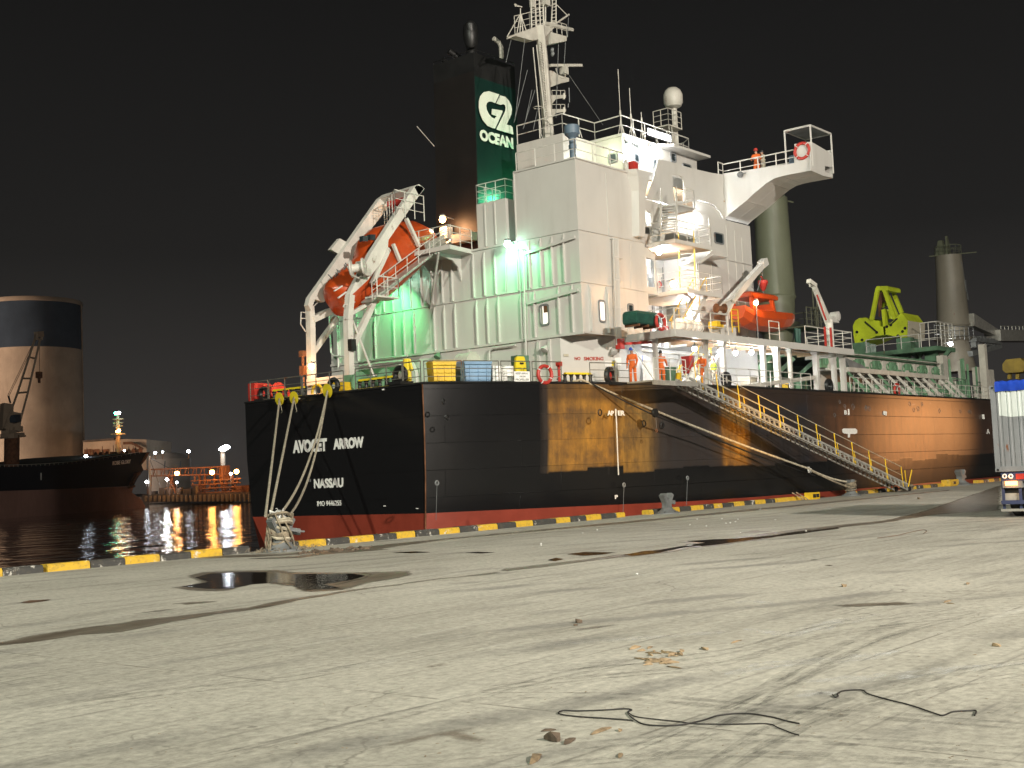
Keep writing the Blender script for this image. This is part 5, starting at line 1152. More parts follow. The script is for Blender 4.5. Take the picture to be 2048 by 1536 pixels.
# ---------------------------------------------------------------- casing lamps
p = AX(1015, 488, XA-.6); lamp_part(ship, p, 'lamp_green', .17, 0, (.22, 1, .50), p+V((.6, 0, .1)))
lamp('lamp_light', p+V((-.6, 0, -.2)), 270, (.16, 1, .38), .12, 'SPOT', p+V((.55, -.2, -2.4)), 150, .6)
p = AX(800, 556, XA-.9); lamp_part(ship, p, 'lamp_green', .12, 0, (.10, 1, .36), p+V((.9, 0, .1)))
lamp('lamp_light', AX(775, 575, XA-1.6), 330, (.12, 1, .30), .12, 'SPOT', AX(770, 690, XA), 150, .7)
p = AX(885, 439, XFN-1.2); lamp_part(ship, p, 'lamp_orange', .18, 150, (1, .48, .22), p+V((1.2, 0, .1)), (-.1, 0, -.2))
lamp('roof_lamp', (xr-.6, yr-1.6, bb[5]+1.6), 110, (.12, 1, .45), .15)
# cabinets on the casing roof at the funnel foot
cb_ = MB(); 
for a, b_, c, d_ in ((903, 487, 942, 462), (880, 480, 893, 452)): p, q = AX(a, b_, XFN-.9), AX(c, d_, XFN-.9); cb_.bx((XFN-.9, p.y, p.z), (XFN-.4, q.y, q.z))
cb_.pieces('electric_cabinet', 'offwhite', ship)

# ================================================================ BOAT DECK AND SIDE
def proj(p):
    d = V(p)-CAMP; z = d.dot(CF); return 1024+F_PX*d.dot(CR)/z, 768-F_PX*d.dot(CU)/z, z
def pxm(p): return F_PX/proj(p)[2]
def D(px, inset=.7, z=DZ):
    "deck point, set in from the hull edge, that the photo shows at column px"
    best = None; pts = []
    for i in range(len(out)-1):
        a, b_ = V((*out[i], 0)), V((*out[i+1], 0)); d = (b_-a).normalized(); nn = V((-d.y, d.x, 0))
        for k in range(24): pts.append((a.lerp(b_, k/24)+nn*inset, d))
    for p, d in pts:
        x_ = proj((p.x, p.y, z))[0]
        if best is None or abs(x_-px) < best[0]: best = (abs(x_-px), p, d)
    return V((best[1].x, best[1].y, z)), math.atan2(best[2].y, best[2].x)
XBD = SY(1252, 671, YH).x; q = AX(1350, 658, XBD); yo = q.y; zbd = q.z; XBE = SY(1706, 682, yo).x; tb_ = .36
bdk = MB(); bdk.prism([V((XBD, YH, zbd)), V((XBD, yo, zbd)), V((XBE, yo, zbd)), V((XBE, yo+3.2, zbd)), V((XF+1, yo+5.2, zbd)), V((XF+1, YH, zbd))], (0, 0, -.06))
bdk.beam((XBD, YH, zbd-tb_/2+.01), (XBD, yo, zbd-tb_/2+.01), .05, tb_); bdk.beam((XBD, yo, zbd-tb_/2+.01), (XBE, yo, zbd-tb_/2+.01), .05, tb_); bdk.beam((XBE, yo, zbd-tb_/2+.01), (XBE, yo+3.2, zbd-tb_/2+.01), .05, tb_)
bdo = bd('boat_deck', bdk, 'white')
ub = MB()
x = XBD+1.3
while x < XBE-.3: ub.beam((x, yo+.03, zbd-.16), (x, yo+3.1, zbd-.16), .05, .2); x += 1.6
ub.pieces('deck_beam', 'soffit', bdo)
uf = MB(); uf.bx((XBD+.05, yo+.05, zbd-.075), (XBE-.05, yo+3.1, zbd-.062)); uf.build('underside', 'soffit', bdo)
for px, rr in ((1312, .13), (1413, .12), (1447, .15), (1527, .16), (1554, .2), (1580, .13), (1632, .2), (1667, .17), (1685, .19)):
    yy = YS+.55 if px > 1350 else YS+1.4; p = SY(px, 730, yy)
    m_ = MB(); m_.beam((p.x, yy, DZ), (p.x, yy, zbd-.1), rr*1.5, rr*1.5); m_.beam((p.x, yy, zbd-.5), (p.x, yy, zbd-.1), rr*1.6, rr*1.6, w2=rr*3, h2=rr*2); m_.build('pillar', 'white' if px not in (1554, 1580) else 'offwhite', ship)
# rail of the boat deck in runs
for a, b_ in ((XBD+.05, None), (XBD+.1, SY(1458, 660, yo).x), (SY(1540, 660, yo).x, SY(1560, 660, yo).x), (SY(1612, 670, yo).x, SY(1662, 670, yo).x), (SY(1668, 670, yo).x, XBE-.05)):
    m_ = MB()
    if b_ is None: m_.rail([(a, YH-.1, zbd), (a, yo+.05, zbd)], 1.05, 3, 1.3, .028)
    else: m_.rail([(a, yo+.05, zbd), (b_, yo+.05, zbd)]+([(b_, yo+3, zbd)] if b_ > XBE-.2 else []), 1.05, 3, 1.5, .028, 0)
    m_.build('railing', 'rail', bdo)
for px in (1651, 1662.5): p = SY(px, 680, yo-.02); m_ = MB(); m_.beam((p.x, yo-.02, zbd), (p.x, yo-.02, zbd+1.15), .12, .07); m_.build('red_stanchion', 'red', bdo)
ub = MB(); p, p2 = SY(1426, 678, yo-.05), SY(1459, 680, yo-.05); ub.tube([p, V((p.x, p.y, p.z-.35)), V((p2.x, p2.y, p.z-.35)), p2], .03, 5); ub.build('boarding_bar', 'rail', bdo)
# lit passage below the boat deck
for px, py in ((1389, 697.5), (1440, 703), (1471, 705.5), (1503, 704)):
    p = SY(px, py, yo+1.5); lamp_part(ship, p, 'lamp_white', .13, 150, WHT, (p.x, p.y, zbd-.1), (0, 0, -.18))
lamp('passage_lamp', (XBD+1.0, RY-.6, zbd-.5), 190, (1, .74, .42), .1)
p = SY(1371, 659, yo-.1); 
lamp('deck_lamp', (XF+3, YH+2.2, zbd-.6), 60, (.95, 1, .85), .1); lamp('deck_lamp', (XBE-2, YH+1.8, zbd-.6), 45, (1, .95, .8), .1)
# passage fittings: inclined ladder, pipes, panels
stair(V((SY(1372, 770, YH).x, YH+.4, DZ)), V((SY(1405, 690, YH+.4).x+1.6, YH+.4, zbd-.2)), .8, 'stair', 'white', 'yellow', 9)
stair(V((SY(1318, 770, YH).x, RY+.1, DZ)), V((SY(1290, 690, YH).x-.4, RY+.1, zbd-.1)), .9, 'stair', 'white', 'yellow', 9)
pf = MB()
for i in range(9): x = XF-4.6+i*.42; pf.tube([(x, RY+.5, DZ), (x, RY+.5, DZ+1.7+.05*i), (x+.5, RY+.5, zbd-.3)], .05, 5)
pf.tube([(cx2+2, RY, zbd-.35), (XBE-1, RY, zbd-.35)], .06, 6); pf.tube([(cx2+2, YS+1.0, zbd-.25), (XBE-1, YS+1.0, zbd-.25)], .05, 6)
pf.pieces('passage_pipe', 'offwhite', ship)
pd_ = MB()
for px, w_, z0, z1, mt in ((1290, .8, .1, 1.9, 0), (1345, .7, .1, 1.9, 0), (1420, .9, .1, 2.0, 0), (1460, .6, .8, 1.6, 0), (1440, .35, .9, 1.8, 1)):
    p = SY(px, 740, RY+.55); pd_.bx((p.x-w_/2, RY+.5, DZ+z0), (p.x+w_/2, RY+.57, DZ+z1), mt)
pd_.pieces('passage_door', ['offwhite', 'letter'], ship)
np_ = MB(); p = SY(1282, 720, RY+.5); np_.bx((p.x-.15, RY+.48, p.z-.2), (p.x+.15, RY+.5, p.z+.25)); bd('notice_board', np_, 'blue')
hs = MB(); p = SY(1488, 745, RY+.5); hs.bx((p.x-.2, RY+.3, DZ+.9), (p.x+.2, RY+.5, DZ+1.3)); hs.bx((p.x+.9, RY, DZ), (p.x+2.0, RY+.4, DZ+1.2)); bd('cable_box', hs, 'offwhite')
# machinery forward of the house
mg = MB(); random.seed(5)
for i in range(16):
    x = XF+.8+i*.8; s_ = random.uniform(.3, .8); y_ = YH+1.2+random.random()*1.5; mg.lathe((x, y_, DZ+s_), [(.02, -s_), (s_*.7, -s_*.9), (s_*.7, s_*.9), (.02, s_)], 10, random.choice([(0, 0, 1), (1, 0, 0), (0, 1, 0)])) if i % 2 else mg.box((x, y_, DZ+s_), (s_, s_, s_*2))
mg.pieces('deck_machine', 'green', ship)
fw = MB(); fw.bx((XF+.8, YH+4.4, DZ), (XF+30, YH+4.6, DZ+2.6)); fw.tube([(XF+2, YH+.9, DZ), (XF+2, YH+.9, zbd)], .05, 5); 
for x in (XF+3, XF+6, XF+9): fw.beam((x, YH+4.2, DZ), (x+1.4, YH+1.4, zbd-.1), .1, .25)
bd('hatch_coaming', fw, 'green')
gs = MB(); p = SY(1510, 765, YS+1.2); gs.beam(SY(1478, 775, YS+.15), SY(1628, 755, YS+.6), .18, .22); gs.beam(SY(1478, 774, YS+.2), SY(1528, 774, YS+.2), .12, .15); bd('spare_boom', gs, 'offwhite')

# ---------------------------------------------------------------- ship cranes
def vcyl(px0, px1, py, Y_, zz=None):
    c = SY((px0+px1)/2, py, Y_); return c, (px1-px0)/2*proj(c)[2]/F_PX*.99
def crane(name, pts, Y_, mat):
    base = SY((pts[-1][0]+pts[-1][1])/2, pts[-1][2], Y_)
    prof = []
    for a, b_, y_ in pts:
        c = SY((a+b_)/2, y_, Y_); prof.append(((b_-a)/2*proj(c)[2]/F_PX, c))
    m_ = MB(); n_ = 36; rings = []
    for r_, c in prof: rings.append([V((c.x+r_*math.cos(2*math.pi*j/n_), c.y+r_*math.sin(2*math.pi*j/n_), c.z)) for j in range(n_)])
    m_.loft(rings); return bd(name, m_, mat, smooth=True), prof
C1Y = 42.3
c1o, pr1 = crane('cargo_crane', [(1508, 1574, 398), (1509, 1576, 430), (1515, 1590, 592), (1512, 1592, 596), (1514, 1589, 602), (1514, 1589, 645), (1500, 1600, 649), (1512, 1588, 655), (1525, 1585, 668), (1530, 1590, 770)], C1Y, 'crane')
cT = pr1[0][1]; m_ = MB(); m_.rail([cT+V((0, 1.1, 0)), cT+V((1.0, 0, 0)), cT+V((0, -1.1, 0))], .6, 1, 1, .03); m_.tube([cT+V((-.5, 0, 0)), cT+V((2.4, -.6, 0))], .06, 5); m_.lathe(cT+V((0, -.3, .2)), [(.02, -.2), (.25, 0), (.25, .3), (.02, .35)], 10); m_.build('crane_top_gear', 'crane', c1o)
q = SY(1600, 635, C1Y-1.5); m_ = MB(); z = q.z-.8; m_.bx((q.x-1.6, q.y-1.4, z-.1), (q.x+1.4, q.y+1.2, z)); m_.rail([(q.x-1.6, q.y-1.3, z), (q.x+1.4, q.y-1.3, z), (q.x+1.4, q.y+1.2, z)], 1.3, 3, .8, .035); m_.rail([(q.x+.2, q.y-1.0, z), (q.x+.8, q.y-1.0, z)], 2.9, 2, .6, .05); m_.beam((q.x, q.y, z), (q.x-1.5, q.y+.2, z-2), .15, .3); m_.build('crane_platform', 'crane', c1o)
m_ = MB(); m_.tube([SY(1577, 548, C1Y-1.25), SY(1581, 549, C1Y-1.25), SY(1582, 562, C1Y-1.25), SY(1589, 566, C1Y-1.25)], .05, 5); m_.build('crane_pipe', 'crane', c1o)
C2Y = 42.3
M['crane2'] = paint('grey_beige_crane_paint', (.21, .19, .15), .5, .07, .35, .35, .05)
c2o, pr2 = crane('cargo_crane', [(1871, 1922, 512), (1874, 1930, 580), (1875, 1938, 648), (1873, 1940, 652), (1878, 1937, 656), (1880, 1936, 675), (1868, 1950, 678), (1880, 1936, 684), (1878, 1940, 700), (1873, 1952, 745)], C2Y, 'crane2')
cT = pr2[0][1]; rr2 = pr2[0][0]
m_ = MB(); m_.beam(cT+V((-.3, .5, 0)), cT+V((-.3, .5, 1.5)), .9, 1.2, w2=.4, h2=.5); m_.beam(cT+V((-.1, -.1, 0)), cT+V((-.1, 0, 1.9)), .25, 1.0, w2=.15, h2=.3)
m_.rail([cT+V((-rr2*math.cos(t), -rr2*math.sin(t), 0)) for t in [R(a) for a in range(-90, 200, 24)]], .9, 2, 1, .03); m_.tube([cT+V((-1.4, 1.3, 0)), cT+V((.8, -2.4, .1))], .05, 5); m_.build('crane_top_gear', 'crane', c2o)
m_ = MB(); e_ = SY(1930, 655, C2Y-1.3)
m_.tube([SY(1922, 524, C2Y-1.2), SY(1936, 600, C2Y-1.2)], .07, 5); m_.box(SY(1929, 572, C2Y-1.2), (.3, .3, 1.1)); m_.build('crane_cabin_ladder', 'greysteel', c2o)
m_ = MB(); m_.beam(SY(1940, 640, C2Y-1.5), SY(1990, 666, C2Y-1.5), .8, 1.2, w2=.6, h2=.7); m_.build('jib_foot', 'alu', c2o)
m_ = MB(); m_.beam(SY(1985, 672, C2Y-1.5), SY(2140, 674, C2Y-1.5), 1.6, 1.1); m_.rail([SY(2002, 662, C2Y-1.5), SY(2080, 661, C2Y-1.5)], .5, 1, 1.2, .04); m_.beam(SY(1990, 664, C2Y-1.6), SY(1993, 698, C2Y-1.6), .35, .5); m_.build('jib', 'alu', c2o)
m_ = MB(); m_.beam(SY(1935, 708, C2Y-1.4), SY(1994, 692, C2Y-1.4), 1.0, .5); m_.beam(SY(1940, 680, C2Y-1.4), SY(1990, 686, C2Y-1.4), 1.2, .35); m_.rail([SY(1870, 677, C2Y-1.9), SY(1948, 680, C2Y-1.9)], 1.2, 3, 1.2, .035)
for i in range(7): m_.box(SY(1948+i*6, 684, C2Y-1.6), (.5, .5, random.uniform(.5, 1.1)))
m_.build('crane_platform', 'greysteel', c2o)
p = SY(1901, 688, C2Y-2.2); lamp_part(c2o, p, 'lamp_white', .2, 260, (1, .97, .88), p+V((0, .6, .1)), (0, -.2, -.35))
# ---------------------------------------------------------------- gantry with grab
XG = 101.0
def G(px, py, dx=0): return AX(px, py, XG+dx)
gp = MB(); a, b_ = G(1702, 712), G(1880, 690); z = (a.z+b_.z)/2
gp.bx((XG-.6, b_.y, z-.35), (XG+3.4, a.y+4, z)); ya_ = lambda px: G(px, 700).y
for px in (1798, 1853): gp.beam((XG+1, ya_(px), DZ), (XG+1, ya_(px), z-.3), .9, .7); gp.beam((XG+1, ya_(px)+.3, z-1.6), (XG+1, ya_(px)+1.6, z-.3), .3, .3); gp.beam((XG+1, ya_(px)-.3, z-1.6), (XG+1, ya_(px)-1.6, z-.3), .3, .3)
for px in (1722, 1812): gp.beam((XG, ya_(px), z), (XG, ya_(px), z+.95), 1.2, .9); gp.beam((XG+1.5, ya_(px), z), (XG+1.5, ya_(px), z+.9), .9, 1.2)
gpo = bd('grab_stand', gp, 'green')
m_ = MB(); m_.rail([(XG-.5, b_.y, z), (XG-.5, ya_(1738), z)], 1.1, 2, 1.4, .035); m_.rail([(XG-.5, ya_(1848), z), (XG-.5, b_.y, z), (XG+3, b_.y, z)], 2.0, 3, .8, .04); m_.build('railing', 'rail', gpo)
gr = empty('cargo_grab', G(1760, 690), 'big lime green clamshell grab resting on the green deck gantry', 'grab')
def C4(a, b_): return (1640+a/7.68, 560+b_/7.68)
def gpoly(pts, dx=0): return [G(*C4(a, b_), dx) for a, b_ in pts]
GW = 3.6
MB().prism(gpoly([(505, 705), (540, 625), (600, 585), (700, 575), (775, 612), (900, 625), (920, 715), (985, 715), (985, 845), (870, 858), (700, 935), (540, 1000), (515, 850)]), (GW, 0, 0)).build('bucket_shell', 'lime', gr)
MB().prism(gpoly([(985, 715), (1040, 700), (1150, 600), (1250, 500), (1345, 625), (1338, 900), (1180, 870), (1010, 838), (985, 845)]), (GW, 0, 0)).build('bucket_shell', 'lime', gr)
sf = MB(); p = G(*C4(1345, 625)); sf.prism([p+V((0, -.03, 0)), p+V((GW, -.03, 0)), G(*C4(1338, 900))+V((GW, -.03, 0)), G(*C4(1338, 900))+V((0, -.03, 0))], (0, -.05, 0)); sf.build('end_plate', 'beigecloth', gr)
th = MB()
for A_, B_, dx in (((885, 155), (795, 615), 0), ((990, 155), (1150, 600), 0), ((1125, 185), (1255, 505), GW-.6), ((1020, 160), (1000, 400), GW-.6), ((1000, 155), (1180, 560), GW-1.4)): th.beam(G(*C4(*A_), dx), G(*C4(*B_), dx), .32, .3)
th.pieces('link_arm', 'lime', gr)
tb2 = MB(); tb2.prism(gpoly([(850, 130), (870, 95), (1030, 90), (1050, 110), (1050, 160), (850, 160)]), (GW-1, 0, 0)); tb2.build('head_beam', 'lime', gr)
mm_ = MB(); mm_.prism(gpoly([(940, 460), (985, 440), (1000, 480), (1005, 845), (985, 850), (960, 640)]), (.6, 0, 0)); mm_.tube([G(*C4(1020, 460), 1.4), G(*C4(1030, 600), 1.4)], .35, 10); mm_.tube([G(*C4(1090, 470), 1.4), G(*C4(1095, 600), 1.4)], .3, 10); mm_.tube([G(*C4(960, 170), 1), G(*C4(960, 430), 1)], .18, 6); mm_.build('hydraulic_cylinder', 'lime', gr)
hs_ = MB(); hs_.tube([G(*C4(920, 250), .3), G(*C4(905, 400), .3), G(*C4(915, 560), .3)], .07, 5); hs_.tube([G(*C4(945, 300), .3), G(*C4(930, 430), .3), G(*C4(912, 540), .3)], .07, 5); hs_.box(G(*C4(925, 270), .6), (.6, .6, .8)); hs_.build('chain', 'brownsteel', gr)
kx_ = MB(); kx_.beam(G(*C4(690, 640), -.06), G(*C4(875, 800), -.06), .1, .1); kx_.beam(G(*C4(1080, 690), -.06), G(*C4(1190, 590), -.06), .1, .1)
for a, b_ in ((875, 805), (570, 800), (650, 920), (1030, 715), (1090, 690), (1270, 790), (1200, 855), (1310, 740)): kx_.lathe(G(*C4(a, b_), -.02), [(.12, 0), (.12, .06)], 8, (-1, 0, 0))
kx_.build('pin_boss', 'black', gr)
# second grab, yellow, on the far stand
g2 = empty('cargo_grab', SY(2027, 745, 38), 'rounded yellow grab half hidden above the blue tarpaulin of the container', 'grab')
def H(px, py, k=0): return AX(px, py, 120+k)
MB().prism([H(a, b_) for a, b_ in ((2005, 728), (2012, 719), (2040, 716), (2050, 724), (2051, 739), (2044, 744), (2012, 746), (2005, 740))], (2.5, 0, 0)).build('bucket_shell', 'dullyellow', g2)
for a in (2020, 2036): MB().beam(H(a, 745, .8), H(a-1, 758, .8), .3, .3).build('link_arm', 'dullyellow', g2)
# ---------------------------------------------------------------- hatch coaming and bulwark stays along the side
YC = YS+3.6; zc0 = SY(1700, 735, YS+1.6).z; x0, x1 = SY(1693, 735, YS+1.6).x, SY(1892, 755, YS+1.6).x
hc = MB(); hc.bx((x0, YC, DZ), (x1+6, YC+.2, DZ+2.9)); hco = bd('hatch_coaming', hc, 'offwhite')
tpz = MB(); tpz.bx((x0, YS+1.45, zc0-.3), (x1, YS+1.75, zc0)); tpz.bx((x0, YS+1.7, zc0-.08), (x1, YC, zc0)); tpz.build('side_girder', 'offwhite', hco)
random.seed(11)
nst = 11
for i in range(nst+1):
    x = x0+(x1-x0)*i/nst; m_ = MB(); m_.beam((x, YS+1.55, zc0-.3), (x+.55, YS+.35, DZ), .05, .14, up=(0,1,0), w2=.05, h2=.24); m_.build('stay', 'white_rusty' if i % 3 else 'mint', hco)
cl2 = MB(); cg = MB()
for i in range(15):
    x = x0+(x1+4-x0)*(i+.3)/15; (cl2 if i % 2 else cg).box((x, YC-.15, zc0+.55), (.9, .35, .8)); (cg if i % 3 else cl2).box((x+.7, YC-.3, zc0+.2), (.6, .3, .45)); cl2.bx((x-.7, YC-.5, DZ+3.0), (x+.8, YC-.1, DZ+3.06)); cg.torus((x+.2, YC-.38, zc0+.55), .22, .05, (0, 1, 0), 10, 5)
    cg.box((x, YS+2.4, DZ+.5), (.35, .3, random.uniform(.6, 1.3))); cl2.tube([(x+.5, YS+2.2, DZ), (x+.5, YS+2.2, DZ+1.6)], .05, 5); cg.lathe((x+.9, YS+2.1, DZ+.3), [(.2, 0), (.2, .5), (.1, .6)], 8)
cl2.build('cleat', 'offwhite', hco); cg.build('cleat', 'mint', hco)
m_ = MB(); m_.prism([SY(a, b_, YC-.6) for a, b_ in ((1690, 715), (1725, 730), (1738, 740), (1700, 736))], (0, .5, 0)); m_.build('hatch_cover_end', 'greysteel', hco)
hv = MB(); hv.bx((x0, YC+.1, DZ+2.9), (x1+4, YC+10, DZ+3.3)); hv.build('hatch_cover', 'green', hco)
# clutter forward, toward the second crane
fc_ = MB(); random.seed(21)
for i in range(26):
    px = 1885+random.random()*90; p = SY(px, 775, YS+2+random.random()*3); h_ = random.uniform(.8, 3.6); k = random.random()
    if k < .45: fc_.tube([(p.x, p.y, DZ), (p.x, p.y, DZ+h_)], .09, 6)
    elif k < .7: fc_.box((p.x, p.y, DZ+h_*.3), (.9, .7, h_*.6))
    else: fc_.rail([(p.x, p.y, DZ), (p.x+3, p.y, DZ)], h_*.5, 2, 1.2, .04)
bd('deck_machinery', fc_, 'mint')
fc_ = MB()
for i in range(22):
    px = 1885+random.random()*100; p = SY(px, 775, YS+2.5+random.random()*3); h_ = random.uniform(.8, 4.2)
    fc_.box((p.x, p.y, DZ+h_*.5), (random.uniform(.2, 1.1), .5, h_)) if i % 3 else fc_.torus((p.x, p.y, DZ+h_*.6), .35, .08, (0, 1, 0), 12, 5)
p = SY(1968, 740, YS+1.6); fc_.beam((p.x, p.y, DZ), (p.x, p.y, DZ+4.6), .5, .5); bd('deck_machinery', fc_, 'offwhite')
# railing at the ship's side, run by run
def siderail(pa, pb, mat='rail_dark', h=1.0, bars=3, inset=.12):
    pts = []
    n_ = max(2, int(abs(pb-pa)/45)+1)
    for i in range(n_): pts.append(D(pa+(pb-pa)*i/(n_-1), inset)[0])
    m_ = MB(); m_.rail(pts, h, bars, 1.25, .022); m_.build('railing', mat, ship)
for a, b_ in ((848, 925), (928, 1000), (1003, 1060), (1064, 1126), (1180, 1232), (1236, 1262), (1418, 1500), (1500, 1625), (1700, 1800), (1800, 1980)): siderail(a, b_, 'rail_dark' if b_ < 1300 else 'rail')
def trail(pa, pb, mat='rail_dark', x=XT+.12):
    a, b_ = AX(pa, 790, x).y, AX(pb, 790, x).y; m_ = MB(); m_.rail([(x, a, DZ+.02), (x, b_, DZ+.02)], 1.0, 3, 1.1, .024); m_.build('railing', mat, ship)
for a, b_ in ((501, 536), (538, 603), (606, 688), (712, 806), (808, 843)): trail(a, b_)
# yellow roller chocks
def chock(pa, pb, plane='t'):
    if plane == 't': a, b_ = V((XT+.25, AX(pa, 790, XT).y, DZ)), V((XT+.25, AX(pb, 790, XT).y, DZ))
    else: a, b_ = D(pa, .3)[0], D(pb, .3)[0]
    m_ = MB(); m_.beam(a+V((0, 0, .5)), b_+V((0, 0, .5)), .16, .09); m_.beam(a+V((0, 0, .06)), b_+V((0, 0, .06)), .35, .12)
    o = m_.build('roller_chock', 'safety', ship); r = MB(); n_ = max(2, round((b_-a).length/.42))
    for i in range(n_+1): p = a.lerp(b_, i/n_); r.lathe(p, [(.13, .1), (.08, .2), (.08, .38), (.13, .46)], 10)
    r.build('roller', 'black', o, True)
chock(540, 600); chock(712, 780); chock(1131, 1180, 's')
def lead(p, ax, r_=.34, mat='black', inner=None):
    m_ = MB(); m_.torus(p, r_*.75, r_*.33, ax, 20, 8); m_.bx(p+V((-r_, -r_, -r_*1.1)), p+V((r_, r_, -r_*.75))); o = m_.build('fairlead', mat, ship, True)
    if inner: MB().lathe(p+V(ax)*-.0, [(r_*.5, -.02), (r_*.5, .02)], 14, ax).build('fairlead_plug', inner, o)
for px, ins, ax, inner in ((1222, .3, (.15, -1, 0), 'red'), (1453, .35, (0, -1, 0), None), (1656, .4, (0, -1, 0), None)): p, _ = D(px, ins); lead(p+V((0, 0, .42)), ax, .42, inner=inner)
for px, r_ in ((518, .34), (658, .36), (792, .40)): lead(V((XT+.3, AX(px, 790, XT).y, DZ+.42 if px != 792 else DZ+.55)), (1, 0, 0), r_)
# red winch on the port quarter and other gear aft
rw = MB(); p = V((XT+1.6, AX(524, 790, XT+1.6).y, DZ)); rw.box(p+V((0, .2, .55)), (1.0, .5, 1.1)); rw.beam(p+V((0, 0, .9)), p+V((.3, -1.8, .45)), .5, .3); rw.lathe(p+V((0, -.5, .55)), [(.5, -.1), (.5, 0), (.25, .02), (.25, .7), (.5, .72), (.5, .8)], 16, (0, -1, 0)); bd('mooring_winch', rw, 'red')
rw = MB(); p = V((XT+2.2, AX(770, 770, XT+2.2).y, DZ)); rw.lathe(p+V((0, 1.6, .6)), [(.55, -.1), (.55, 0), (.25, .02), (.25, 1.6), (.55, 1.62), (.55, 1.7)], 16, (0, -1, 0)); rw.box(p+V((0, 2.0, .5)), (.9, .5, 1.0)); bd('mooring_winch', rw, 'mint')
rw = MB(); p = V((XT+1.6, AX(680, 770, XT+1.6).y, DZ)); rw.torus(p+V((0, .5, .35)), .35, .07, (1, 0, 0), 16, 6); rw.box(p+V((0, -.3, .35)), (.5, .6, .6)); rw.torus(p+V((0, 1.6, .35)), .35, .07, (1, 0, 0), 16, 6); bd('pipe_bend', rw, 'yellow')

# ================================================================ LIFEBOAT AND ITS DAVIT
XD = XT+2.4
YN = AX(700, 760, XD).y; YF_ = AX(617, 780, XD).y; YM = (YN+YF_)/2
dav = MB(); dav.bx((XD-.3, YN-.2, DZ), (XD+.3, YF_+.2, DZ+.06)); davo = bd('lifeboat_davit', dav, 'white')
def N(px, py): return SY(px, py, YN)
def Fr(px, py): return SY(px, py, YF_)
def dpart(nm, f, mat='white_rusty', smooth=False): m_ = MB(); f(m_); return m_.build(nm, mat, davo, smooth)
def beamp(m_, pts, w_, h_):
    for a, b_ in zip(pts, pts[1:]): m_.beam(a, b_, w_, h_, up=(0, 1, 0))
dpart('post', lambda m_: beamp(m_, [V((N(695, 640).x, YN, DZ)), N(696, 640), N(700, 590)], .32, .34))
dpart('post', lambda m_: beamp(m_, [V((Fr(621, 700).x, YF_, DZ)), Fr(621, 640), Fr(619, 612)], .32, .34))
def arm(m_, Pf, o): m_.prism([Pf(a+o[0], b_+o[1]) for a, b_ in ((697, 596), (736, 560), (762, 525), (775, 505), (777, 480), (848, 377), (838, 369), (829, 372), (742, 506), (703, 580))], (0, .3, 0))
dpart('arm', lambda m_: arm(m_, N, (0, 0)))
def arm2(m_): m_.prism([Fr(a, b_) for a, b_ in ((614, 622), (622, 600), (640, 606), (712, 503), (716, 484), (770, 414), (787, 400), (764, 390), (752, 399), (612, 596), (608, 612))], (0, -.3, 0))
dpart('arm', arm2)
dpart('crossbeam', lambda m_: m_.loft([[Fr(752, 399), Fr(764, 390), Fr(786, 398), Fr(768, 416)], [N(829, 374), N(838, 368), N(849, 377), N(838, 392)]]))
dpart('counter_plate', lambda m_: m_.prism([Fr(a, b_) for a, b_ in ((662, 499), (680, 477), (693, 484), (676, 507))], (0, .25, 0)))
def braces(m_):
    beamp(m_, [Fr(625, 705), Fr(662, 655), Fr(672, 636)], .25, .26); beamp(m_, [N(706, 690), N(738, 625), N(748, 600)], .25, .26)
    beamp(m_, [Fr(622, 640), Fr(660, 622)], .3, .5)
    m_.beam(V((XD, YN, DZ+.95)), V((XD, YF_, DZ+.95)), .22, .32)
    beamp(m_, [N(777, 498), N(744, 568)], .2, .2); beamp(m_, [N(812, 437), N(838, 492)], .16, .18); beamp(m_, [N(786, 488), N(800, 522)], .14, .16)
    m_.beam(Fr(730, 458), Fr(736, 470), .3, .2); m_.beam(Fr(706, 508), Fr(711, 514), .3, .15)
_b = MB(); braces(_b); _b.pieces('brace', 'white_rusty', davo)
# ramp: twin skids with walkway alongside
def ramp(m_):
    for Pf in (N, Fr):
        a, b_ = (Pf(760, 592), Pf(884, 488)) if Pf is N else (Fr(690, 612), Fr(812, 505)); m_.beam(a, b_, .14, .22, up=(0, 1, 0))
    m_.beam(N(700, 628), N(765, 590), .16, .25, up=(0, 1, 0))
dpart('launch_skid', ramp)
def walk(m_):
    a, b_ = N(722, 604), N(880, 486); m_.loft([[a+V((0, -.75, 0)), b_+V((0, -.75, 0)), b_, a]]+[[p+V((.03, 0, -.07)) for p in (a+V((0, -.75, 0)), b_+V((0, -.75, 0)), b_, a)]])
    m_.beam(a+V((0, -.78, .05)), b_+V((0, -.78, .05)), .05, .2, up=(0, 1, 0))
    m_.beam(b_+V((0, -.4, 0)), V((XA-1.8, YN-.4, ZC)), .8, .08, up=(0, 1, 0))
dpart('walkway', walk, 'alu')
def wrail(m_):
    a, b_ = N(722, 604)+V((0, -.78, 0)), N(880, 486)+V((0, -.78, 0))
    m_.tube([a+V((0, 0, .85)), b_+V((0, 0, .85))], .025, 5); m_.tube([a+V((0, 0, .45)), b_+V((0, 0, .45))], .02, 5)
    for k in range(8): p = a.lerp(b_, k/7); m_.tube([p, p+V((0, 0, .85))], .022, 5)
    for k in range(7): p = a.lerp(b_, k/7); q_ = a.lerp(b_, (k+1)/7)+V((0, .75, 0)); m_.tube([p, q_], .02, 4)
dpart('railing', wrail, 'rail')
def foot(m_):
    q_ = N(748, 598); m_.bx((q_.x-.7, YN-.95, q_.z-.06), (q_.x+.75, YN-.1, q_.z+.02)); m_.rail([(q_.x-.7, YN-.95, q_.z), (q_.x+.75, YN-.95, q_.z), (q_.x+.75, YN-.1, q_.z)], .95, 2, .75, .03)
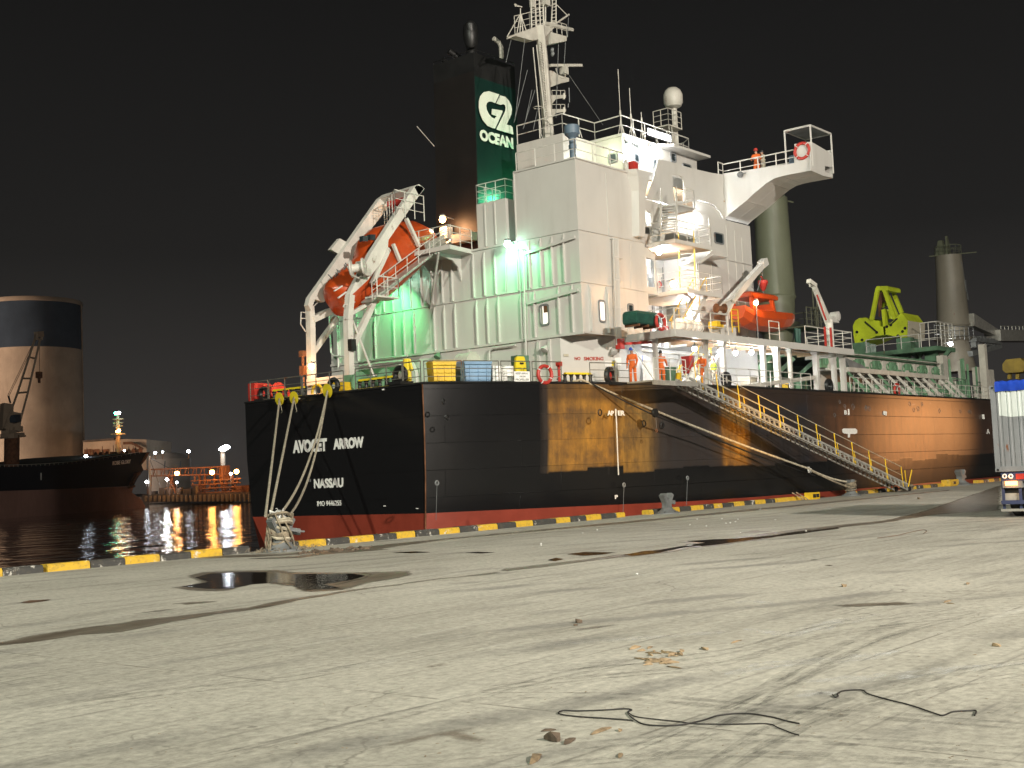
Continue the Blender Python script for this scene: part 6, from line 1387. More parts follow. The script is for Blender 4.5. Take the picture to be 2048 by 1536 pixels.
dpart('foot_platform', foot)
def wrail2(m_):
    q_ = Fr(610, 625); m_.tube([q_, q_+V((-.25, 0, .0)), q_+V((-.3, 0, -.6)), q_+V((0, 0, -.95))], .03, 5); m_.tube([q_+V((0, 0, -.3)), q_+V((-.3, 0, -.3))], .025, 5)
    m_.tube([Fr(626, 614), Fr(650, 590), Fr(655, 598)], .03, 5); m_.tube([N(686, 614), N(688, 610), N(710, 604)], .03, 5)
    T = SY(806, 440, YM); z = T.z
    c1_, c2_, c3_, c4_ = SY(769, 441, YF_-.3), SY(849, 447, YN), None, None
    m_.rail([V((c1_.x, YF_-.3, z-.3)), V((c2_.x-2.2, YN-.1, z-.3)), V((c2_.x, YN, z-.3))], 1.3, 3, .8, .025)
dpart('ladder_rail', wrail2, 'rail')
def winch(m_):
    q_ = SY(706, 537, YN-.45); m_.lathe(q_, [(.42, -.12), (.42, -.04), (.2, -.02), (.2, .45), (.42, .47), (.42, .55)], 18, (.5, -.7, .1))
dpart('winch_drum', winch, 'white_rusty', True)
def winch2(m_):
    q_ = SY(722, 534, YN-.35); m_.lathe(q_, [(.02, -.3), (.26, -.25), (.3, .0), (.26, .25), (.02, .3)], 14, (.7, -.7, 0)); m_.box(SY(730, 545, YN-.3), (.5, .4, .35)); m_.tube([SY(695, 532, YN-.5), SY(701, 548, YN-.5), SY(716, 556, YN-.5), SY(724, 552, YN-.5)], .04, 5)
dpart('winch_motor', winch2, 'offwhite', True)
def hoist(m_):
    m_.tube([SY(777, 410, YM+.6), SY(822, 398, YM-.7)], .2, 10); m_.tube([SY(787, 412, YM+.3), SY(789, 440, YM+.3)], .07, 6)
dpart('hoist_beam', hoist, 'red', True)
def stayd(m_):
    m_.tube([N(705, 640), V((N(742, 740).x, YN-.6, DZ+.15))], .05, 6); m_.tube([N(703, 660), N(705, 705)], .02, 4)
dpart('stay', stayd)
def pbox(m_): 
    m_.box(SY(704, 690, YN-.25), (.3, .25, .55)); 
dpart('control_box', pbox, 'black')
ab = MB(); q = AX(606, 730, XD); ab.tube([V((q.x, q.y, DZ)), V((q.x, q.y, q.z+.6))], .07, 6); ab.box(V((q.x, q.y, q.z+.55)), (.25, .3, .3)); ab.box(V((q.x, q.y, q.z-.3)), (.2, .35, .5)); bd('stern_light_post', ab, 'brownsteel')
p = AX(623, 733, XD-.35); lamp_part(ship, p, 'lamp_orange', .15, 70, (1, .48, .2), (XD, p.y, p.z+.25), (-.25, 0, 0))
# boat
lb = empty('lifeboat', SY(760, 560, YM), 'enclosed orange free-fall lifeboat tilted nose down in its white davit', 'lifeboat')
st = [((654, 574), (664, 590), .35), ((661, 562), (677, 614), .8), ((672, 551), (692, 632), 1.05), ((699, 528), (738, 614), 1.2), ((719, 511), (775, 588), 1.28), ((725, 478), (796, 570), 1.28), ((747, 456), (815, 552), 1.25), ((775, 447), (832, 536), 1.2), ((815, 442), (850, 514), 1.1), ((838, 452), (862, 496), .8)]
rings = []
for (a, b_), (c, d_), hw in st:
    t_, bt = SY(a, b_, YM), SY(c, d_, YM); mid = (t_+bt)/2; hv_ = (t_-bt)/2; r = []
    for j in range(20):
        an_ = 2*math.pi*j/20; cs, sn = math.cos(an_), math.sin(an_); cs = math.copysign(abs(cs)**.75, cs); sn = math.copysign(abs(sn)**.75, sn)
        wd = hw*(1 if sn < 0.2 else 1-.35*(sn-.2)); r.append(mid+hv_*sn+V((0, -wd*cs, 0)))
    rings.append(r)
MB().loft(rings).build('hull', 'orange', lb, True)
for x_, y_ in ((731, 478), (746, 475)):
    p = SY(x_, y_, YM-1.12); MB().prism([p+V(a) for a in ((-.19, 0, -.14), (.17, 0, -.1), (.19, 0, .18), (-.17, 0, .14))], (0, .25, 0)).build('window', 'darkglass', lb)
m_ = MB(); p = SY(757, 475, YM-1.2); m_.prism([SY(a, b_, YM-1.1) for a, b_ in ((749, 485), (768, 457), (772, 462), (764, 482), (758, 492))], (0, -.3, 0)); m_.build('hatch', 'white', lb)
m_ = MB(); 
for a, b_, c, d_ in ((668, 582, 684, 572), (676, 596, 692, 584)): m_.beam(SY(a, b_, YM-1.12), SY(c, d_, YM-1.2), .05, .1, up=(0, 1, 0))
m_.build('reflective_strip', 'silver', lb)
m_ = MB(); m_.beam(SY(700, 625, YM-1.05), SY(852, 508, YM-1.12), .12, .1, up=(0, 1, 0)); m_.build('rubbing_strake', 'orange', lb)
m_ = MB(); random.seed(2)
for i in range(14): a = SY(664+i*2.2, 560-i*1.9, YM); m_.tube([a, a+V((random.uniform(-.1, .2), random.uniform(-.4, .4), random.uniform(0, .35)))], .03, 4)
m_.build('lashing_chain', 'greysteel', lb)

# ================================================================ DECK ITEMS
def bin_(pa, pb, ytop, mat, label, lidmat):
    (a, an), (b_, _) = D(pa, 1.1), D(pb, 1.1); c = (a+b_)/2; w_ = (b_-a).length; top = P((pa+pb)/2, ytop, 1, c.y).z-DZ
    e = empty('waste_bin', (c.x, c.y, DZ), label, 'bin', 'deck waste bins', math.atan2(b_.y-a.y, b_.x-a.x)); dp = w_*.8
    m_ = MB(); m_.loft([[V((x*w_*k/2, y*dp*k/2, z)) for x, y in ((-1, -1), (1, -1), (1, 1), (-1, 1))] for k, z in ((.86, .06), (.96, top-.12))])
    m_.build('body', mat, e, local=True)
    m_ = MB(); m_.bx((-w_*.5, -dp*.5, top-.12), (w_*.5, dp*.5, top-.04)); m_.bx((-w_*.46, -dp*.46, top-.04), (w_*.46, dp*.46, top)); m_.build('lid', lidmat, e, local=True, bevel=.015)
    m_ = MB()
    for k in (-.3, 0, .3): m_.box((k*w_, -dp*.48, top*.5), (.05, .05, top*.7))
    m_.build('rib', mat, e, local=True)
bin_(860, 907, 722, 'yellow', 'open yellow skip bin behind the stern quarter rail', 'yellow'); bin_(919, 973, 723, 'bluebin', 'pale blue skip bin right of the yellow one', 'bluebin')
dr = []
for i, px in enumerate((994, 1017)):
    p, _ = D(px, .9); h_ = P(px, 732, 1, p.y).z-DZ; e = empty('drum', (p.x, p.y, DZ), ('white drum next to the blue bin', 'white drum beside the propeller warning board')[i], 'drum', 'white drums at the rail')
    m_ = MB(); r_ = .29; m_.lathe((0, 0, 0), [(r_*.92, 0), (r_, .03), (r_, h_*.33), (r_*1.04, h_*.34), (r_*1.04, h_*.36), (r_, h_*.37), (r_, h_*.66), (r_*1.04, h_*.67), (r_*1.04, h_*.69), (r_, h_*.7), (r_, h_-.04), (r_*.95, h_)], 20); m_.build('body', 'letter', e, True, local=True)
    MB().lathe((0, 0, h_), [(r_*.8, 0), (r_*.8, .02), (.05, .03)], 16).build('lid', 'offwhite', e, local=True)
p, an = D(1041, 1.2); e = empty('equipment_bag', (p.x, p.y, DZ), 'yellow bag hanging on a green locker above the warning board', 'bag', rz=an)
MB().loft([[V((x*k, -.12+y*.1, z)) for x, y in ((-1, -1), (1, -1), (1, 1), (-1, 1))] for k, z in ((.24, .25), (.30, .6), (.27, 1.1), (.20, 1.32))]).build('bag', 'safety', e, local=True, bevel=.03)
MB().bx((-.05, .05, 0), (.62, .55, 1.4)).build('locker', 'green', e, local=True, bevel=.01)
MB().box((.02, -.24, 1.0), (.2, .02, .08)).build('strap', 'black', e, local=True)
p = AX(815, 745, XT+1.4); e = empty('immersion_suit', (p.x, p.y, DZ), 'yellow suit hung up by the stern rail left of the bins', 'suit')
m_ = MB(); m_.tube([(0, 0, 1.35), (0, .02, .8)], .17, 8); m_.tube([(0, -.1, .8), (0, -.12, .1)], .1, 8); m_.tube([(0, .1, .8), (0, .12, .1)], .1, 8); m_.tube([(0, -.15, 1.3), (0, -.3, .8)], .07, 6); m_.tube([(0, .15, 1.3), (0, .3, .8)], .07, 6); m_.build('suit', 'safety', e, local=True, smooth=True)
# warning board
(a, an), (b_, _) = D(1031, -.03), D(1061.5, -.03); z0, z1 = P(1046, 764.5, 1, a.y).z, P(1046, 743.5, 1, a.y).z
e = empty('warning_board', (a.x, a.y, z0), 'white board reading KEEP AWAY FROM PROPELLER on the stern quarter rail', 'sign', rz=math.atan2(b_.y-a.y, b_.x-a.x)); w_ = (b_-a).length
MB().bx((0, 0, 0), (w_, .03, z1-z0)).build('board', 'letter', e, local=True)
def locals_text(s_, x0, z0_, h_, w__, par, mat, y=-.004, rz=None):
    o = text('lettering', s_, mat, None, (x0, y, z0_), (1, 0, 0), (0, 0, 1), h_, w__, .008, .0); o.parent = par; return o
Hh = z1-z0
locals_text('KEEP AWAY', w_*.1, Hh*.70, Hh*.2, w_*.8, e, 'letterdark'); locals_text('FROM', w_*.34, Hh*.42, Hh*.18, w_*.36, e, 'letterdark'); locals_text('PROPELLER', w_*.08, Hh*.12, Hh*.2, w_*.84, e, 'letterdark')
def lifebuoy(p, n_, label, r_=.36, tilt=0):
    e = empty('lifebuoy', p, label, 'lifebuoy', 'orange lifebuoys on the rails'); MB().torus((0, 0, 0), r_, .085, n_, 28, 8).build('ring', 'red', e, True, local=True)
    q = V((0, 0, 1)).rotation_difference(V(n_)); m_ = MB()
    for k in range(4):
        a_ = R(45+90*k); m_.torus(q@V((r_*math.cos(a_), r_*math.sin(a_), 0)), .09, .022, tuple(q@V((-math.sin(a_), math.cos(a_), 0))), 10, 5)
    m_.build('band', 'silver', e, local=True); return e
p, an = D(1092, .0); lifebuoy(V((p.x, p.y, P(1092, 749, 1, p.y).z)), (-.25, -1, 0), 'lifebuoy on the hull rail right of the warning board', .38)
p = SY(1321, 644, yo+.0); lifebuoy(p, (0, -1, .05), 'dark red lifebuoy on the boat deck rail next to the green covered box')
p = W(1605, 302)+V((-.06, 0, 0)); lifebuoy(p, (-1, 0, 0), 'lifebuoy inside the open end of the bridge wing', .42)
p = SY(1794, 781, YS+.2); lifebuoy(p, (0, -1, 0), 'faded lifebuoy hung at the far rail near the hatch stays', .42)
rh = empty('fire_hydrant', D(1118, .5)[0], 'small red hydrant post right of the hull rail lifebuoy', 'hydrant')
MB().tube([(0, 0, 0), (0, 0, .95)], .07, 8).build('post', 'red', rh, local=True); MB().box((0, -.02, .95), (.28, .2, .22)).build('valve', 'red', rh, local=True, bevel=.02)
# boat deck: covered box, liferafts
a, b_ = SY(1255, 665, yo+.6), SY(1311, 660, yo+.6); c = (a+b_)/2; L = b_.x-a.x
e = empty('covered_box', (c.x, c.y, zbd), 'dark green canvas covered box at the aft end of the boat deck', 'box')
h_ = SY(1283, 634, yo+.6).z-zbd+.22; L *= .8; MB().loft([[V((x*L/2*kx_, y*.42*kx_, z)) for x, y in ((-1, -1), (1, -1), (1, 1), (-1, 1))] for kx_, z in ((1, .12), (1.02, .5*h_), (.99, .9*h_), (.9, h_))]).build('cover', 'darkgreen', e, local=True, bevel=.04)
m_ = MB()
for k in (-.4, 0, .4): m_.box((k*L, 0, .06), (.1, .8, .12))
m_.build('cradle', 'brownsteel', e, local=True)
for i, (px, lab) in enumerate(((1366, 'white liferaft canister nearest the dark red lifebuoy'), (1388, 'white liferaft canister nearer the boat winch'))):
    p = SY(px, 660, yo+1.0+.1*i); e = empty('liferaft_canister', (p.x, p.y, zbd), lab, 'liferaft', 'liferaft canisters on the boat deck')
    MB().lathe((0, 0, .45), [(.02, -.62), (.26, -.6), (.31, -.5), (.31, -.03), (.33, -.02), (.33, .02), (.31, .03), (.31, .5), (.26, .6), (.02, .62)], 18, (1, 0, 0)).build('canister', 'letter', e, True, local=True)
    m_ = MB(); [m_.box((x, 0, .08), (.08, .6, .16)) for x in (-.4, .4)]; [m_.torus((x, 0, .45), .33, .02, (1, 0, 0), 16, 5) for x in (-.3, .3)]; m_.build('cradle', 'offwhite', e, local=True)
# rescue boat
yr_ = yo+1.5
rbz = empty('rescue_boat', SY(1530, 655, yr_), 'small open orange rescue boat with cabin on the boat deck', 'boat')
stn = [(1474, 612, 640, .5), (1484, 624, 652, .75), (1500, 628, 660, .85), (1520, 629, 663, .9), (1545, 630, 664, .85), (1566, 631, 660, .6), (1580, 632, 650, .3), (1587, 632, 638, .05)]
rings = []
for px, yt, yb, hw in stn:
    t_, bt = SY(px, yt, yr_), SY(px, yb, yr_); r = []
    for u_, v_ in ((-1, 0), (-1.0, .35), (-.7, .8), (0, 1), (.7, .8), (1.0, .35), (1, 0)): r.append(V((t_.x, yr_+u_*hw, t_.z+(bt.z-t_.z)*v_)))
    rings.append(r)
MB().loft(rings).build('hull', 'orange', rbz, False)
m_ = MB()
cab = [((1480, 628), (1482, 590)), ((1530, 628), (1524, 588))]
x0_, x1_, zb0, zt0 = SY(1484, 620, yr_).x, SY(1534, 620, yr_).x, SY(1500, 628, yr_).z, SY(1500, 588, yr_).z
hC = zt0-zb0
for x_ in (x0_+.1, x1_-.35):
    for y_ in (-.62, .62): m_.beam((x_, yr_+y_, zb0), (x_+(.0 if x_ < x0_+.5 else -.15), yr_+y_*.9, zt0-.25), .22, .16)
m_.build('cabin_post', 'orange', rbz); m_ = MB()
m_.loft([[V((a_, yr_+y_, zt0-.3+dz)) for a_, y_ in ((x0_-.1+k, -.72+k), (x1_+.05-k, -.72+k), (x1_+.05-k, .72-k), (x0_-.1+k, .72-k))] for k, dz in ((0, 0), (0, .22), (.15, .32))]); m_.build('cabin_roof', 'orange', rbz, bevel=.03)
m_ = MB(); m_.bx((x1_-.5, yr_-.6, zb0), (x1_-.35, yr_+.6, zb0+hC*.55)); m_.build('console', 'orange', rbz)
m_ = MB(); m_.beam(rings[1][0], rings[5][0], .08, .1); m_.beam(rings[5][0], rings[7][0], .07, .09); m_.build('gunwale', 'orange', rbz)
p = SY(1512, 606, yr_-.85); lamp_part(ship, p, 'lamp_orange', .13, 60, (1, .62, .35), (p.x, p.y, zbd), (0, -.2, 0))
fk = MB(); p = SY(1526, 560, yr_-.2); fk.lathe(SY(1526, 570, yr_-.2), [(.05, -.35), (.12, -.25), (.28, .1), (.28, .25), (.08, .3)], 10); fk.tube([SY(1522, 553, yr_-.2), SY(1526, 560, yr_-.2)], .05, 5); e = empty('hoist_hook', p, 'red hoist hook block hanging from the boat davit above the rescue boat', 'hook'); fk.build('hook_block', 'red', e)
m_ = MB(); m_.tube([SY(1526, 578, yr_-.2), SY(1527, 592, yr_-.1), SY(1524, 600, yr_)], .06, 6); m_.build('chain', 'greysteel', e)
# davit crane of the rescue boat
dv = MB(); yd = yo+1.1
b0 = SY(1447, 655, yd); dv.tube([(b0.x, yd, zbd), (b0.x, yd, zbd+1.3)], .3, 12); dv.bx((b0.x-.9, yd-.35, zbd), (b0.x+.7, yd+.35, zbd+.6)); dvo = bd('rescue_davit', dv, 'white')
m_ = MB(); m_.beam(SY(1442, 622, yd), SY(1526, 528, yd), .36, .42, up=(0, 1, 0), w2=.3, h2=.3); m_.beam(SY(1522, 530, yd), SY(1530, 523, yd), .4, .4, up=(0, 1, 0)); m_.build('jib', 'white', dvo)
m_ = MB(); m_.beam(SY(1452, 632, yd-.2), SY(1478, 580, yd-.2), .14, .14, up=(0, 1, 0)); m_.tube([SY(1432, 617, yd-.3), SY(1462, 598, yd-.3), SY(1470, 606, yd-.3)], .05, 5); m_.build('hydraulic_ram', 'offwhite', dvo)
m_ = MB(); m_.lathe(SY(1447, 617, yd-.5), [(.26, -.5), (.26, -.45), (.14, -.44), (.14, .0), (.26, .02), (.26, .07)], 14, (1, -.4, 0)); m_.box(SY(1440, 640, yd-.3), (.5, .4, .5)); m_.build('winch_drum', 'brownsteel', dvo)
m_ = MB(); m_.tube([SY(1524, 530, yd), SY(1525, 552, yr_-.2)], .03, 4); m_.tube([SY(1507, 548, yd), SY(1504, 575, yd), SY(1515, 582, yd), SY(1522, 556, yd)], .025, 5); m_.build('wire', 'greysteel', dvo)
m_ = MB(); m_.box(SY(1432, 650, yd-.2), (.7, .5, .35)); m_.rail([SY(1465, 665, yo+.1), SY(1478, 665, yo+.1)], 1.2, 4, .5, .03); m_.build('gear_box', 'yellow', dvo)
# stores crane at the forward end
yk_ = yo+1.6; b0 = SY(1660, 675, yk_)
m_ = MB(); m_.tube([(b0.x, yk_, zbd), (b0.x, yk_, SY(1659, 640, yk_).z)], .24, 12); sco = bd('stores_crane', m_, 'white_rusty')
m_ = MB(); m_.beam(SY(1657, 645, yk_), SY(1627, 570, yk_), .26, .36, up=(0, 1, 0), w2=.2, h2=.25); m_.beam(SY(1630, 572, yk_), SY(1617, 562, yk_), .25, .28, up=(0, 1, 0)); m_.tube([SY(1618, 564, yk_), SY(1620, 574, yk_)], .04, 5); m_.build('jib', 'white_rusty', sco)
m_ = MB(); m_.tube([SY(1652, 640, yk_-.1), SY(1634, 590, yk_-.1)], .06, 6); m_.build('hydraulic_ram', 'red', sco)
m_ = MB(); m_.lathe(SY(1670, 633, yk_), [(.02, -.3), (.3, -.25), (.3, .25), (.02, .3)], 12, (0, 1, 0)); m_.box(SY(1666, 640, yk_), (.9, .4, .35)); m_.build('winch_housing', 'white', sco, True)
p = SY(1596, 665, yo+.5); e = empty('hung_cover', (p.x, p.y, zbd), 'dark green cloth hung on the boat deck rail right of the rescue boat', 'cover'); m_ = MB(); m_.loft([[V((-.3+.6*k/6, .04*math.sin(k*2.2), 0.1)), V((-.33+.66*k/6, .06*math.sin(k*2.2), .95))] for k in range(7)], False, False); m_.loft([[V((-.3+.6*k/6, .07+.04*math.sin(k*2.2), 0.1)), V((-.33+.66*k/6, .09+.06*math.sin(k*2.2), .95))] for k in range(7)], False, False); m_.build('cloth', 'darkgreen', e, local=True)
# small deck things in the passage
for i, (px, w_, h_, mt, nm, lb_, ct) in enumerate(((1337, .6, .95, 'green', 'waste_bin', 'green wheelie bin in the lit passage behind the gangway platform', 'bin'), (1353, .4, .7, 'yellow', 'waste_bin', 'small yellow bin beside the green wheelie bin', 'bin'), (1378, .5, .85, 'red', 'hose_box', 'red hose box on its stand behind the gangway head', 'hose box'), (1572, .5, .5, 'yellow', 'storage_box', 'low yellow box under the forward end of the boat deck', 'box'), (1497, .7, .7, 'beigecloth', 'storage_box', 'tan storage box against the far wall of the lit passage', 'box'))):
    p = SY(px, 760, YS+1.6); e = empty(nm, (p.x, p.y, DZ), lb_, ct); z0 = .75 if nm == 'hose_box' else 0
    MB().loft([[V((x*w_*k/2, y*w_*k/2, z)) for x, y in ((-1, -1), (1, -1), (1, 1), (-1, 1))] for k, z in ((.82, z0+.04), (1, z0+h_))]).build('body', mt, e, local=True, bevel=.02)
    MB().bx((-w_*.53, -w_*.53, z0+h_), (w_*.53, w_*.53, z0+h_+.07)).build('lid', mt, e, local=True, bevel=.02)
    if z0: MB().tube([(0, 0, 0), (0, 0, z0+.05)], .06, 6).build('stand', 'greysteel', e, local=True)

# ---------------------------------------------------------------- people
def person(loc, rz, label, cloth, helmet=None, pose='stand', h=1.75, vest=False):
    e = empty('person', loc, label, 'person', 'crew on deck' , rz)
    k = h/1.75
    J = {'pel': (0, 0, .95), 'wst': (0, 0, 1.1), 'chs': (.02, 0, 1.33), 'nck': (.03, 0, 1.50), 'hd0': (.04, 0, 1.58), 'hd1': (.05, 0, 1.70)}
    for s, n_ in ((1, 'l'), (-1, 'r')):
        J['sh'+n_] = (.02, .19*s, 1.43); J['el'+n_] = (.02, .24*s, 1.16); J['wr'+n_] = (.16, .22*s, .95); J['hn'+n_] = (.22, .21*s, .88)
        J['hp'+n_] = (0, .1*s, .90); J['kn'+n_] = (.03, .11*s, .50); J['an'+n_] = (-.02, .12*s, .09); J['to'+n_] = (.16, .14*s, .04)
    if pose == 'reach':
        J['chs'] = (.14, 0, 1.30); J['nck'] = (.24, 0, 1.44); J['hd0'] = (.30, 0, 1.50); J['hd1'] = (.36, 0, 1.60)
        for s, n_ in ((1, 'l'), (-1, 'r')): J['sh'+n_] = (.17, .19*s, 1.38); J['el'+n_] = (.30, .22*s, 1.12); J['wr'+n_] = (.50, .14*s, 1.02); J['hn'+n_] = (.60, .12*s, .98)
    if pose == 'rail':
        for s, n_ in ((1, 'l'), (-1, 'r')): J['el'+n_] = (.12, .25*s, 1.18); J['wr'+n_] = (.36, .22*s, 1.08); J['hn'+n_] = (.45, .21*s, 1.08)
    rad = {'pel': .15, 'wst': .14, 'chs': .17, 'nck': .065, 'hd0': .08, 'hd1': .095, 'sh': .085, 'el': .06, 'wr': .045, 'hn': .04, 'hp': .11, 'kn': .075, 'an': .06, 'to': .05}
    E = [('pel', 'wst'), ('wst', 'chs'), ('chs', 'nck'), ('nck', 'hd0'), ('hd0', 'hd1')]
    for n_ in 'lr': E += [('chs', 'sh'+n_), ('sh'+n_, 'el'+n_), ('el'+n_, 'wr'+n_), ('wr'+n_, 'hn'+n_), ('pel', 'hp'+n_), ('hp'+n_, 'kn'+n_), ('kn'+n_, 'an'+n_), ('an'+n_, 'to'+n_)]
    names = list(J); me = bpy.data.meshes.new('body'); vs_ = [J[n_] for n_ in names]; ed = [(names.index(a), names.index(b_)) for a, b_ in E]
    # fingers and thumb as short chains
    for s, n_ in ((1, 'l'), (-1, 'r')):
        hb_ = V(J['hn'+n_]); wd = (hb_-V(J['wr'+n_])).normalized()
        for f in range(5):
            off = V((0, (.03-.015*f)*s, -.005)) if f < 4 else V((0, .035*s*-1, 0)); base = hb_+off+wd*.035
            tip = base+wd*(.07-.008*abs(f-1.5)) if f < 4 else base+wd*.03+V((0, -.03*s, 0))
            vs_ += [tuple(base), tuple(tip)]; names += ['fb', 'ft']; ed += [(names.index('hn'+n_), len(vs_)-2), (len(vs_)-2, len(vs_)-1)]
    me.from_pydata([tuple(c*k for c in v) for v in vs_], ed, [])
    o = bpy.data.objects.new('body', me); COL.objects.link(o)
    md = o.modifiers.new('skin', 'SKIN'); sv = me.skin_vertices[0].data
    for i, n_ in enumerate(names):
        r_ = rad.get(n_, rad.get(n_[:2], .011))*k; sv[i].radius = (r_, r_*(.75 if n_ in ('pel', 'wst', 'chs') else 1))
        if n_ in ('wst', 'chs', 'pel'): sv[i].radius = (r_*1.05, r_*.78)
    sv[0].use_root = True
    ss = o.modifiers.new('sub', 'SUBSURF'); ss.levels = 1; ss.render_levels = 1
    bpy.context.view_layer.update()
    nm = bpy.data.meshes.new_from_object(o.evaluated_get(bpy.context.evaluated_depsgraph_get())); nm.name = 'body'
    bpy.data.objects.remove(o)
    nm.materials.clear(); [nm.materials.append(M[x]) for x in ('skin', cloth, 'black')]
    hw_ = [V(J['hnl'])*k, V(J['hnr'])*k]
    for p_ in nm.polygons:
        c = p_.center; p_.material_index = 0 if c.z > 1.50*k or min((c-q_).length for q_ in hw_) < .085 else (2 if c.z < .13*k else 1); p_.use_smooth = True
    if pose != 'stand':
        for p_ in nm.polygons:
            c = p_.center
            if p_.material_index == 0 and c.z > 1.3*k and c.z <= 1.50*k and (c-V(J['hd0'])*k).length > .11: p_.material_index = 1
    b_ = bpy.data.objects.new('body', nm); COL.objects.link(b_); b_.parent = e
    hd = V(J['hd1'])*k
    if helmet:
        MB().lathe(hd+V((0, 0, -.0)), [(.13, -.01), (.135, .01), (.118, .02), (.112, .07), (.08, .125), (.02, .14)], 14, (.15, 0, 1)).build('helmet', helmet, b_, True, local=True)
    else: MB().lathe(hd+V((-.02, 0, .0)), [(.10, -.05), (.107, .0), (.10, .06), (.06, .10), (.01, .112)], 12).build('hair', 'black', b_, True, local=True)
    m_ = MB(); c = V(J['chs'])*k
    m_.torus(c+V((0, 0, -.13)), .172, .014, (0, 0, 1), 16, 4); [m_.torus(V(J['kn'+n_])*k+V((0, 0, .1)), .10, .012, (0, 0, 1), 12, 4) for n_ in 'lr']
    m_.build('reflective_tape', 'silver', b_, local=True)
    if vest: m_ = MB(); m_.loft([[c+V((.185*math.cos(t)*sc_, .20*math.sin(t)*sc_, z)) for t in [2*math.pi*j/14 for j in range(14)]] for sc_, z in ((.92, -.26), (1, -.1), (.95, .08))], True, False); m_.build('vest', 'hivis', b_, local=True)
    f = MB(); f.lathe(V(J['hd0'])*k+V((.09, 0, .04)), [(.005, 0), (.018, .02), (.01, .045)], 6, (1, 0, .2)); f.build('nose', 'skin', b_, local=True)
    return e
p = SY(1267, 770, YS+1.3); person((p.x, p.y, DZ), R(200), 'person in orange coverall and blue helmet standing beside the deckhouse corner', 'coverall', 'blue', 'stand')
p = SY(1324, 770, YS+1.3); person((p.x, p.y, DZ), R(20), 'person in orange coverall with dark hair between the bin and the pillar', 'coverall', None, 'rail')
p = SY(1409, 770, YS+.75); person((p.x, p.y, DZ), R(190), 'person in orange coverall and white helmet bending at the gangway head', 'coverall', 'letter', 'reach')
p = SY(1431, 770, YS+1.3); person((p.x, p.y, DZ), R(180), 'person in lime vest and cap behind the gangway head', 'beigecloth', 'offwhite', 'stand', 1.7, True)
zw = zt+.0
p = AX(1513, 325, XW+.7); person((p.x, p.y, zw), R(200), 'person in orange coverall on the bridge wing', 'coverall', 'red', 'rail', 1.75)
p = AX(1526, 325, XW+.9); person((p.x, p.y, zw), R(150), 'person in beige clothes standing on the bridge wing next to the orange one', 'beigecloth', None, 'rail', 1.66)

# ================================================================ GANGWAY, ROPES, BOLLARDS
gt = SY(1366, 768, YS-.75); gt.z = DZ+.02; gb_ = GZ(1802, 984); gb_.z = .28
gw = empty('gangway', gb_, 'long aluminium gangway with yellow stanchions sloping from deck to quay', 'gangway')
gd = (gt-gb_); gh = V((gd.x, gd.y, 0)).normalized(); gs_ = V((-gh.y, gh.x, 0)); 
if gs_.y > 0: gs_ = -gs_
Wd = .42; L = gd.length
for s in (-1, 1):
    m_ = MB(); m_.beam(gb_+gs_*Wd*s+V((0, 0, .15)), gt+gs_*Wd*s+V((0, 0, .15)), .09, .10); m_.beam(gb_+gs_*Wd*s-V((0, 0, .17)), gt+gs_*Wd*s-V((0, 0, .17)), .08, .07); [m_.beam(gb_.lerp(gt, k/46)+gs_*Wd*s-V((0, 0, .17)), gb_.lerp(gt, (k+.25)/46)+gs_*Wd*s+V((0, 0, .13)), .05, .09) for k in range(46)]; m_.build('stringer', 'alu', gw)
n_ = int(L/.42); m_ = MB()
for i in range(n_): p = gb_.lerp(gt, (i+.5)/n_)+V((0, 0, .05)); m_.add([p+gs_*Wd+gh*-.13, p-gs_*Wd+gh*-.13, p-gs_*Wd+gh*.13, p+gs_*Wd+gh*.13, p+gs_*Wd+gh*-.13+V((0, 0, .03)), p-gs_*Wd+gh*-.13+V((0, 0, .03)), p-gs_*Wd+gh*.13+V((0, 0, .03)), p+gs_*Wd+gh*.13+V((0, 0, .03))], [(0, 1, 2, 3), (4, 5, 6, 7), (0, 1, 5, 4), (1, 2, 6, 5), (2, 3, 7, 6), (3, 0, 4, 7)])
o = m_.build('tread', 'alu', gw); o['kind'] = 'stuff'
for s in (-1, 1):
    pts = []
    for i in range(12):
        t = .025+.95*i/11; p = gb_.lerp(gt, t)+gs_*(Wd+.03)*s; tp_ = p+V((0, 0, 1.02))+gh*.12; pts.append((p, tp_))
        MB().tube([p-V((0, 0, .1)), tp_], .028, 6).build('stanchion', 'yellow', gw)
    m_ = MB()
    for k, r_ in ((1.0, .018), (.52, .014)): m_.tube([a.lerp(b_, k) for a, b_ in pts], r_, 5)
    m_.build('handrail_rope', 'beigecloth', gw)
m_ = MB()
for s in (-1, 1): a = gb_+gs_*Wd*s-gh*.2; m_.lathe(a-V((0, 0, .1)), [(.14, -.06), (.16, 0), (.14, .06)], 14, tuple(gs_))
m_.beam(gb_+gs_*.5-gh*.2-V((0, 0, .1)), gb_-gs_*.5-gh*.2-V((0, 0, .1)), .07, .07); m_.build('foot_roller', 'rubber', gw)
m_ = MB(); a = gb_+gs_*Wd-gh*.1; m_.tube([a, a-gh*.5+V((0, 0, .95))], .035, 6); m_.tube([a+V((0, .1, 0)), a+gh*.25+V((0, 0, .95))], .03, 6); m_.build('end_stanchion', 'yellow', gw)
for i in range(14): pass
m_ = MB(); a = gb_-gh*.45; m_.box(a+V((.0, -.1, -.05)), (.5, .6, .35)); m_.box(a+V((.3, .2, .1)), (.35, .3, .5)); m_.tube([a+gs_*.6, a-gs_*.5+V((.2, 0, .3))], .05, 6); m_.build('foot_net', 'dirtyrope', gw)
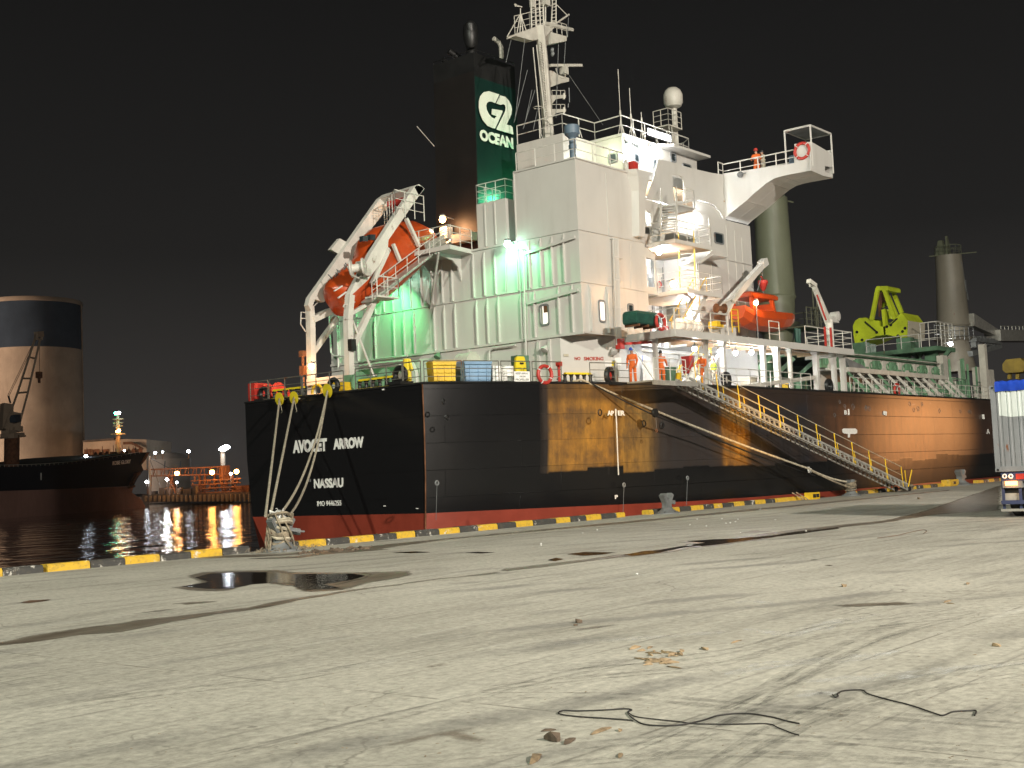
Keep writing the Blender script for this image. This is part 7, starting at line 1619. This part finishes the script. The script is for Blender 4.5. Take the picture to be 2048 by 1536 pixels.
# upper platform
pl = MB(); a, b_ = SY(1262, 772, YS-.1).x, SY(1352, 768, YS-.1).x; pl.bx((a, YS-1.35, DZ-.08), (b_, YS+.1, DZ-.01)); pl.beam((a, YS-1.3, DZ-.15), (b_, YS-1.3, DZ-.15), .08, .16); plo = pl.build('top_platform', 'alu', gw)
m_ = MB(); m_.rail([(a+.1, YS-1.3, DZ), (b_-1.0, YS-1.3, DZ)], 1.0, 2, 1.1, .025); m_.tube([(a+.3, YS, DZ+1.7), (a+.1, YS-1.3, DZ)], .03, 5); m_.build('railing', 'rail', gw)
m_ = MB(); q_ = SY(1386, 735, YS-.3); m_.tube([SY(1376, 768, YS-.4), SY(1389, 738, YS-.4)], .16, 12); m_.build('roller_cover', 'letter', gw, True)
m_ = MB(); m_.tube([SY(1352, 768, YS-.7), SY(1376, 740, YS-.2), SY(1388, 712, YS+.5)], .02, 4); m_.tube([SY(1436, 775, YS-.2), SY(1440, 740, YS+.2), SY(1418, 705, YS+.8)], .02, 4); m_.build('fall_wire', 'greysteel', gw)
nt_ = MB()
for i in range(34):
    t = i/33; p = gb_.lerp(gt, t); 
nt_ = None

def rope(name, pts, r_, mat, label, cat, group=None, sag=0, n_=18, n6=7):
    P_ = []
    for a, b_ in zip(pts, pts[1:]):
        a, b_ = V(a), V(b_)
        for k in range(n_+1): t = k/n_; P_.append(a.lerp(b_, t)-V((0, 0, sag*4*t*(1-t))))
    m_ = MB().tube(P_, r_, n6); o = m_.build(name, mat, None, True); return tag(o, label, cat, group)
B1 = GZ(536, 1102); B1.y = 29.2
bt = V((B1.x-.05, B1.y, 1.15)); bt = V((AX(535, 1040, B1.x).x, AX(533, 1040, B1.x).y, AX(533, 1040, B1.x).z))
discs = [((559, 798), (531, 1032), 'left'), ((588, 796), (540, 1034), 'middle'), ((655, 782), (549, 1040), 'right')]
GR = 'mooring ropes from the stern to the rope wrapped bollard'
for i, (a, b_, c) in enumerate(discs):
    p = AX(a[0], a[1], XT-.35); q_ = AX(b_[0], b_[1], B1.x)
    if i < 2: rope('mooring_rope', [V((XT+.4, p.y, p.z+.02)), p, q_], .045, 'rope', ('leftmost stern mooring rope, from the left yellow disc', 'stern mooring rope from the middle yellow disc')[i], 'rope', GR, .03 if i else .02)
    else:
        rope('mooring_rope', [p, q_], .042, 'rope', 'sagging stern rope from the right yellow disc, upper of its pair', 'rope', GR, .85)
        rope('mooring_rope', [p+V((0, .03, -.08)), q_+V((.1, -.12, -.1))], .042, 'rope', 'sagging stern rope from the right yellow disc, lower of its pair', 'rope', GR, 1.15)
    e = empty('rat_guard', p, f'yellow rat guard disc on the {("leftmost", "middle", "rightmost")[i]} stern rope', 'rat guard', 'yellow rat guards on the stern ropes')
    d = (q_-p).normalized(); qd = V((0, 0, 1)).rotation_difference(V((-1, .05, -.12)).normalized()); R_d = .31 if i < 2 else .33
    a0 = -100 if i else -60
    arc = [qd@V((R_d*math.cos(R(t)), R_d*math.sin(R(t)), 0)) for t in range(0, 331, 10)]
    # find the notch direction pointing down
    rot = Matrix.Rotation(R(0), 3, 'Z'); best = min(range(0, 360, 5), key=lambda t: (qd@V((math.cos(R(t)), math.sin(R(t)), 0))).z)
    rim = [qd@V((R_d*math.cos(R(best+14+t)), R_d*math.sin(R(best+14+t)), 0)) for t in range(0, 333, 12)]+[qd@V((.05*math.cos(R(best+t)), .05*math.sin(R(best+t)), 0)) for t in (-20, -100, 180, 100, 20)]
    MB().prism(rim, qd@V((0, 0, .015))).build('disc', 'safety', e, local=True)
    MB().torus((0, 0, 0), .06, .018, tuple(qd@V((0, 0, 1))), 12, 5).build('hub', 'brownsteel', e, local=True)
    if i < 2: MB().tube([(0, 0, 0), (-.04, -.12, -.3), (-.03, -.2, -.62), (-.03, -.14, -.66)], .012, 4).build('tie_cord', 'beigecloth', e, local=True)
# bollards
def bollard_parts(root):
    MB().lathe((0, 0, 0), [(.62, 0), (.60, .05), (.42, .13), (.30, .22), (.26, .3)], 24).build('base', 'greysteel', root, True, local=True)
    m_ = MB(); m_.loft([[V((x*w_, y*.16, z)) for x, y in ((-1, -1), (1, -1), (1, 1), (-1, 1))] for w_, z in ((.26, .2), (.22, .45), (.27, .62), (.3, .7))]); m_.build('column', 'greysteel', root, local=True, bevel=.03)
    for s in (-1, 1):
        m_ = MB(); m_.beam((s*.10, 0, .52), (s*.36, 0, .98), .22, .30, up=(0, 1, 0), w2=.24, h2=.34); m_.build('horn', 'greysteel', root, local=True, bevel=.03)
    m_ = MB(); m_.beam((.1, 0, .62), (.72, 0, .52), .2, .12, up=(0, 1, 0)); m_.build('side_bar', 'greysteel', root, local=True, bevel=.02)
    m_ = MB()
    for k in range(6): a_ = R(60*k+20); m_.lathe((.5*math.cos(a_), .5*math.sin(a_), .06), [(.04, 0), (.04, .05)], 6)
    m_.build('bolt', 'black', root, local=True)
b1 = empty('mooring_bollard', (B1.x, B1.y, 0), 'grey bollard buried under old knotted ropes below the ship stern', 'bollard', 'quay bollards'); bollard_parts(b1)
for (px, py), lb_ in (((1288, 1028), 'bare grey two-horned bollard in the kerb gap below the ship side'), ((1692, 992), 'bollard with the spring rope and frayed strands around it, left of the gangway foot'), ((1942, 970), 'distant dark bollard between the gangway foot and the truck')):
    c = copy_tree(b1); q_ = GZ(px, py); c.location = (q_.x, 29.35, 0); c['label'] = lb_
    c.scale = (1.2, 1.2, 1.0) if px > 1900 else (.88, .88, .86)
# rope bundle on the first bollard
random.seed(4)
rw = empty('rope_bundle', (B1.x, B1.y, .6), 'mass of dirty knotted mooring rope wound round the near bollard', 'ropes')
for k in range(15):
    m_ = MB(); z = .18+k*.06; r0 = .25+.07*abs(k-7)/7+random.uniform(-.04, .05); pts = []
    ph = random.random()*6; tl = random.uniform(-.16, .16)
    for j in range(27): t = 2*math.pi*j/24; pts.append(V((r0*math.cos(t), r0*.85*math.sin(t), z-.6+tl*math.cos(t+ph)+.02*math.sin(3*t))))
    m_.tube(pts, .045+random.uniform(-.008, .01), 6); m_.build('rope_coil', random.choice(['dirtyrope', 'dirtyrope', 'rope']), rw, True, local=True)
for k in range(14):
    m_ = MB(); a_ = random.uniform(0, 6.28); pts = []
    for j in range(9): t = j/8; rr_ = .34+.06*math.sin(t*6+k)+t*t*.16; pts.append(V((rr_*math.cos(a_+t*1.1), rr_*math.sin(a_+t*1.1)*.9, .50-t*1.06)))
    m_.tube(pts, .028, 5); m_.build('rope_strand', 'dirtyrope', rw, True, local=True)
for k in range(6):
    m_ = MB(); pts = [V((random.uniform(-.25, .1), random.uniform(-.25, .25), .45+.14*math.sin(j*1.7+k)+random.uniform(-.04, .05))) for j in range(7)]; m_.tube(pts, .04, 6); m_.build('white_knot', 'rope_white', rw, True, local=True)
fr = MB()
for k in range(110):
    a_ = random.uniform(0, 6.28); r0 = random.uniform(.3, .95); p = V((r0*math.cos(a_)*1.2, r0*math.sin(a_)*.6-.1, -.58)); d = V((random.uniform(-.25, .25), random.uniform(-.2, .2), random.uniform(.02, .16))); fr.tube([p, p+d*.6+V((0, 0, .03)), p+d*1.1-V((0, 0, d.z))], .009, 3)
fo = fr.build('frayed_fibre', 'dirtyrope', rw, local=True); fo['kind'] = 'stuff'
wd_ = MB(); wd_.beam((.1, -.2, .02), (.62, -.3, -.06), .12, .05); wd_.build('wooden_plank', 'greysteel', rw, local=True)
# spring line to the third bollard
B3 = GZ(1692, 992); B3.y = 29.35
a = D(1163, -.02)[0]; a.z = DZ+.2; e3 = AX(1688, 968, B3.x)
rope('spring_rope', [a+V((-.6, .9, .1)), a, SY(1616, 937, 30.3), V((B3.x-.15, B3.y, .75))], .055, 'rope', 'thick mooring rope slanting along the hull from the yellow roller chock to the quay', 'rope', None, .12)
rope('spring_rope', [SY(1616, 938, 30.3), V((B3.x-.3, B3.y-.1, .45))], .05, 'dirtyrope', 'second strand splitting off the slanting hull rope by the white knot', 'rope', None, .05)
a2 = D(1170, -.05)[0]; a2.z = DZ+.12; 
rope('mooring_rope', [a2+V((.3, 0, 0)), SY(1312, 832, YS-.35), SY(1630, 952, 30.6)], .035, 'black', 'thin dark rope hugging the hull under the thick mooring rope', 'rope', None, .05)
e = empty('snatch_block', SY(1310, 826, YS-.4), 'round black block hanging on the slanting mooring rope', 'block'); MB().lathe((0, 0, 0), [(.02, -.08), (.2, -.07), (.22, 0), (.2, .07), (.02, .08)], 18, (0, 1, 0)).build('sheave', 'black', e, local=True)
MB().tube([(.05, 0, -.15), (.06, 0, -.7)], .015, 4).build('hook_wire', 'black', e, local=True); MB().torus((.06, 0, -.82), .07, .02, (0, 1, 0), 12, 5).build('hook', 'brownsteel', e, local=True)
m_ = MB(); q_ = SY(1616, 937, 30.3)
for k in range(26): d = V((random.uniform(-.1, .45), random.uniform(-.1, .1), random.uniform(-.28, .08))); m_.tube([q_+d*.2, q_+d*.7+V((0, 0, .05)), q_+d], .018, 4)
tag(m_.build('rope_knot', 'rope_white'), 'frayed white knot on the mooring rope left of the third bollard', 'knot')
rb3 = empty('rope_bundle', (B3.x, B3.y, .6), 'dirty rope loops around the bollard left of the gangway foot', 'ropes')
for k in range(7):
    m_ = MB(); r0 = .3+random.uniform(-.02, .05); m_.tube([V((r0*math.cos(t), r0*.85*math.sin(t), -.25+k*.07+.06*math.cos(t+k))) for t in [2*math.pi*j/16 for j in range(18)]], .04, 5); m_.build('rope_coil', 'dirtyrope', rb3, True, local=True)
# yellow step box and boards at the kerb
p = GZ(1658, 998); e = empty('step_box', (p.x, 29.55, 0), 'yellow step box standing at the kerb left of the roped bollard', 'box'); MB().bx((-.45, -.25, 0), (.45, .2, .36)).build('body', 'yellow', e, local=True, bevel=.02); MB().bx((-.35, -.27, .1), (-.05, -.25, .28)).build('opening', 'black', e, local=True); MB().bx((.02, -.27, .1), (.32, -.25, .28)).build('opening', 'black', e, local=True)
p = GZ(1638, 1000); 
for i, dx in enumerate((0, .45)): 
    o = MB().beam((p.x+dx, 29.4, .02), (p.x+dx-.3, 29.9, .42), .12, .05).build('board', 'wood'); tag(o, ('leaning brown board left of the yellow step box', 'leaning brown board touching the yellow step box')[i], 'board', 'boards at the kerb')
p = GZ(1836, 974); e = empty('yellow_block', (p.x, 29.6, 0), 'yellow block on the kerb right of the gangway foot', 'block'); MB().bx((-.75, -.3, 0), (.75, .3, .42)).build('body', 'kerb_y', e, local=True, bevel=.03); MB().bx((-.2, -.31, .12), (.2, -.3, .3)).build('recess', 'black', e, local=True)

# ================================================================ TRUCK
XK = 38.7; yl_ = AX(1991, 940, XK).y; zt0_ = AX(1982, 772, XK).z; zb_ = AX(1990, 944, XK).z; CW = 2.44
ct = empty('shipping_container', (XK, yl_-CW/2, zb_), 'grey corrugated container with blue tarpaulin top on the truck', 'container')
y0, y1 = yl_-CW, yl_; CL = 6.06
m_ = MB()
def corr(x): 
    pass
# rear end wall: vertical corrugation
pts = []; yy = y1-.14; kk = 0
while yy > y0+.14:
    for dy, dx in ((0, .0), (.012, .035), (.032, .035), (.044, .0), (.09, .0), (.10, .012), (.16, .012), (.17, 0), (.30, 0)):
        pts.append((yy-dy, dx))
    yy -= .31
m_.loft([[V((XK+.02+dx, a, zb_+.16)), V((XK+.02+dx, a, zt0_-.12))] for a, dx in pts if a > y0+.1], False, False); m_.build('end_wall', ['containergrey'], ct)
m_ = MB(); m_.loft([[V((XK+.014+dx, a, zt0_-.98+.04*math.sin(a*3.1)+.02*math.sin(a*9))), V((XK+.014+dx, a, zt0_-.12))] for a, dx in pts if a > y0+.1 and a < y1-.2], False, False); m_.build('painted_light_band', 'containerlit', ct)  # lamp light on the upper end wall, put into the colour
for s, yy in ((1, y1), (-1, y0)):
    m_ = MB(); m_.bx((XK, min(yy, yy-s*.15), zb_), (XK+.15, max(yy, yy-s*.15), zt0_)); m_.build('corner_post', 'containergrey', ct)
    for z in (zb_, zt0_-.12): m_ = MB(); m_.bx((XK-.012, min(yy+s*.01, yy-s*.17), z), (XK+.17, max(yy+s*.01, yy-s*.17), z+.12)); o = m_.build('corner_casting', 'containergrey', ct, bevel=.01); MB().lathe((XK-.014, yy-s*.08, z+.06), [(.035, 0), (.035, -.01)], 10, (1, 0, 0)).build('casting_hole', 'black', o)
    m_ = MB(); n_ = 22; m_.loft([[V((XK+.15+CL*k/(n_*2), yy-s*(.03 if k % 2 else .0), zb_+.16)), V((XK+.15+CL*k/(n_*2), yy-s*(.03 if k % 2 else .0), zt0_-.1))] for k in range(n_*2)], False, False); m_.build('side_wall', 'containergrey', ct)
    m_ = MB(); m_.bx((XK+.15, min(yy, yy-s*.08), zb_), (XK+CL, max(yy, yy-s*.08), zb_+.16)); m_.bx((XK+.15, min(yy, yy-s*.08), zt0_-.1), (XK+CL, max(yy, yy-s*.08), zt0_)); m_.build('side_rail', 'containergrey', ct)
m_ = MB(); m_.bx((XK+.005, y0+.15, zb_), (XK+.12, y1-.15, zb_+.16)); m_.bx((XK+.005, y0+.15, zt0_-.12), (XK+.12, y1-.15, zt0_-.0)); m_.build('end_rail', 'containergrey', ct)
tp = empty('tarpaulin', (XK, yl_-CW/2, zt0_), 'crumpled blue tarpaulin covering the container top', 'tarpaulin')
m_ = MB(); rows = []
random.seed(8)
for j in range(40):
    yy = y1-.16-(CW-.3)*j/39; wv = .004*math.sin(j*.7)+.004*math.sin(j*2.9)
    rows.append([V((XK-.02+wv, yy, zt0_-.19+.008*math.sin(j*.45))), V((XK-.045+wv*1.5, yy, zt0_-.02)), V((XK-.01, yy, zt0_+.11+.015*math.sin(j*1.7))), V((XK+.35, yy, zt0_+.14+.02*math.sin(j*.9))), V((XK+CL*.5, yy, zt0_+.12)), V((XK+CL, yy, zt0_+.1))])
m_.loft(rows, False, False); m_.build('sheet', 'blue', tp, True)
tr = empty('trailer_truck', (XK+.3, yl_-CW/2, 0), 'dark blue flatbed truck seen from behind under the container', 'truck')
m_ = MB(); m_.bx((XK+.1, y0+.1, zb_-.18), (XK+CL+1, y1-.1, zb_-.02)); m_.bx((XK+.08, y0+.2, zb_-.16), (XK+.5, y1-.16, zb_-.01)); m_.build('chassis', 'truckblue', tr)
def TXp(px, py, x=XK): return AX(px, py, x)
za, zb2 = TXp(2020, 944).z, TXp(2020, 962).z
m_ = MB(); m_.bx((XK+.04, y0+.25, zb2), (XK+.12, TXp(2001, 950).y, za-.02)); m_.build('rear_crossmember', 'truckblue', tr)
m_ = MB(); m_.bx((XK+.02, y0+.3, TXp(2020, 959).z), (XK+.04, TXp(2031, 952).y, TXp(2020, 948).z)); m_.build('red_marking_strip', 'red', tr)
for a in (2008.5, 2021): c = TXp(a, 952.5); MB().torus((XK+.02, c.y, c.z), .055, .022, (1, 0, 0), 16, 6).build('round_marker', 'letter', tr)
z0, z1 = TXp(2010, 976).z, TXp(2010, 961).z; m_ = MB(); m_.bx((XK+.05, TXp(2044, 970).y, z0), (XK+.2, TXp(2004, 970).y, z1)); lf = m_.build('tail_lamp_housing', 'greysteel', tr)
m_ = MB(); m_.bx((XK+.02, TXp(2034, 970).y, TXp(2020, 971).z), (XK+.05, TXp(2010, 970).y, TXp(2020, 962.5).z)); m_.build('tail_light', 'amber', lf)
lamp('tail_light_glow', (XK-.15, TXp(2022, 967).y, TXp(2020, 967).z), 3, (1, .4, .1), .08)
m_ = MB(); m_.bx((XK+.25, y0+.3, TXp(2020, 1002).z), (XK+.3, TXp(2003, 985).y, z0+.02)); m_.build('mud_guard', 'black', tr)
m_ = MB(); m_.bx((XK+.15, TXp(2036, 990).y, TXp(2010, 1001).z), (XK+.17, TXp(2003, 990).y, TXp(2010, 987).z)); m_.build('number_plate', 'alu', tr)
m_ = MB(); m_.bx((XK+.0, y0+.3, TXp(2010, 1009).z), (XK+.12, TXp(2002, 1004).y, TXp(2010, 1001).z)); m_.build('bumper', 'truckblue', tr, bevel=.01)
m_ = MB(); m_.bx((XK+.05, y0+.4, TXp(2010, 1023).z), (XK+.13, TXp(2001, 1020).y, TXp(2010, 1018).z)); m_.build('underrun_bar', 'alu', tr)
m_ = MB(); 
for a in (2006, 2040): c = TXp(a, 1010); m_.bx((XK+.1, c.y-.04, TXp(2010, 1020).z), (XK+.14, c.y+.04, za))
m_.build('bumper_bracket', 'truckblue', tr)
for xk in (XK+1.1, XK+2.4, XK+3.7):
    for s in (-1, 1):
        for k in (0, 1):
            yy = (yl_-CW/2)+s*(.95-.30*k)
            w_ = MB().lathe((xk, yy, .5), [(.3, -.12), (.47, -.12), (.5, -.08), (.5, .08), (.47, .12), (.3, .12)], 28, (0, 1, 0)).build('wheel', 'rubber', tr, True)
            MB().lathe((xk, yy, .5), [(.08, -.1), (.28, -.08), (.3, -.11), (.3, .11), (.28, .08), (.08, .1)], 18, (0, 1, 0)).build('rim', 'greysteel', w_)

# ================================================================ LITTER
def RP(a, b_): return GZ(1000+a/1.954, 1000+b_/1.954)
def LP(a, b_): return GZ(a/2.048, 1000+b_/2.048)
def cable(pts, label, r_=.006, mat='cable'):
    ps = [RP(a, b_) for a, b_ in pts]; P_ = []
    for i in range(len(ps)-1):
        p0, p1, p2, p3 = ps[max(i-1, 0)], ps[i], ps[i+1], ps[min(i+2, len(ps)-1)]
        for k in range(6):
            t = k/6; q_ = .5*((2*p1)+(p2-p0)*t+(2*p0-5*p1+4*p2-p3)*t*t+(3*p1-p0-3*p2+p3)*t**3); q_.z = r_+.003; P_.append(q_)
    P_.append(ps[-1]+V((0, 0, r_))); return tag(MB().tube(P_, r_, 6).build('wire', mat, None, True), label, 'wire', 'black wires on the concrete')
cable([(1170, 878), (1120, 868), (1060, 852), (960, 838), (860, 845), (790, 866), (710, 882), (640, 886), (560, 880), (510, 850), (500, 832), (515, 824), (480, 820), (400, 825), (300, 828), (245, 827), (232, 840), (300, 850), (420, 858), (520, 866)], 'looped black wire with a kink, lying in the middle foreground')
cable([(500, 832), (530, 850), (620, 862), (700, 870), (760, 878), (900, 880), (1040, 878), (1090, 895), (1140, 915), (1168, 922)], 'second black wire ending lower right, tangled with the looped one', .005)
cable([(1300, 765), (1310, 775), (1322, 770), (1318, 762), (1340, 750), (1380, 746), (1420, 748), (1440, 762), (1520, 785), (1600, 805), (1690, 835), (1730, 846), (1770, 832), (1820, 828), (1860, 828), (1855, 845)], 'single black wire at right with hooked left end', .006)
cable([(1475, 150), (1550, 140), (1600, 128), (1650, 118), (1668, 122), (1655, 132)], 'faint thin wire lying far to the right', .006, 'brownsteel')
random.seed(12)
def chip(c, L, w_, h_, ang, mat='wood', name='wood_piece'):
    m_ = MB(); d = V((math.cos(ang), math.sin(ang), 0)); n_ = V((-d.y, d.x, 0)); rings = []
    for t in (0, .3, .65, 1): k = (.4 if t in (0, 1) else 1)*random.uniform(.7, 1.1); o_ = c+d*(t-.5)*L+n_*random.uniform(-.1, .1)*w_; rings.append([o_+n_*w_*k/2+V((0, 0, .004)), o_+n_*w_*k/2+V((0, 0, h_*k)), o_-n_*w_*k/2+V((0, 0, h_*k*.7)), o_-n_*w_*k/2+V((0, 0, .004))])
    m_.loft(rings); return m_
big = [((205, 940), .16, .09, .08, 1.3, 'dark splintered block of wood at the bottom edge group'), ((275, 945), .22, .05, .03, .3, 'pale flat wood piece right of the dark block'), ((395, 905), .28, .05, .025, .1, 'long pale wood strip right of the splintered block'), ((140, 1015), .30, .05, .03, .45, 'long curved bark strip nearest the bottom edge'), ((470, 1000), .16, .03, .015, .5, 'thin reddish sliver near the bottom edge'), ((190, 903), .12, .03, .02, -.6, 'small wood sliver above the dark block'), ((470, 903), .09, .03, .02, .5, 'short sliver at the right end of the pale strip'),
 ((800, 583), .22, .06, .03, .8, 'brown wood piece right of the chip pile'), ((925, 555), .30, .03, .02, .1, 'thin pale stick behind the chip pile'), ((310, 480), .13, .10, .07, .4, 'dark stone-like lump left of centre'), ((297, 491), .08, .05, .03, .2, 'small white lump beside the dark one'), ((1345, 338), .20, .08, .04, .5, 'brown wood piece lying far right of centre'), ((1750, 398), .32, .03, .02, .05, 'pale stick with a twig lying at the right'), ((1760, 406), .12, .03, .02, 1.4, 'small twig across the pale stick'), ((1830, 328), .25, .05, .03, .2, 'flat pale piece far right'), ((1940, 572), .10, .06, .04, 1.1, 'small bent scrap near the right edge')]
for (a, b_), L, w_, h_, an_, lb_ in big:
    m_ = chip(RP(a, b_), L, w_, h_, an_); tag(m_.build('wood_piece', 'wood' if 'dark' not in lb_ else 'darkwood'), lb_, 'wood piece', 'scraps lying on the quay')
m_ = MB()
for k in range(34):
    a, b_ = random.gauss(635, 55), random.gauss(618, 22); c = chip(RP(a, b_), random.uniform(.05, .24), random.uniform(.02, .05), random.uniform(.01, .035), random.uniform(0, 3.1)); m_.add(c.v, c.f)
tag(m_.build('wood_chips', 'wood'), 'scattered pile of pale wood chips in the right foreground', 'wood chips', kind='stuff')
m_ = MB()
for k in range(230):
    a, b_ = random.uniform(-900, 1048), random.uniform(60, 530); q_ = GZ(1000+a, 1000+b_); L = random.uniform(.008, .032)*(1 if random.random() < .93 else 1.8); c = chip(q_, L, L*.35, L*.22, random.uniform(0, 3.1)); m_.add(c.v, c.f)
tag(m_.build('grit', 'wood'), 'tiny grit and splinters strewn over the concrete', 'grit', kind='stuff')
m_ = MB()
for a, b_ in ((742, 98), (806, 103), (867, 74), (930, 76), (920, 86), (900, 90), (1076, 78), (770, 76), (380, 118), (323, 130), (160, 172), (160, 178), (535, 292), (1196, 122), (883, 92)): q_ = RP(a, b_); m_.lathe(q_, [(.02, .0), (.03, .015), (.012, .03)], 7)
tag(m_.build('litter', 'plastic'), 'small white litter specks near the bollards', 'litter', kind='stuff')
m_ = chip(GZ(1838, 998), .9, .12, .1, .4); tag(m_.build('wood_piece', 'wood'), 'pale round log lying right of the gangway foot', 'log')
m_ = MB()
for k in range(60):
    a = random.uniform(600, 740); q_ = GZ(a, 1106-(a-600)*.07+random.uniform(-2, 3)); L = random.uniform(.05, .25); c = chip(q_, L, L*.4, L*.3, random.uniform(0, 3.1)); m_.add(c.v, c.f)
tag(m_.build('dirt_heap', 'darkwood'), 'dark dirt and scraps along the kerb drain', 'dirt', kind='stuff')
m_ = MB()
for k in range(420):
    a = random.uniform(840, 1180); q_ = GZ(a, 1085-(a-840)*.10+random.uniform(-3, 4)); L = random.uniform(.015, .045); c = chip(q_, L, L*.7, L*.3, random.uniform(0, 3.1)); m_.add(c.v, c.f)
tag(m_.build('pale_gravel', 'beigecloth'), 'pale gravel spilt along the kerb', 'gravel', kind='stuff')

# ================================================================ AIR
hz = MB().bx((-140, -200, -8), (1000, 1200, 120)); hzo = hz.build('haze', 'black'); tag(hzo, kind='stuff')
hm = bpy.data.materials.new('night_haze'); hm.use_nodes = True; hn_ = hm.node_tree.nodes; hn_.clear()
ho = hn_.new('ShaderNodeOutputMaterial'); hp_ = hn_.new('ShaderNodeVolumePrincipled'); hp_.inputs['Color'].default_value = (.80, .86, .92, 1); hp_.inputs['Density'].default_value = .00014; hp_.inputs['Anisotropy'].default_value = .6
hm.node_tree.links.new(hp_.outputs[0], ho.inputs['Volume']); hzo.data.materials.clear(); hzo.data.materials.append(hm)
